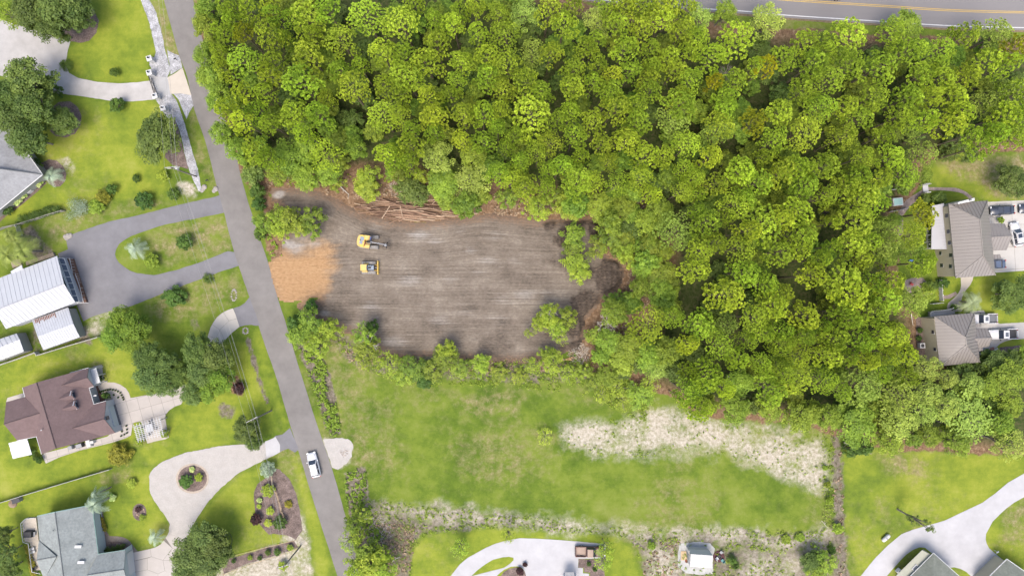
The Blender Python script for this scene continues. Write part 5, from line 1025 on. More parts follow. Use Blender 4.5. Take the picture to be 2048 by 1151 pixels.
# white metal barn with glazed porch
z3 = lambda x, y, hh=0: P(x / 3.836, 480 + y / 3.836, hh)
h = house("barn", 60, 575, "large barn house with white metal roof and dark glass porch roof", "barn")
ra, rb = z3(-40, 540, 6.3), z3(490, 335, 6.3); na, nb = z3(-95, 325, 4.0), z3(437, 120, 4.0); sa, sb = z3(45, 680, 3.9), z3(577, 477, 3.9)
d = (nb - rb).to_2d(); metal_roof(h, [([ra, rb, nb, na], (d.x, d.y)), ([ra, rb, sb, sa], (d.x, d.y))], m_wmetal, mat("white_seams", (.455,.465,.495), .5), .9)
line_part(h, "ridge_cap", m_gmetal, [(ra, rb)], .16)
inset_walls(h, shrink([na, nb, sb, sa], .45), 3.8, m_wallw)
MB().slab([z3(80, 240, 4.05), z3(165, 190, 4.05), z3(178, 232, 4.05), z3(92, 265, 4.05)], .15).build("roof_extension", m_wmetal, h, w=True)
p0, p1, q0, q1 = z3(447, 135, 3.4), z3(492, 140, 2.8), z3(572, 474, 3.4), z3(607, 472, 2.8)
fr = MB()
for a, c_ in ((p0, q0), (p1, q1)): fr.tube(a, c_, .06, n=5)
for i in range(8):
    t = i / 7; fr.tube(p0.lerp(q0, t), p1.lerp(q1, t), .05, n=5)
fr.build("porch_frame", m_fasc, h, w=True)
for i in range(7):
    a, c_ = (i + .06) / 7, (i + .94) / 7; MB().slab([p0.lerp(q0, a), p1.lerp(q1, a), p1.lerp(q1, c_), p0.lerp(q0, c_)], .03).build("porch_pane", m_glass, h, w=True)
MB().prism([tuple(v.to_2d()) for v in (z3(500, 138, .6), z3(556, 142, .6), z3(664, 478, .6), z3(604, 482, .6))], 0, .6).build("deck", m_deck, h, w=True)
rl = MB()
for (x0, y0), (x1, y1) in (((558, 142), (580, 250)), ((600, 260), (630, 340)), ((630, 340), (664, 478)), ((604, 482), (700, 478)), ((500, 138), (556, 142))):
    a, c_ = z3(x0, y0, .6), z3(x1, y1, .6); rl.tube(a + Vector((0, 0, .95)), c_ + Vector((0, 0, .95)), .05, n=4)
    for i in range(6): q = a.lerp(c_, i / 5); rl.tube(q, q + Vector((0, 0, .95)), .04, n=4)
rl.build("deck_rail", m_fasc, h, w=True)
dk = MB(); dk.prism([tuple(z3(x, y).to_2d()) for x, y in ((95, 165), (165, 140), (180, 190), (110, 215))], 0, .5); dk.prism([tuple(z3(x, y).to_2d()) for x, y in ((210, 165), (420, 95), (430, 122), (215, 195))], 0, .5); dk.build("side_deck", m_wood, h, w=True)
# metal shed below the barn
h = house("metal_shed", 112, 655, "low white corrugated metal shed with rusted top strip below the barn", "shed")
sh = [z3(245, 612, 2.7), z3(522, 515, 2.7), z3(562, 642, 3.2), z3(288, 738, 3.2)]; sl = [z3(288, 738, 3.2), z3(562, 642, 3.2), z3(612, 742, 2.5), z3(332, 842, 2.5)]
d = (sh[0] - sh[3]).to_2d(); metal_roof(h, [(sh, (d.x, d.y)), (sl, (d.x, d.y))], mat("galvanised_roofing", (.43,.45,.49), .5, .08, 1.5, 0, .5), mat("white_seams", (.455,.465,.495), .5), .5)
st = MB()
for i in range(13):
    t = .08 + i * .045; a = sh[0].lerp(sh[1], t); c_ = sh[3].lerp(sh[2], t); st.tube(a.lerp(c_, .03) + Vector((0, 0, .03)), a.lerp(c_, rnd.uniform(.18, .34)) + Vector((0, 0, .03)), .09, n=4)
st.build("rust_streaks", m_rust, h, w=True, kind="stuff")
inset_walls(h, shrink([sh[0], sh[1], sl[2], sl[3]], .3), 2.4, m_wallg)
# small white outbuilding at the left edge
h = house("outbuilding", 15, 695, "small white-roofed outbuilding with grey gable at the left edge", "shed")
a, c_ = z3(-70, 850, 3.4), z3(150, 762, 3.4)
d = (z3(126, 716, 2.6) - c_).to_2d(); metal_roof(h, [([z3(-95, 790, 2.6), z3(126, 716, 2.6), c_, a], (d.x, d.y)), ([a, c_, z3(182, 852, 2.6), z3(-40, 935, 2.6)], (d.x, d.y))], m_wmetal, mat("white_seams", (.455,.465,.495), .5), .9)
inset_walls(h, shrink([z3(-95, 790, 2.6), z3(126, 716, 2.6), z3(182, 852, 2.6), z3(-40, 935, 2.6)], .05), 2.5, m_wallg)
e = empty("grill", tuple(z3(190, 775)), .3, label="grey barbecue and crates against the small outbuilding's gable", cat="grill")
MB().box((0, 0, .5), (1.1, .6, .8)).build("cabinet", m_grey, e); MB().box((0, 0, 1.0), (.8, .5, .25)).build("lid", m_dgrey, e); MB().box((-.75, 0, .8), (.4, .5, .04)).build("side_shelf", m_fasc, e)
# brown-roofed house
z4 = lambda x, y, hh=0: P(x / 4.9825, 700 + y / 4.9825, hh)
h = house("house", 120, 825, "large brown shingled house with two dormers and white gable garage")
A_, B_ = z4(365, 320, 6.6), z4(560, 978, 6.6); WN, WS = z4(225, 370, 3.2), z4(415, 1035, 3.2); EN, ES = z4(832, 190, 3.1), z4(1024, 858, 3.1)
lw0, lw1 = z4(405, 622, 5.3), z4(38, 735, 5.3)
n0, n1 = z4(612, 350, 4.9), z4(868, 272, 4.9); s0, s1 = z4(648, 797, 5.0), z4(1038, 683, 5.0)
planes = [[A_, B_, WS, WN], [A_, B_, ES, EN],
 [lw0, lw1, z4(60, 515, 3.2), z4(245, 465, 3.2)], [lw0, lw1, z4(170, 897, 3.2), z4(362, 857, 3.2)],
 [n0, n1, z4(882, 175, 3.1), z4(695, 226, 3.1)], [n0, n1, z4(935, 357, 3.1), z4(846, 388, 3.1)],
 [s0, s1, z4(1056, 505, 3.1), z4(930, 540, 3.1)], [s0, s1, z4(1147, 822, 3.1), z4(905, 890, 3.1)]]
roofpart(h, m_shingle_b, planes, .12)
line_part(h, "ridge_cap", m_ridge, [(A_, B_), (lw0, lw1), (n0, n1), (s0, s1)], .16)
line_part(h, "gutter", m_fasc, [(EN.lerp(ES, .28), EN.lerp(ES, .53)), (z4(930, 540, 3.1), z4(1056, 505, 3.1)), (z4(695, 226, 3.1), z4(882, 175, 3.1)), (WN, z4(245, 465, 3.2)), (z4(362, 857, 3.2), WS), (z4(170, 897, 3.2), z4(362, 857, 3.2)), (z4(60, 520, 3.2), z4(245, 468, 3.2)), (z4(846, 388, 3.1), z4(935, 357, 3.1))], .2, -.08)
inset_walls(h, shrink([WN, EN, ES, WS], .5), 3.0, m_wallw)
inset_walls(h, shrink([z4(60, 515, 3.2), z4(245, 465, 3.2), z4(362, 857, 3.2), z4(170, 897, 3.2)], .5), 3.0, m_wallw)
def gable_wall(e0, e1, rg, depth, m, name, parent, drop=.1):
    """a gable end standing under the roof edge e0-rg-e1, down to the ground"""
    e0, e1, rg = Vector(e0), Vector(e1), Vector(rg); inn = Vector((-depth[0], -depth[1], 0)); up = Vector((0, 0, -drop))
    f_ = [Vector((e0.x, e0.y, 0)), Vector((e1.x, e1.y, 0)), e1 + up, rg + up, e0 + up]; bk = [p + inn * .15 for p in f_]; b = MB()
    b.add(f_ + bk, [(0, 1, 2, 3, 4), (9, 8, 7, 6, 5)] + [(i, 5 + i, 5 + (i + 1) % 5, (i + 1) % 5) for i in range(5)]); return b.build(name, m, parent, w=True)
ux = Vector((.96, .28, 0))                     # the house's east-facing direction
back = Vector((-.96, -.28, 0)) * .35
gable_wall(z4(1056, 505, 3.1) + back, z4(1147, 822, 3.1) + back, s1 + back, (.96, .28), m_wallw, "garage_gable", h)
gable_wall(z4(882, 175, 3.1) + back, z4(935, 357, 3.1) + back, n1 + back, (.96, .28), m_wallw, "gable", h)
def wallbox(parent, name, m, a, c_, z0, z1, t=.08, w=True):
    a, c_ = Vector((a[0], a[1], 0)), Vector((c_[0], c_[1], 0)); d = (c_ - a).normalized(); n = Vector((d.y, -d.x, 0)) * t
    return MB().prism([tuple((a - n).to_2d()), tuple((c_ - n).to_2d()), tuple((c_ + n).to_2d()), tuple((a + n).to_2d())], z0, z1).build(name, m, parent, w=w)
g0, g1 = z4(1056, 505, 3.1) + back, z4(1147, 822, 3.1) + back
wallbox(h, "garage_door", m_wallbl, g0.lerp(g1, .18) + ux * .08, g0.lerp(g1, .82) + ux * .08, .75, 2.3, .05); wallbox(h, "door_foot_shade", m_glassl, g0.lerp(g1, .18) + ux * .08, g0.lerp(g1, .82) + ux * .08, .05, .72, .05)  # dark strip at the door's foot stands in for the shade of its opening
gm_ = g0.lerp(g1, .5); wallbox(h, "gable_window", m_glass, gm_ + ux * .1 - Vector((-.28, .96, 0)) * .35, gm_ + ux * .1 + Vector((-.28, .96, 0)) * .35, 3.2, 4.1, .05)
for (x0, y0), (x1, y1) in (((1065, 520), (1120, 510)), ((1135, 800), (1190, 780))): wallbox(h, "column_base", m_fasc, z4(x0, y0, 0), z4(x1, y1, 0), 0, 1.0, .25)
# entry bay beneath the small north-east gable
f0, f1 = z4(882, 175, 3.1) + back, z4(935, 357, 3.1) + back
wallbox(h, "bay_roof", m_fasc, f0.lerp(f1, .1) + ux * .7, f0.lerp(f1, .9) + ux * .7, 2.2, 2.35, .6)
for t0, t1 in ((.15, .27), (.32, .42), (.46, .56), (.6, .7), (.76, .9)): wallbox(h, "bay_window", m_glass, f0.lerp(f1, t0) + ux * .1, f0.lerp(f1, t1) + ux * .1, 1.0, 2.15, .08)
for i in range(3): q = f0.lerp(f1, .1 + .4 * i) + ux * 1.25; MB().tube((q.x, q.y, 0), (q.x, q.y, 2.2), .1).build("porch_column", m_fasc, h, w=True)
dk = [z4(890, 390, 0), z4(970, 350, 0), z4(1050, 500, 0), z4(935, 535, 0)]; MB().prism([tuple(v.to_2d()) for v in dk], 0, .3).build("porch_floor", m_deck, h, w=True)
wallbox(h, "porch_beam", m_fasc, z4(915, 458, 2.6), z4(962, 448, 2.6), 2.5, 2.65, .12)
for ex, ey in ((742, 447), (772, 548)):
    dm = empty("dormer", tuple(z4(ex, ey, 4.2) - h.location)); dm.parent = h
    fr_ = z4(ex - 30, ey, 5.5); bk_ = z4(ex - 215, ey + 58, 5.5); wd = Vector((-.28, .96, 0)) * .85
    e1a, e1b = fr_ + wd + Vector((0, 0, -.75)), bk_ + wd * .3 + Vector((0, 0, -.2)); e2a, e2b = fr_ - wd + Vector((0, 0, -.75)), bk_ - wd * .3 + Vector((0, 0, -.2))
    rf_ = MB().slab([fr_, bk_, e1b, e1a], .08).slab([fr_, bk_, e2b, e2a], .08); rf_.build("dormer_roof", m_shingle_b, dm, w=True)
    fa, fb = e1a - ux * .25, e2a - ux * .25
    b = MB(); f_ = [fa + Vector((0, 0, -1.3)), fb + Vector((0, 0, -1.3)), fb, fr_ - ux * .25, fa]; bk2 = [p - ux * .15 for p in f_]
    b.add(f_ + bk2, [(0, 1, 2, 3, 4), (9, 8, 7, 6, 5)] + [(i, 5 + i, 5 + (i + 1) % 5, (i + 1) % 5) for i in range(5)]); b.build("dormer_wall", m_wallw, dm, w=True)
    c0 = fa.lerp(fb, .22) + ux * .05; c1 = fa.lerp(fb, .78) + ux * .05; MB().prism([tuple((c0 + ux * .06).to_2d()), tuple((c1 + ux * .06).to_2d()), tuple((c1 - ux * .05).to_2d()), tuple((c0 - ux * .05).to_2d())], c0.z - 1.0, c0.z - .05).build("window", m_glass, dm, w=True)
    MB().slab([fa + ux * .06 + Vector((0,0,-1.05)), fb + ux * .06 + Vector((0,0,-1.05)), fb + ux * .45 + Vector((0, 0, -1.3)), fa + ux * .45 + Vector((0, 0, -1.3))], .05).build("sill", m_glass if False else m_fasc, dm, w=True)
MB().tube(z4(410, 795, 5.2), z4(410, 795, 5.8), .12).build("vent_pipe", m_fasc, h, w=True)
MB().prism([tuple(z4(x, y).to_2d()) for x, y in ((180, 895), (360, 850), (408, 1005), (228, 1045))], 2.5, 2.62).build("patio_cover", mat("white_canopy", (.68,.68,.68), .5), h, w=True)
MB().prism([tuple(z4(x, y).to_2d()) for x, y in ((172, 960), (215, 950), (232, 1048), (200, 1056))], 1.9, 2.0).build("lower_canopy", m_fasc, h, w=True)
for (x, y, w_, l_, mm, nm, tx) in ((812, 942, .9, 1.4, m_dgrey, "grill_cover", "dark covered grill beside the brown house's long walk"), (905, 915, 1.6, .9, m_fasc, "white_storage_box", "white storage boxes beside the brown house's long walk"), (940, 905, .6, .8, m_fasc, "white_storage_box", "small white bin right of the storage boxes on the long walk"), (725, 960, .8, .9, m_grey, "heat_pump", "grey heat pump against the brown house's south wall")):
    q = z4(x, y); e = empty(nm, tuple(q), .28, label=tx, cat=nm.replace("_", " ")); MB().box((0, 0, .45), (l_, w_, .9), taper=.92).build("body", mm, e); MB().box((0, 0, .93), (l_ * .8, w_ * .8, .06)).build("lid", m_grey if mm is m_dgrey else mm, e)
e = empty("heat_pump", tuple(P(62, 381)), .7, label="white wall unit between flowering shrubs by the grey roof", cat="heat pump"); MB().box((0, 0, .45), (.95, .95, .9)).build("body", m_fasc, e); MB().lathe([(.34, .9), (.34, .94), (.05, .95)], 14).build("fan_grille", m_dgrey, e)
e = empty("heat_pump", tuple(P(1840, 690, .5)), .05, label="white air conditioner in the narrow bed beside the smaller taupe house", cat="heat pump"); MB().box((0, 0, .45), (1.0, 1.0, .9)).build("body", m_fasc, e); MB().lathe([(.36, .9), (.36, .94), (.05, .95)], 14).build("fan_grille", m_dgrey, e)
e = empty("heat_pump", tuple(P(1796, 1140, .5)), .75, label="white air conditioner beside the olive-roofed house at bottom right", cat="heat pump"); MB().box((0, 0, .45), (.9, .9, .9)).build("body", m_fasc, e); MB().lathe([(.34, .9), (.34, .94), (.05, .95)], 14).build("fan_grille", m_grey, e)
# edging pots on the curved walk
POTN = ['first', 'second', 'third', 'fourth', 'fifth', 'sixth', 'seventh', 'eighth', 'ninth', 'tenth', 'eleventh', 'twelfth', 'thirteenth', 'fourteenth', 'fifteenth']
for i, (x, y) in enumerate([(1000,412),(1018,408),(1036,403),(1058,395),(1080,392),(1104,387),(1132,391),(1158,397),(1182,408),(1206,422),(1218,445),(1230,468),(1238,488),(1140,442),(1184,467),(1266,750),(1272,786),(1272,820),(1246,836),(1214,850),(1222,804),(1202,780)]):
    q = z4(x, y); e = empty("potted_plant", tuple(q), label=(f"{POTN[i]} dark potted plant along the curved walk, counting from the porch" if i < 15 else f"{POTN[i - 15]} brown pot below the white garage, counting from the top"), cat="potted plant", group="pots edging the walk")
    MB().lathe([(.10, 0), (.16, .22), (.13, .24)], 8).build("pot", m_rust, e); MB().lathe([(.05, .2), (.2, .32), (.12, .45), (.02, .5)], 7).build("foliage", F_shrub, e)
# pergola over the slabs
z9 = lambda x, y, hh=0: P(240 + x / 9.59, 780 + y / 9.59, hh)
pg = empty("pergola", tuple(z9(520, 780)), label="white slatted pergola over a table at the end of the slab driveway", cat="pergola")
PA, PB, PC, PD = z9(255, 700, 2.6), z9(790, 545, 2.6), z9(840, 745, 2.6), z9(330, 880, 2.6)
PD = z9(330, 960, 2.6); PC = z9(850, 830, 2.6)
for i in range(9): t = i / 8; MB().tube(PA.lerp(PD, t) + Vector((0, 0, .12)), PB.lerp(PC, t) + Vector((0, 0, .12)), .055, n=4).build("slat", m_fasc, pg, w=True)
for i in range(10): t = .03 + i / 9.8; e0, e1 = PA.lerp(PB, t), PD.lerp(PC, t); dd = (e1 - e0).normalized() * .45; MB().tube(e0 - dd, e1 + dd, .06, n=4).build("rafter", m_fasc, pg, w=True)
for q in (PA.lerp(PB, .06).lerp(PD.lerp(PC, .06), .06), PA.lerp(PB, .94).lerp(PD.lerp(PC, .94), .06), PA.lerp(PB, .94).lerp(PD.lerp(PC, .94), .94), PA.lerp(PB, .06).lerp(PD.lerp(PC, .06), .94)): MB().tube((q.x, q.y, 0), (q.x, q.y, 2.55), .09, n=6).build("post", m_fasc, pg, w=True)
sheet("patio", [(284,845),(330,832),(337,874),(295,886)], m_concb, .048, .1, seed=31)
e = empty("patio_table", tuple(P(302, 854)), .25, label="white patio table standing under the pergola slats", cat="table"); MB().box((0, 0, .73), (1.4, 1.4, .05)).build("tabletop", m_fasc, e)
for sx_ in (-1, 1):
    for sy_ in (-1, 1): MB().tube((sx_ * .6, sy_ * .6, 0), (sx_ * .6, sy_ * .6, .72), .035).build("leg", m_fasc, e)
for i, (dx, dy, tx) in enumerate(((-1.15, .2, "left of"), (1.15, -.1, "right of"), (.1, 1.15, "above"), (0, -1.2, "below"))):
    q = P(302, 854); e = empty("patio_chair", (q.x + dx, q.y + dy, 0), math.atan2(-dy, -dx), label=f"dark patio chair {tx} the white table under the pergola", cat="chair", group="chairs under the pergola")
    MB().box((0, 0, .43), (.5, .5, .06)).build("seat", m_dgrey, e); MB().box((-.25, 0, .7), (.05, .5, .5)).build("backrest", m_dgrey, e)
    for sx_ in (-1, 1):
        for sy_ in (-1, 1): MB().tube((sx_ * .2, sy_ * .2, 0), (sx_ * .2, sy_ * .2, .42), .02).build("leg", m_dgrey, e)
# grey-green house bottom left
z5 = lambda x, y, hh=0: P(x / 4.248, 880 + y / 4.248, hh)
h = house("house", 140, 1095, "grey-green shingled house at the bottom left with two skylights")
A_, B_ = z5(468, 608, 6.0), z5(562, 1320, 6.0); WN, WS = z5(316, 642, 3.2), z5(385, 1345, 3.2); EN, ES = z5(778, 548, 3.2), z5(878, 1300, 3.2)
g0, g1 = z5(740, 1142, 5.2), z5(1052, 1095, 5.2)
roofpart(h, m_shingle_gg, [[A_, B_, WS, WN], [A_, B_, ES, EN], [g0, g1, z5(1066, 930, 3.2), z5(832, 966, 3.2)], [g0, g1, z5(1110, 1300, 3.2), z5(880, 1330, 3.2)], [z5(310, 1016, 4.4), z5(480, 985, 5.9), z5(330, 850, 3.25)], [z5(310, 1016, 4.4), z5(480, 985, 5.9), z5(375, 1180, 3.25)]], .12)
line_part(h, "ridge_cap", m_ridgeg, [(A_, B_), (g0, g1), (z5(310, 1016, 4.4), z5(480, 985, 5.9))], .16)
line_part(h, "gutter", mat("green_trim", (.25,.38,.33), .6), [(WN, A_), (A_, EN), (EN, z5(832, 966, 3.2)), (z5(832, 966, 3.2), z5(1066, 930, 3.2))], .2, -.08)
inset_walls(h, shrink([WN, EN, ES, WS], .5), 3.0, m_wallbl)
e0, e1 = z5(1066, 930, 3.2), z5(1110, 1300, 3.2); ue = Vector((.98, .16, 0))
gable_wall(e0 - ue * .5, e1 - ue * .5, g1 - ue * .5, (.98, .16), m_wallbl, "garage_gable", h)
wallbox(h, "garage_door", m_fasc, e0.lerp(e1, .12) - ue * .42, e0.lerp(e1, .62) - ue * .42, .1, 2.3, .05)
for x, y in ((662, 902), (686, 1035)):
    q = z5(x, y, 4.95); dr = Vector((.98, -.17, 0)); dp = Vector((.17, .98, 0)); sl_ = Vector((0, 0, -.25))
    MB().slab([q - dr * .5 - dp * .28 - sl_ , q + dr * .5 - dp * .28 + sl_, q + dr * .5 + dp * .28 + sl_, q - dr * .5 + dp * .28 - sl_], .1).build("skylight", m_fasc, h, w=True)
MB().tube(z5(452, 765, 5.4), z5(452, 765, 5.9), .06).build("vent_pipe", m_dgrey, h, w=True)
dk = MB().prism([tuple(z5(x, y).to_2d()) for x, y in ((205, 690), (245, 655), (320, 650), (345, 860), (365, 1090), (300, 1100), (270, 860), (225, 850), (210, 780))], 0, .5); dk.build("side_deck", mat("cream_deck", (.52,.46,.38), .85, .1, 3), h, w=True)
rl = MB(); pts = [z5(x, y, .5) for x, y in ((320, 645), (245, 652), (205, 690), (212, 780), (225, 850), (268, 862), (300, 1100), (372, 1115))]
for a, c_ in zip(pts[:-1], pts[1:]):
    rl.tube(a + Vector((0, 0, .95)), c_ + Vector((0, 0, .95)), .06, n=4); k = max(2, int((c_ - a).length / .5))
    for i in range(k): q = a.lerp(c_, i / k); rl.tube(q, q + Vector((0, 0, .95)), .035, n=4)
rl.build("deck_rail", m_fasc, h, w=True)
e = empty("covered_grill", tuple(z5(262, 785, .5)), label="large dark covered grill on the cream deck", cat="grill"); MB().box((0, 0, .55), (1.7, 1.2, 1.1), taper=.9).build("cover", m_dgrey, e); MB().box((1.0, -.1, .45), (.35, .9, .05)).build("side_shelf", m_grey, e)
for k_, (x, y) in enumerate(((292, 912), (298, 938), (312, 1075))):
    e = empty("deck_chair", tuple(z5(x, y, .5)), .2, label=("white deck chair, uppermost on the cream deck", "white deck chair below the first one on the cream deck", "dark chair at the lower end of the cream deck")[k_], cat="chair", group="chairs on the deck"); mm = m_fasc if k_ < 2 else m_dgrey
    MB().box((0, 0, .4), (.5, .5, .06)).build("seat", mm, e); MB().box((-.25, 0, .68), (.05, .5, .5)).build("backrest", mm, e)
    for sx_ in (-1, 1):
        for sy_ in (-1, 1): MB().tube((sx_ * .2, sy_ * .2, 0), (sx_ * .2, sy_ * .2, .4), .025).build("leg", mm, e)
# large taupe-roofed house at the right
z7 = lambda x, y, hh=0: P(1760 + x / 5.753, 300 + y / 5.753, hh)
z6 = lambda x, y, hh=0: P(1760 + x / 4.111, 480 + y / 4.111, hh)
h = house("house", 1925, 480, "large two-storey house with taupe metal roof and pale metal porch roof")
E6 = 6.0
NWc, NEc, SWc, SEc = z7(788, 617, E6), z7(1236, 580, E6), z6(622, 310, E6), z6(950, 288, E6)
RN, RS = z7(1148, 797, 8.6), z6(848, 128, 8.6)
EA = NEc.lerp(SEc, 0.0)
metal_roof(h, [([NWc, NEc, RN], (0, 1)), ([NWc, RN, RS, SWc], (1, 0.05)), ([SWc, RS, SEc], (0, 1)), ([NEc, RN, RS, SEc], (1, .05))], m_tmetal, mat("taupe_seams", (.17,.15,.14), .5), .62)
wg0, wg1 = z7(1160, 1005, 5.9), z7(1524, 985, 5.9)
metal_roof(h, [([wg0, wg1, z7(1432, 845, 4.6), z7(1256, 845, 4.6)], (0.1, 1)), ([wg0, wg1, z6(1042, 82, 4.6), z6(922, 86, 4.6), z7(1300, 1151, 4.7)], (.1, 1))], m_tmetal, MATS["taupe_seams"], .62)
for pl_ in (([z7(1155, 800, 5.0), z7(1335, 780, 4.3), z7(1270, 745, 4.3), z7(1170, 760, 5.0)], (0, 1)), ([z6(852, 125, 5.0), z6(985, 115, 4.3), z6(1000, 150, 4.3), z6(870, 160, 5.0)], (0, 1))): metal_roof(h, [pl_], m_tmetal, MATS["taupe_seams"], .62)
metal_roof(h, [([z7(600, 640, 3.0), z7(735, 612, 3.9), z7(790, 1140, 3.9), z7(590, 1140, 3.0)], (1, 0))], m_gmetal, mat("pale_seams", (.33,.33,.36), .5), .6)
line_part(h, "ridge_cap", m_tmetal, [(RN, RS), (RN, NWc), (RN, NEc), (RS, SWc), (RS, SEc), (wg0, wg1)], .16)
ft = [Vector((p.x, p.y, 0)) for p in (NWc, NEc, SEc, SWc)]; ft = [ft[0] + Vector((.35, -.4, 0)), ft[1] + Vector((-.4, -.4, 0)), ft[2] + Vector((-.4, .4, 0)), ft[3] + Vector((.35, .4, 0))]
inset_walls(h, ft, 5.85, m_wallb)
gf0, gf1 = z7(1300, 870, 4.6), z6(1000, 70, 4.6); inset_walls(h, [Vector((gf0.x - 3, gf0.y, 0)), Vector((gf0.x + 2.6, gf0.y, 0)), Vector((gf1.x + 1.0, gf1.y + .6, 0)), Vector((gf0.x - 3, gf1.y + .6, 0))], 4.5, m_wallb)
wa, wb = ft[0], ft[3]
for t, z0, z1 in ((.13, 4.3, 5.3), (.36, 4.3, 5.3), (.52, 4.3, 5.3), (.70, 4.3, 5.3), (.86, 3.9, 4.9), (.84, 1.2, 2.2), (.66, 1.3, 2.1)):
    q = wa.lerp(wb, t); wn_ = MB().box((q.x - .06, q.y, (z0 + z1) / 2), (.1, .85, z1 - z0)).build("window", m_fasc, h, w=True); MB().box((q.x - .12, q.y, (z0 + z1) / 2), (.06, .7, z1 - z0 - .15)).build("pane", m_glass, wn_); wn_.children[0].location = (-h.location.x, -h.location.y, 0)
pc = [z7(600, 655, 0), z7(590, 1130, 0)]
for i in range(7): t = i / 6; q = z7(598 - 8 * t, 650 + 480 * t, 2.9); MB().tube((q.x + .2, q.y, 0), (q.x + .2, q.y, 2.9), .09).build("porch_column", m_fasc, h, w=True)
for i in range(5):
    q = z7(560 + i, 905 + i * 50, 1.5); MB().box((q.x + .3, q.y, 1.4), (.06, .62, 1.1)).build("porch_window", m_glass, h, w=True)
wallbox(h, "porch_sill", m_fasc, z7(545, 900, .5), z7(565, 1140, .5), .0, .8, .1)
ch = [z7(898, 600, 7.4), z7(1092, 548, 7.4), z7(1092, 582, 7.4), z7(905, 620, 7.4)]; MB().prism([(p.x, p.y) for p in ch], 0, 7.3).build("chimney", m_fasc, h, w=True); q = z7(1040, 572, 7.5); MB().tube((q.x, q.y, 7.3), (q.x, q.y, 7.8), .18).build("chimney_pot", m_grey, h, w=True)
# smaller taupe-roofed house
h = house("house", 1905, 680, "smaller taupe metal-roofed house with beige west wall and white curved porch")
E4 = 4.4
NWc, NEc, SEc, SWc = z6(446, 627, E4), z6(778, 597, E4), z6(822, 1003, E4), z6(490, 1034, E4); RN, RS = z6(702, 797, 7.0), z6(712, 862, 7.0)
metal_roof(h, [([NWc, NEc, RN], (0, 1)), ([NWc, RN, RS, SWc], (1, .08)), ([SWc, RS, SEc], (0, 1)), ([NEc, RN, RS, SEc], (1, .08))], m_tmetal, MATS["taupe_seams"], .62)
w0, w1 = z6(764, 808, 5.0), z6(922, 800, 5.0)
metal_roof(h, [([w0, w1, z6(882, 720, 3.9), z6(790, 726, 3.9)], (.1, 1)), ([w0, w1, z6(896, 876, 3.9), z6(800, 884, 3.9)], (.1, 1))], m_tmetal, MATS["taupe_seams"], .62)
for pl_ in (([z6(735, 690, 4.2), z6(832, 690, 3.6), z6(832, 712, 3.6), z6(735, 716, 4.2)], (0, 1)), ([z6(765, 888, 4.2), z6(845, 880, 3.6), z6(845, 908, 3.6), z6(765, 914, 4.2)], (0, 1))): metal_roof(h, [pl_], m_tmetal, MATS["taupe_seams"], .62)
line_part(h, "ridge_cap", m_tmetal, [(RN, RS), (RN, NWc), (RN, NEc), (RS, SWc), (RS, SEc), (w0, w1)], .16)
ft = [Vector((p.x, p.y, 0)) for p in (NWc, NEc, SEc, SWc)]; ft = [ft[0] + Vector((.1, -.4, 0)), ft[1] + Vector((-.4, -.4, 0)), ft[2] + Vector((-.4, .4, 0)), ft[3] + Vector((.1, .4, 0))]
inset_walls(h, ft, 4.3, m_wallb)
for t in (.30, .68):
    q = ft[0].lerp(ft[3], t); wn_ = MB().box((q.x - .06, q.y, 3.5), (.1, .85, .9)).build("window", m_fasc, h, w=True); c_ = MB().box((q.x - .12, q.y, 3.5), (.06, .65, .7)).build("pane", m_glass, wn_); c_.location = (-h.location.x, -h.location.y, 0)
q = P(1978, 675, 4.2); inset_walls(h, [q + Vector((-3.0, 1.5, 0)), q + Vector((-.1, 1.5, 0)), q + Vector((-.1, -1.4, 0)), q + Vector((-3.0, -1.4, 0))], 3.8, m_wallb)
pr = MB().prism([tuple(z6(x, y).to_2d()) for x, y in ((395, 590), (480, 585), (600, 560), (600, 610), (440, 640), (395, 640))], 0, .6); pr.build("porch_floor", m_concw, h, w=True)
rl = MB(); pts = [z6(x, y, .6) for x, y in ((395, 640), (395, 590), (425, 580), (500, 575), (560, 565), (592, 552))]
for off in (0, 1.0):
    for a, c_ in zip(pts[:-1], pts[1:]):
        o_ = Vector((0, -off * 2.2, 0)) if off else Vector((0, 0, 0)); rl.tube(a + o_ + Vector((0, 0, .95)), c_ + o_ + Vector((0, 0, .95)), .07, n=4)
        for i in range(4): q = a.lerp(c_, i / 4) + o_; rl.tube(q, q + Vector((0, 0, .95)), .035, n=4)
rl.build("porch_rail", m_fasc, h, w=True)
# bottom-right pair of olive roofs
z8 = lambda x, y, hh=0: P(1548 + x / 3.956, 860 + y / 3.956, hh)
h = house("house", 1870, 1150, "olive-grey shingled house with beige wall cut by the bottom edge", "house")
ap, lf, rt = z8(1262, 968, 3.4), z8(1040, 1190, 3.4), z8(1480, 1165, 3.4); bt = z8(1260, 1390, 3.4); pk = z8(1262, 1180, 5.4)
roofpart(h, m_shingle_o, [[ap, rt, pk], [ap, lf, pk], [lf, bt, pk], [rt, bt, pk]])
line_part(h, "gutter", m_fasc, [(ap, lf), (ap, rt)], .14, -.02)
b = MB(); b.prism([tuple(z8(x, y).to_2d()) for x, y in ((1172, 950), (1238, 984), (1050, 1170), (960, 1150))], 0, 2.5); b.build("side_wing", m_wallb, h, w=True)
MB().slab([z8(1172, 945, 2.6), z8(1245, 984, 3.0), z8(1050, 1178, 3.0), z8(962, 1152, 2.6)], .08).build("wing_roof", mat("beige_wing_roof", (.40,.40,.32), .8, .05, 2), h, w=True)
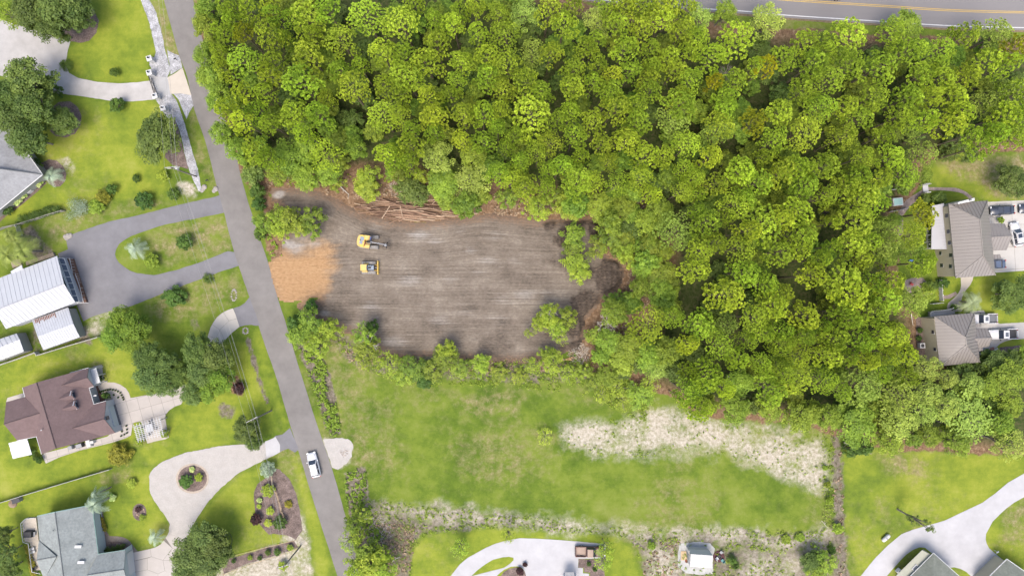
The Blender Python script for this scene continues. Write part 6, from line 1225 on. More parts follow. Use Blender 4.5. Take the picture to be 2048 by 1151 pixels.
q = z8(1115, 1083, 2.9); f_ = MB().box((q.x, q.y, 2.92), (1.25, .6, .08), .82).build("window", m_fasc, h, w=True); c_ = MB().box((q.x, q.y, 2.97), (1.0, .34, .05), .82).build("pane", m_glassl, f_); c_.location = (-h.location.x, -h.location.y, 0)
inset_walls(h, shrink([ap, rt, bt, lf], .5), 3.2, m_wallb)
h = house("house", 2040, 1150, "olive-grey shingled roof corner at the bottom right corner", "house")
ap, lf = z8(1842, 1016, 3.4), z8(1640, 1215, 3.4); rt, bt = z8(2080, 1180, 3.4), z8(1860, 1420, 3.4); pk = z8(1870, 1210, 5.4)
roofpart(h, m_shingle_o, [[ap, rt, pk], [ap, lf, pk], [lf, bt, pk], [rt, bt, pk]]); line_part(h, "gutter", m_fasc, [(ap, lf), (ap, rt)], .2, -.02)
inset_walls(h, shrink([ap, rt, bt, lf], .5), 3.2, m_wallb)
# white garden shed with ramp
h = house("garden_shed", 1400, 1118, "white barn-shaped garden shed on the pale gravel pad", "shed")
z10 = lambda x, y, hh=0: P(1348 + x / 5.818, 1000 + y / 5.818, hh)
m_shedw = mat('white_shed_panels', (.52,.52,.51), .6)
r0, r1 = z10(192, 622, 3.3), z10(452, 640, 3.3)
roofpart(h, mat("grey_green_shed_roof", (.44,.47,.46), .6), [[r0, r1, z10(408, 578, 2.1), z10(168, 560, 2.1)]], .06, "back_roof_panel")
roofpart(h, m_shedw, [[r0, r1, z10(446, 712, 3.05), z10(190, 696, 3.05)]], .06, "upper_roof_panel"); roofpart(h, m_shedw, [[z10(190, 696, 3.05), z10(446, 712, 3.05), z10(440, 787, 2.1), z10(186, 767, 2.1)]], .06, "lower_roof_panel")
f4 = [z10(176, 575, 2.0), z10(412, 592, 2.0), z10(436, 778, 2.0), z10(190, 758, 2.0)]; f4 = [Vector((p.x, p.y, 0)) for p in f4]
inset_walls(h, [f4[0], f4[1], f4[2], f4[3]], 2.1, m_fasc); wallbox(h, "door", m_grey, f4[0].lerp(f4[3], .3) - Vector((.12, 0, 0)), f4[0].lerp(f4[3], .7) - Vector((.12, 0, 0)), .1, 1.9, .04)
rp = empty("wooden_ramp", tuple(z10(120, 645)), label="light wooden ramp at the garden shed's left end", cat="ramp")
for i in range(7): a = i / 7; q0 = z10(78, 590 + 105 * a); q1 = z10(166, 597 + 105 * a); MB().box(((q0.x + q1.x) / 2, (q0.y + q1.y) / 2, .12), (abs(q1.x - q0.x), .24, .06)).build("board", m_woodl, rp, w=True)
e = empty("red_bucket", tuple(z10(140, 698)), label="small red bucket beside the wooden ramp", cat="bucket"); MB().lathe([(.2, 0), (.28, .4), (.25, .4), (.2, .1)], 14).build("shell", mat("red_plastic", (.45,.08,.07), .5), e); MB().tube((-.26, 0, .4), (.26, 0, .42), .02).build("handle", m_dgrey, e)
e = empty("fire_pit_circle", tuple(z10(520, 650)), label="round dark red gravel seating circle right of the garden shed", cat="fire pit"); MB().lathe([(1.15, 0), (1.15, .12), (1.0, .14), (.1, .1)], 28).build("gravel_disc", mat("dark_red_gravel", (.10,.045,.05), .95, .3, 5, .6), e); MB().lathe([(.4, .1), (.42, .4), (.34, .4), (.32, .15)], 16).build("fire_ring", m_dgrey, e)
for k_, (x, y, r_) in enumerate(((545, 595, -2.2), (495, 668, .8), (560, 690, 2.4))):
    e = empty("garden_chair", tuple(z10(x, y, .1)), r_, label=f"{('pale', 'whitish', 'teal')[k_]} chair {('at the top', 'at the left', 'at the lower right')[k_]} of the red gravel circle", cat="chair", group="chairs in the seating circle"); mm = (m_grey, m_fasc, mat("teal_plastic", (.12,.30,.30), .6))[k_]
    MB().box((0, 0, .35), (.55, .55, .06)).build("seat", mm, e); MB().box((-.28, 0, .65), (.06, .55, .6)).build("backrest", mm, e)
    for sx_ in (-1, 1):
        for sy_ in (-1, 1): MB().tube((sx_ * .22, sy_ * .22, 0), (sx_ * .22, sy_ * .22, .35), .03).build("leg", mm, e)

# ---------------------------------------------------------------- gateway
for i, (x, y, tx) in enumerate(((306, 122, "topmost white gate pillar with its lamp"), (306, 150, "white pillar at the black gate's upper end"), (317, 196, "white pillar at the black gate's lower end"), (333, 220, "lowest white gate pillar beside the round oak"))):
    e = empty("gate_pillar", tuple(P(x + 2, y + 1)), .3, label=tx, cat="pillar", group="gateway pillars")
    MB().box((0, 0, .9), (.85, .85, 1.8)).build("shaft", m_fasc, e, bevel=.02); MB().box((0, 0, 1.87), (1.05, 1.05, .14)).build("cap", m_fasc, e, bevel=.02)
    lp = MB().tube((0, 0, 1.94), (0, 0, 2.1), .06).build("lamp_base", m_black, e); MB().lathe([(.06, 2.08), (.15, 2.15), (.17, 2.4), (.05, 2.52)], 8).build("lantern", m_glassl, e); MB().lathe([(.2, 2.42), (.02, 2.6)], 8).build("lamp_hood", m_black, e)
gt = empty("driveway_gate", tuple(P(311, 174)), label="black double iron gate across the top driveway", cat="gate")
g0, g1 = P(303.5, 155), P(316, 192)
for k_ in (0, 1):
    a, c_ = g0.lerp(g1, .5 * k_ + .01), g0.lerp(g1, .5 * k_ + .49); lf_ = MB(); off = Vector((.45 * math.sin(0), 0, 0))
    for z in (.15, 1.35): lf_.tube(a + Vector((0, 0, z)), c_ + Vector((0, 0, z)), .05, n=5)
    mid_ = a.lerp(c_, .5); lf_.tube(a + Vector((0, 0, 1.35)), mid_ + Vector((.1, 0, 1.7)), .05, n=5).tube(mid_ + Vector((.1, 0, 1.7)), c_ + Vector((0, 0, 1.35)), .05, n=5)
    lf_.tube(a + Vector((0, 0, .15)), c_ + Vector((0, 0, 1.35)), .04, n=5).tube(a + Vector((0, 0, 1.35)), c_ + Vector((0, 0, .15)), .04, n=5)
    gl_ = lf_.build("gate_leaf", m_black, gt, w=True); pk_ = MB()
    for i in range(9): q = a.lerp(c_, i / 8); pk_.tube(q + Vector((0, 0, .1)), q + Vector((0, 0, 1.45)), .025, n=4)
    o_ = pk_.build("gate_bar", m_black, gl_); o_.location = (-gt.location.x, -gt.location.y, 0); o_["kind"] = "stuff"
e = empty("mailbox", tuple(P(355, 121)), .5, label="small black mailbox on the granite beside the tan apron", cat="mailbox"); MB().tube((0, 0, 0), (0, 0, 1.0), .05).build("post", m_black, e); MB().box((0, 0, 1.1), (.5, .2, .22)).build("box", m_black, e, bevel=.03)
e = empty("mailbox", tuple(P(418, 362)), .5, label="dark mailbox on the verge above the street bend", cat="mailbox"); MB().tube((0, 0, 0), (0, 0, 1.0), .05).build("post", m_wood, e); MB().box((0, 0, 1.1), (.5, .22, .24)).build("box", m_black, e, bevel=.03)
# stones and rims
def rocks(name, cx, cy, pts, label, m, r0=.25, seed=3):
    r = random.Random(seed); o = empty(name, tuple(P(cx, cy)), label=label, cat="stones")
    base = MB(); base.lathe([(.9, 0), (1.0, .25), (.75, .6), (.2, .72)], 7); me0 = mesh_from_mb("stone", base, m)
    for x, y in pts:
        q = P(x, y) - P(cx, cy); c_ = bpy.data.objects.new("stone", me0); COL.objects.link(c_); c_.parent = o; c_.location = (q.x, q.y, 0); s_ = r0 * r.uniform(.7, 1.4); c_.scale = (s_, s_ * r.uniform(.7, 1.2), s_ * .8); c_.rotation_euler = (0, 0, r.uniform(0, 6))
    return o
m_stone = mat("pale_fieldstone", (.36,.33,.30), .9, .2, 3, .6)
rocks("stone_ring", 468, 590, ellipse(468, 590, 5, 11, 13), "oval ring of pale stones on the verge above the arc driveway", m_stone, .19)
rocks("stone_ring", 491, 661, ellipse(491, 661, 5, 6, 10), "round ring of pale stones at the head of the brown ditch", m_stone, .2)
rocks("stone_ring", 281, 1023, ellipse(281, 1023, 8, 9, 10), "small scatter of tan stones in the little lawn bed", mat("tan_stone", (.42,.30,.22), .9, .3, 3, .5), .16)
rocks("boulders", 407, 378, [(407,378),(409,374),(404,382)], "white boulders at the granite verge's lower end", m_stone, .5)
rocks("boulders", 135, 473, [(131,473),(137,472),(133,477),(141,471)], "pale boulders at the loop drive's upper left corner", m_stone, .55)
rocks("boulders", 430, 379, [(428,382),(432,378)], "two pale slabs of rock at the street corner", m_stone, .5)
# curb and hoops
e = empty("trampoline_hoop", tuple(P(452, 1078)), label="thin dark hoop half hidden by the bottom tree clump", cat="hoop"); hp = MB(); pts = [(1.3 * math.cos(t * .2618), 1.7 * math.sin(t * .2618), .25) for t in range(25)]; hp.path(pts, .04, 5); hp.build("ring", m_dgrey, e)
for a_ in (0, 2.1, 4.2): MB().tube((1.3 * math.cos(a_), 1.7 * math.sin(a_), 0), (1.3 * math.cos(a_), 1.7 * math.sin(a_), .25), .04).build("leg", m_dgrey, e)
# ---------------------------------------------------------------- fences
def fence(name, pts, label, hgt=1.2, m=m_fasc, step=2.4, rails=(.35, .8), board=False, cat="fence", post=.06, cap=True):
    o = empty(name, tuple(P(*pts[0])), label=label, cat=cat); q = [P(x, y) for x, y in pts]
    for a, c_ in zip(q[:-1], q[1:]):
        k = max(1, round((c_ - a).length / step)); d = (c_ - a).normalized()
        for i in range(k + 1):
            if i == 0 and a is not q[0]: continue
            p = a.lerp(c_, i / k); MB().box((p.x, p.y, hgt / 2), (post * 2, post * 2, hgt), math.atan2(d.y, d.x)).build("post", m, o, w=True)
        for i in range(k):
            p0_, p1_ = a.lerp(c_, (i + .02) / k), a.lerp(c_, (i + .98) / k)
            if board: wallbox(o, "fence_panel", m, p0_, p1_, .08, hgt - .08, .03)
            else:
                for z in rails: MB().tube(p0_ + Vector((0, 0, z)), p1_ + Vector((0, 0, z)), .04, n=4).build("rail", m, o, w=True)
    return o
m_fwhite = mat("cream_vinyl_fence", (.58,.56,.52), .6); m_fgrey = mat("grey_board_fence", (.36,.34,.31), .85, .2, 3)
fence("panel_fence", [(-20,737),(40,717),(78,703),(82,709),(140,691),(202,673)], "long cream panel fence between barn yard and brown-roofed house", 1.5, m_fwhite, 2.4, board=True)
fence("panel_fence", [(-20,1011),(0,1004),(60,985),(120,967),(180,949),(224,936)], "long pale fence between the brown and the grey-green house", 1.3, m_fwhite, 2.4, board=True)
fence("rail_fence", [(-5,463),(15,455),(40,450),(70,441),(100,431),(131,422)], "grey fence along the dark hedge above the barn", 1.4, m_fgrey, 2.4, board=True)
fence("panel_fence", [(40,452),(50,484)], "short white fence running down from the hedge corner", 1.5, m_fwhite, 1.6, board=True)
fence("rail_fence", [(545,948),(547,968),(553,980),(560,1000),(565,1020),(570,1030)], "curved brown rail fence through the roadside bed", 1.0, m_woodl, 2.0, rails=(.5, .85))
fence("border_edging", [(440,1117),(500,1101),(560,1086),(590,1079)], "thin pale edging above the bottom border", .35, m_woodl, 3, rails=(.28,), post=.04)
fence("border_edging", [(448,1147),(500,1127),(560,1108),(600,1094)], "thin pale edging below the bottom border", .35, m_woodl, 3, rails=(.28,), post=.04)
fence("panel_fence", [(1876,560),(1879,600)], "white fence panels between patio shrubs and the front walk", 1.3, m_fasc, 1.0, board=True, post=.1)
fence("panel_fence", [(1860,607),(1880,605)], "short white fence above the curved porch", 1.2, m_fasc, 1.0, board=True)
fence("panel_fence", [(1774,381),(1800,378)], "thin white fence glimpsed between pines left of the gate steps", 1.2, m_fasc, 1.4, board=True)
fence("panel_fence", [(1838,372),(1855,369)], "white fence above the gate steps", 1.2, m_fasc, 1.0, board=True)
fence("panel_fence", [(1776,424),(1800,420),(1812,416)], "white fence below the pale teal tub", 1.1, m_fasc, 1.4, board=True)
e = empty("garden_steps", tuple(P(1850, 377)), .1, label="pale grey steps at the left end of the brick path", cat="steps")
for i in range(3): MB().box((-.4 + .4 * i, 0, .1 * (3 - i) / 2 + .02), (.4, 1.3, .1 * (3 - i))).build("step", mat("pale_grey_concrete", (.50,.50,.53), .8), e)
for sy_ in (-1, 1): MB().box((0, sy_ * .85, .4), (1.3, .18, .8)).build("cheek_wall", m_fasc, e)
e = empty("hot_tub", tuple(P(1792, 404)), .1, label="pale teal square tub showing between the pines", cat="hot tub"); MB().box((0, 0, .4), (2.0, 1.6, .8)).build("shell", m_fasc, e, bevel=.08); MB().box((0, 0, .79), (1.7, 1.3, .06)).build("water", mat("teal_water", (.40,.62,.58), .1), e)
e = empty("kayak", tuple(P(1822, 568, 0)), -.3, label="small red seat lying on the brick patio", cat="seat"); MB().box((0, 0, .22), (.7, .45, .12)).build("seat", MATS["red_plastic"], e, bevel=.04); MB().box((-.35, .15, .4), (.12, .45, .4)).build("backrest", MATS["red_plastic"], e, bevel=.04)
e.name = "red_garden_seat"
e = empty("blue_cart", tuple(P(1820, 521, 0)), .2, label="small blue cart under the pines beside the taupe house", cat="cart"); MB().box((0, 0, .35), (.8, .5, .3)).build("tub", mat("blue_plastic", (.05,.16,.50), .5), e, bevel=.04)
for sx_ in (-.25, .25):
    for sy_ in (-.28, .28): MB().tube((sx_, sy_ - .03, .12), (sx_, sy_ + .03, .12), .12, n=12).build("wheel", m_dgrey, e)
# propane tank, lamp, bins
e = empty("propane_tank", tuple(P(1769, 1073)), math.radians(42), label="white cylindrical gas tank on the lawn by the white driveway", cat="gas tank")
tk = MB(); secs = []
for x, r_ in ((-.98, .05), (-.93, .22), (-.8, .33), (-.6, .38), (.6, .38), (.8, .33), (.93, .22), (.98, .05)): secs.append([(x, r_ * math.cos(t), .55 + r_ * math.sin(t)) for t in [2 * math.pi * i / 18 for i in range(18)]])
tk.loft(secs); tk.build("tank", m_fasc, e, smooth=True); MB().tube((0, 0, .9), (0, 0, 1.05), .14).build("valve_dome", m_grey, e)
for sx_ in (-.55, .55): MB().box((sx_, 0, .1), (.12, .6, .2)).build("foot", m_grey, e)
e = empty("yard_lamp", tuple(P(1988, 1099)), .6, label="small white post light at the white driveway's inner edge", cat="lamp"); MB().tube((0, 0, 0), (0, 0, .9), .05).build("post", m_fasc, e); MB().box((0, 0, 1.0), (.5, .22, .16)).build("lamp_head", m_fasc, e)
e = empty("storage_tank", tuple(P(38, 998)), .3, label="grey bins standing against the pale fence at left", cat="bin"); MB().box((0, 0, .45), (1.5, .8, .9)).build("bin", m_grey, e); MB().box((0, 0, .92), (1.6, .9, .06)).build("lid", m_dgrey, e); e.name = "storage_bin"
e = empty("brush_pile", tuple(P(26, 1006)), 0, label="small brown heap beside the grey bins", cat="heap"); MB().lathe([(.9, 0), (.8, .25), (.4, .5), (.05, .6)], 9).build("heap", mat("brown_debris", (.30,.22,.16), .95, .3, 3, .8), e)
e = empty("rolled_hose", tuple(P(2024, 484)), 0, label="black wheel lying beside the white car's front", cat="wheel"); MB().lathe([(.12, .02), (.34, .02), (.38, .12), (.34, .22), (.16, .22), (.12, .12)], 22).build("tyre", m_dgrey, e); MB().lathe([(.02, .05), (.15, .05), (.15, .15), (.02, .15)], 12).build("rim", m_grey, e); e.name = "loose_wheel"
e = empty("swing_bench", tuple(P(1974, 703)), .3, label="white and red play set behind the smaller taupe house's garage", cat="play set")
MB().slab([(-1.2, -.9, .5), (-.3, -.6, 1.4), (-.1, -.1, 1.4), (-1.1, -.3, .5)], .06).build("slide", m_fasc, e); MB().box((.5, .3, .9), (1.0, .9, .08)).build("platform", mat("reddish_wood", (.34,.14,.10), .8), e); MB().box((.5, .3, 1.9), (1.2, .5, .06), .2).build("canopy", m_fasc, e); e.name = "play_set"
for sx_ in (0, 1):
    for sy_ in (-.1, .7): MB().tube((sx_, sy_, 0), (sx_, sy_, 1.9), .04).build("post", m_fasc, e)
# entry columns at the bottom edge
for x, tx in ((1128, "left grey-capped porch column at the bottom edge"), (1150, "right grey-capped porch column at the bottom edge")):
    e = empty("porch_column", tuple(P(x, 1148)), label=tx, cat="column", group="porch columns at the bottom"); MB().lathe([(.22, 0), (.22, .3), (.14, .35), (.14, 2.3), (.2, 2.4)], 12).build("shaft", m_fasc, e); MB().lathe([(.26, 2.4), (.26, 2.5), (.1, 2.55)], 10).build("cap", m_dgrey, e)
h = house("porch_roof", 1139, 1165, "grey porch roof at the bottom edge between two columns", "porch"); MB().slab([P(1130, 1143, 2.5), P(1148, 1143, 2.5), P(1150, 1180, 3.0), P(1126, 1180, 3.0)], .12).build("roof", m_shingle_g, h, w=True); MB().box((P(1139, 1170).x, P(1139, 1170).y, 1.2), (2.4, .2, 2.4)).build("wall", m_wallw, h, w=True)
# ---------------------------------------------------------------- vehicles
m_tyre = mat("tyre_rubber", (.03,.03,.03), .85)
m_rim = mat("wheel_rim", (.45,.45,.47), .35, metal=.6)
m_lamp = mat("headlight_glass", (.70,.72,.75), .15, 0, 1, 0, .6)
m_red = mat("tail_light", (.45,.03,.03), .3)
def paint(name, c, rough=.3): return mat(name, c, rough, 0, 1, 0, .6)
def ring(x, w, z0, z1, shoulder=.82):
    pts = [(w * .90, z0), (w, z0 + (z1 - z0) * .35), (w * .985, z0 + (z1 - z0) * .7), (w * shoulder, z1)]
    return [(x, y, z) for y, z in pts] + [(x, -y, z) for y, z in reversed(pts)]
def wheels(t, L, Wd, r=.34, xs=None):
    for x in (xs or (L * .31, -L * .30)):
        for s_ in (-1, 1):
            ty = MB().tube((x, s_ * (Wd / 2 - .24), r), (x, s_ * (Wd / 2 - .01), r), r, n=18).build("wheel", m_tyre, t)
            MB().tube((x, s_ * (Wd / 2 - .05), r), (x, s_ * (Wd / 2 + .01), r), r * .6, n=14).build("rim", m_rim, ty)
def lights(t, L, Wd, z=.72):
    for s_ in (-1, 1):
        MB().box((L / 2 - .10, s_ * (Wd / 2 - .30), z), (.22, .38, .16)).build("headlight", m_lamp, t)
        MB().box((-L / 2 + .06, s_ * (Wd / 2 - .22), z + .12), (.14, .26, .22)).build("tail_light", m_red, t)
def car(name, x, y, ang, L, Wd, col, label, cat="car", suv=False, sunroof=False, hz=.0, gap=True):
    q = P(x, y, .9); t = empty(name, (q.x, q.y, hz), ang, label=label, cat=cat)
    h_h = .98 if suv else .86; hr = 1.72 if suv else 1.42; tb = 1.08 if suv else .92; z0 = .26
    prof = [(-L / 2, .74, h_h - .12), (-L / 2 + .12, .90, tb - .02), (-L / 2 + .7, .985, tb + .02), (-L * .1, 1, tb), (L * .17, 1, h_h + .05), (L * .30, .985, h_h), (L / 2 - .45, .94, h_h - .07), (L / 2 - .12, .84, h_h - .2), (L / 2, .66, .62)]
    b = MB(); b.loft([ring(px_, Wd / 2 * w, z0, zt) for px_, w, zt in prof]); b.build("body", col, t, smooth=True)
    xf, xr = L * .20, (-L / 2 + .25 if suv else -L * .37); xf2, xr2 = xf - .75, (xr + .35 if suv else xr + .75); w1, w2 = Wd / 2 * .86, Wd / 2 * .70
    g = MB(); lo = [(xf, w1 * .92), (xf - .15, w1), (xr + .15, w1), (xr, w1 * .9)]; up = [(xf2, w2 * .92), (xf2 - .12, w2), (xr2 + .12, w2), (xr2, w2 * .92)]
    ringf = lambda pl, z: [(a, b_, z) for a, b_ in pl] + [(a, -b_, z) for a, b_ in reversed(pl)]
    g.loft([ringf(lo, tb - .06), ringf(up, hr - .07)]); g.build("window_glass", m_glass, t)
    rf = MB(); up2 = [(a * 1.0, b_ * 1.03) for a, b_ in up]; up3 = [(a - .03 * (1 if a > 0 else -1), b_ * .92) for a, b_ in up]; rf.loft([ringf(up2, hr - .09), ringf(up2, hr - .04), ringf(up3, hr)]); ro = rf.build("roof", col, t)
    pl = MB()
    for s_ in (-1, 1):
        for (a, b_), (c_, d_) in zip(lo[1:3] + [lo[0]], up[1:3] + [up[0]]): pl.tube((a, s_ * b_, tb - .05), (c_, s_ * d_, hr - .06), .05, n=5)
        xm = (xf2 + xr2) / 2; pl.tube((xm, s_ * w1, tb - .05), (xm, s_ * w2, hr - .06), .05, n=5)
    pl.build("pillar", col, t, kind="stuff")
    if sunroof: MB().box((xf2 - .62, 0, hr + .012), (.85, w2 * 1.25, .02)).build("sunroof", m_glass, t)
    for s_ in (-1, 1):
        MB().box((xf - .25, s_ * (Wd / 2 + .06), tb + .06), (.16, .22, .15)).build("mirror", col, t, bevel=.03)
        if suv: MB().tube((xf2 - .1, s_ * w2 * .88, hr + .03), (xr2 + .1, s_ * w2 * .88, hr + .03), .03, n=5).build("roof_rail", m_black, t)
    MB().box((L / 2 - .03, 0, .55), (.08, Wd * .5, .16)).build("grille", m_black, t); MB().box((L / 2 - .02, 0, .36), (.1, Wd * .78, .14)).build("bumper", m_dgrey, t)
    ln = MB(); ln.tube((L * .205, -Wd * .36, h_h + .045), (L / 2 - .3, -Wd * .33, h_h - .06), .012, n=3).tube((L * .205, Wd * .36, h_h + .045), (L / 2 - .3, Wd * .33, h_h - .06), .012, n=3); ln.build("hood_seam", m_dgrey, t, kind="stuff")
    lights(t, L, Wd); wheels(t, L, Wd); return t
def pickup(name, x, y, ang, L, Wd, col, roofc, label, bedc, glasspanel=True):
    q = P(x, y, 1.0); t = empty(name, (q.x, q.y, 0), ang, label=label, cat="pickup truck")
    hh = 1.08; b = MB(); prof = [(-L * .14, .98, hh), (L * .18, 1, hh + .03), (L * .32, .98, hh), (L / 2 - .35, .94, hh - .08), (L / 2 - .08, .86, hh - .22), (L / 2, .7, .66)]
    b.loft([ring(a, Wd / 2 * w, .4, z) for a, w, z in prof]); b.build("body", col, t, smooth=True)
    lo = [(L * .19, Wd * .40), (L * .17, Wd * .44), (-L * .12, Wd * .44), (-L * .135, Wd * .42)]; up = [(L * .08, Wd * .36), (L * .065, Wd * .37), (-L * .105, Wd * .37), (-L * .115, Wd * .36)]
    rgf = lambda p_, z: [(a, c_, z) for a, c_ in p_] + [(a, -c_, z) for a, c_ in reversed(p_)]
    MB().loft([rgf(lo, hh - .05), rgf(up, 1.72)]).build("window_glass", m_glass, t); MB().loft([rgf(up, 1.71), rgf([(a, c_ * 1.02) for a, c_ in up], 1.77), rgf([(a * .95, c_ * .92) for a, c_ in up], 1.80)]).build("roof", roofc, t)
    if glasspanel: MB().box(((up[0][0] + up[3][0]) / 2 - .05, 0, 1.81), (L * .11, Wd * .42, .02)).build("sunroof", m_glassl, t)
    bl = L / 2 - L * .14; bx = -L * .14 - bl / 2; bw = MB()
    for s_ in (-1, 1): bw.box((bx, s_ * (Wd / 2 - .06), .78), (bl, .12, .66))
    bw.box((-L / 2 + .05, 0, .78), (.1, Wd - .1, .62)).box((-L * .15, 0, .8), (.08, Wd - .2, .66)); bw.build("cargo_bed", col, t)
    MB().box((bx, 0, .62), (bl - .1, Wd - .25, .08)).build("bed_floor", bedc, t)
    for s_ in (-1, 1): MB().box((L * .13, s_ * (Wd / 2 + .10), 1.2), (.16, .26, .2)).build("mirror", m_black, t)
    MB().box((L / 2, 0, .62), (.12, Wd * .86, .2)).build("bumper", m_dgrey, t); MB().box((L / 2 - .01, 0, .85), (.08, Wd * .5, .22)).build("grille", m_black, t); MB().box((-L / 2 - .05, 0, .55), (.12, Wd * .9, .18)).build("rear_bumper", m_dgrey, t)
    lights(t, L, Wd, .86); wheels(t, L, Wd, .38); return t
R_ = math.radians
p_white = paint("white_car_paint", (.70,.70,.72)); p_black = paint("dark_blue_grey_paint", (.045,.055,.08), .25); p_dk = paint("black_car_paint", (.02,.025,.02), .25)
p_slate = paint("slate_car_paint", (.10,.13,.20), .25); p_rust = mat("faded_brown_paint", (.37,.27,.215), .6, .15, 1.2); p_maroon = mat("faded_maroon_paint", (.14,.07,.06), .5)
car("parked_car", 2006, 420, R_(180 + 3), 4.75, 1.85, p_black, "dark blue-grey sedan on the parking pad beside the large taupe roof")
car("parked_car", 2064, 416, R_(180 + 3), 4.7, 1.85, p_black, "dark car cut off by the right edge behind the sedan")
car("parked_car", 2034, 468, R_(101), 4.8, 1.9, p_white, "white car with dark sunroof on the parking pad", suv=True, sunroof=True)
car("parked_car", 1990, 528, R_(182), 4.4, 1.8, p_slate, "slate blue car half under the large taupe roof's corner")
car("white_car", 627, 929, R_(104), 5.0, 1.98, p_white, "white car driving on the street beside the gravel pull-off", suv=True)
car("dark_car", 1660, -12, R_(-4), 5.0, 1.95, p_dk, "dark car at the top edge on the highway's far lane")
pickup("pickup_truck", 1967, 637, R_(181), 5.6, 2.0, p_white, p_white, "white pickup with grey covered bed beside the smaller taupe roof", mat("grey_bed_cover", (.16,.17,.19), .7))
pickup("pickup_truck", 2007, 668, R_(182), 5.7, 2.05, p_white, p_white, "white pickup with black open bed on the lower driveway", m_dgrey)
pickup("pickup_truck", 1181, 1103, R_(-1), 5.9, 2.05, p_maroon, p_rust, "old brown pickup on the white driveway with its hood under a thin tree", p_rust, False)
e = [o for o in bpy.data.objects if o.name.startswith("pickup_truck") and "old brown" in o.get("label", "")][0]
MB().box((1.85, 0, 1.12), (1.3, 1.5, .03)).build("hood", p_rust, e)

# ---------------------------------------------------------------- excavator and bulldozer
p_yel = mat("machine_yellow", (.70,.47,.10), .5, .08, 2); p_yelp = mat("pale_machine_yellow", (.66,.47,.15), .5, .06, 2); p_track = mat("muddy_steel_track", (.30,.285,.27), .85, .3, 6, .5); p_panel = mat("blue_grey_steel", (.25,.30,.36), .5); p_bluegl = mat("bluish_cab_glass", (.05,.08,.22), .12, 0, 1, 0, .7)
def track(b, y, L, w, h, z=0):
    n = 20; pr = []
    for i in range(n):
        t = 2 * math.pi * i / n; cx = (L / 2 - h / 2) * (1 if math.cos(t) > 0 else -1); pr.append((cx + h / 2 * math.cos(t), h / 2 + h / 2 * math.sin(t) + z))
    b.loft([[(x, y - w / 2, z_) for x, z_ in pr], [(x, y + w / 2, z_) for x, z_ in pr]])
    k = int(L / .22)
    for i in range(k): b.box((-L / 2 + .3 + i * (L - .6) / (k - 1), y, h + .015 + z), (.07, w * 1.02, .05))
q = P(733, 483, 1.0); ex = empty("excavator", (q.x, q.y, 0), R_(-3), label="yellow tracked excavator with black grapple on the graded soil", cat="excavator")
for y in (-1.0, 1.0): b = MB(); track(b, y, 4.0, .62, .8); tr_ = b.build("track", p_track, ex); tr_.location = (.35, 0, 0)
MB().box((0, 0, .5), (1.6, 1.5, .4)).box((0, 0, .75), (1.0, 1.0, .3)).build("undercarriage", m_dgrey, ex)
up_ = empty("upper_body", (-.1, 0, .9), R_(-7)); up_.parent = ex
def U(b, name, m, **k): return b.build(name, m, up_, **k)
cw = [(.9, -1.22), (-.9, -1.25), (-1.35, -1.05), (-1.58, -.5), (-1.62, 0), (-1.58, .5), (-1.35, 1.05), (-.9, 1.25), (.9, 1.22)]
U(MB().prism(cw, .05, .45), "platform", p_yelp)
U(MB().prism([(-.95, -1.2), (-1.35, -1.02), (-1.56, -.45), (-1.56, .45), (-1.35, 1.02), (-.95, 1.2)], .45, 1.15), "counterweight", p_yelp, bevel=.05)
U(MB().prism([(-.95, -1.15), (-.1, -1.15), (-.1, 1.15), (-.95, 1.15)], .45, 1.12), "engine_housing", p_yel)
U(MB().box((-.62, .42, 1.15), (.75, .75, .06)), "engine_hatch", p_panel); U(MB().box((-.72, -.35, 1.15), (.6, .65, .06)), "engine_hatch", p_panel)
U(MB().box((.5, .78, .95), (1.15, .85, 1.0)), "cab_frame", p_yel); U(MB().box((.35, .78, 1.56), (.85, .88, .12)), "cab_roof", p_yelp, bevel=.03); U(MB().box((1.05, .78, 1.1), (.3, .82, .95), taper=.85), "windshield", p_bluegl); U(MB().box((.93, .35, 1.1), (.5, .06, .7)), "cab_window", p_bluegl)
U(MB().box((.35, -.85, .65), (1.3, .6, .4)), "tool_box", p_yelp, bevel=.03); U(MB().box((-.05, -.3, .85), (.3, .45, .5)).tube((-.15, -.2, 1.0), (.1, -.9, 1.0), .06), "hydraulic_valves", mat("reddish_hydraulics", (.35,.14,.08), .6))
U(MB().tube((-.95, .1, 1.1), (-.95, .1, 1.5), .07), "exhaust_pipe", m_dgrey)
U(MB().loft([[(.25, -.16, .6), (.25, .16, .6), (.25, .16, 1.0), (.25, -.16, 1.0)], [(1.4, -.16, 2.3), (1.4, .16, 2.3), (1.35, .16, 2.75), (1.35, -.16, 2.75)], [(2.9, -.13, 2.5), (2.9, .13, 2.5), (2.9, .13, 2.8), (2.9, -.13, 2.8)]]), "boom", m_dgrey)
for y in (-.24, .24): U(MB().tube((.5, y, .7), (1.5, y, 2.2), .07).tube((1.2, y, 1.8), (1.6, y, 2.35), .045), "boom_cylinder", m_grey)
U(MB().tube((1.5, 0, 2.9), (2.8, 0, 2.95), .07), "stick_cylinder", m_rim)
U(MB().loft([[(2.7, -.12, 2.75), (2.7, .12, 2.75), (3.0, .12, 2.85), (3.0, -.12, 2.85)], [(3.9, -.09, .95), (3.9, .09, .95), (4.15, .09, 1.05), (4.15, -.09, 1.05)]]), "stick", mat("pale_steel", (.42,.42,.44), .4))
gr = MB().lathe([(.22, .9), (.3, 1.05), (.2, 1.25)], 12, (4.1, 0, 0)).build("grapple_head", m_grey, up_)
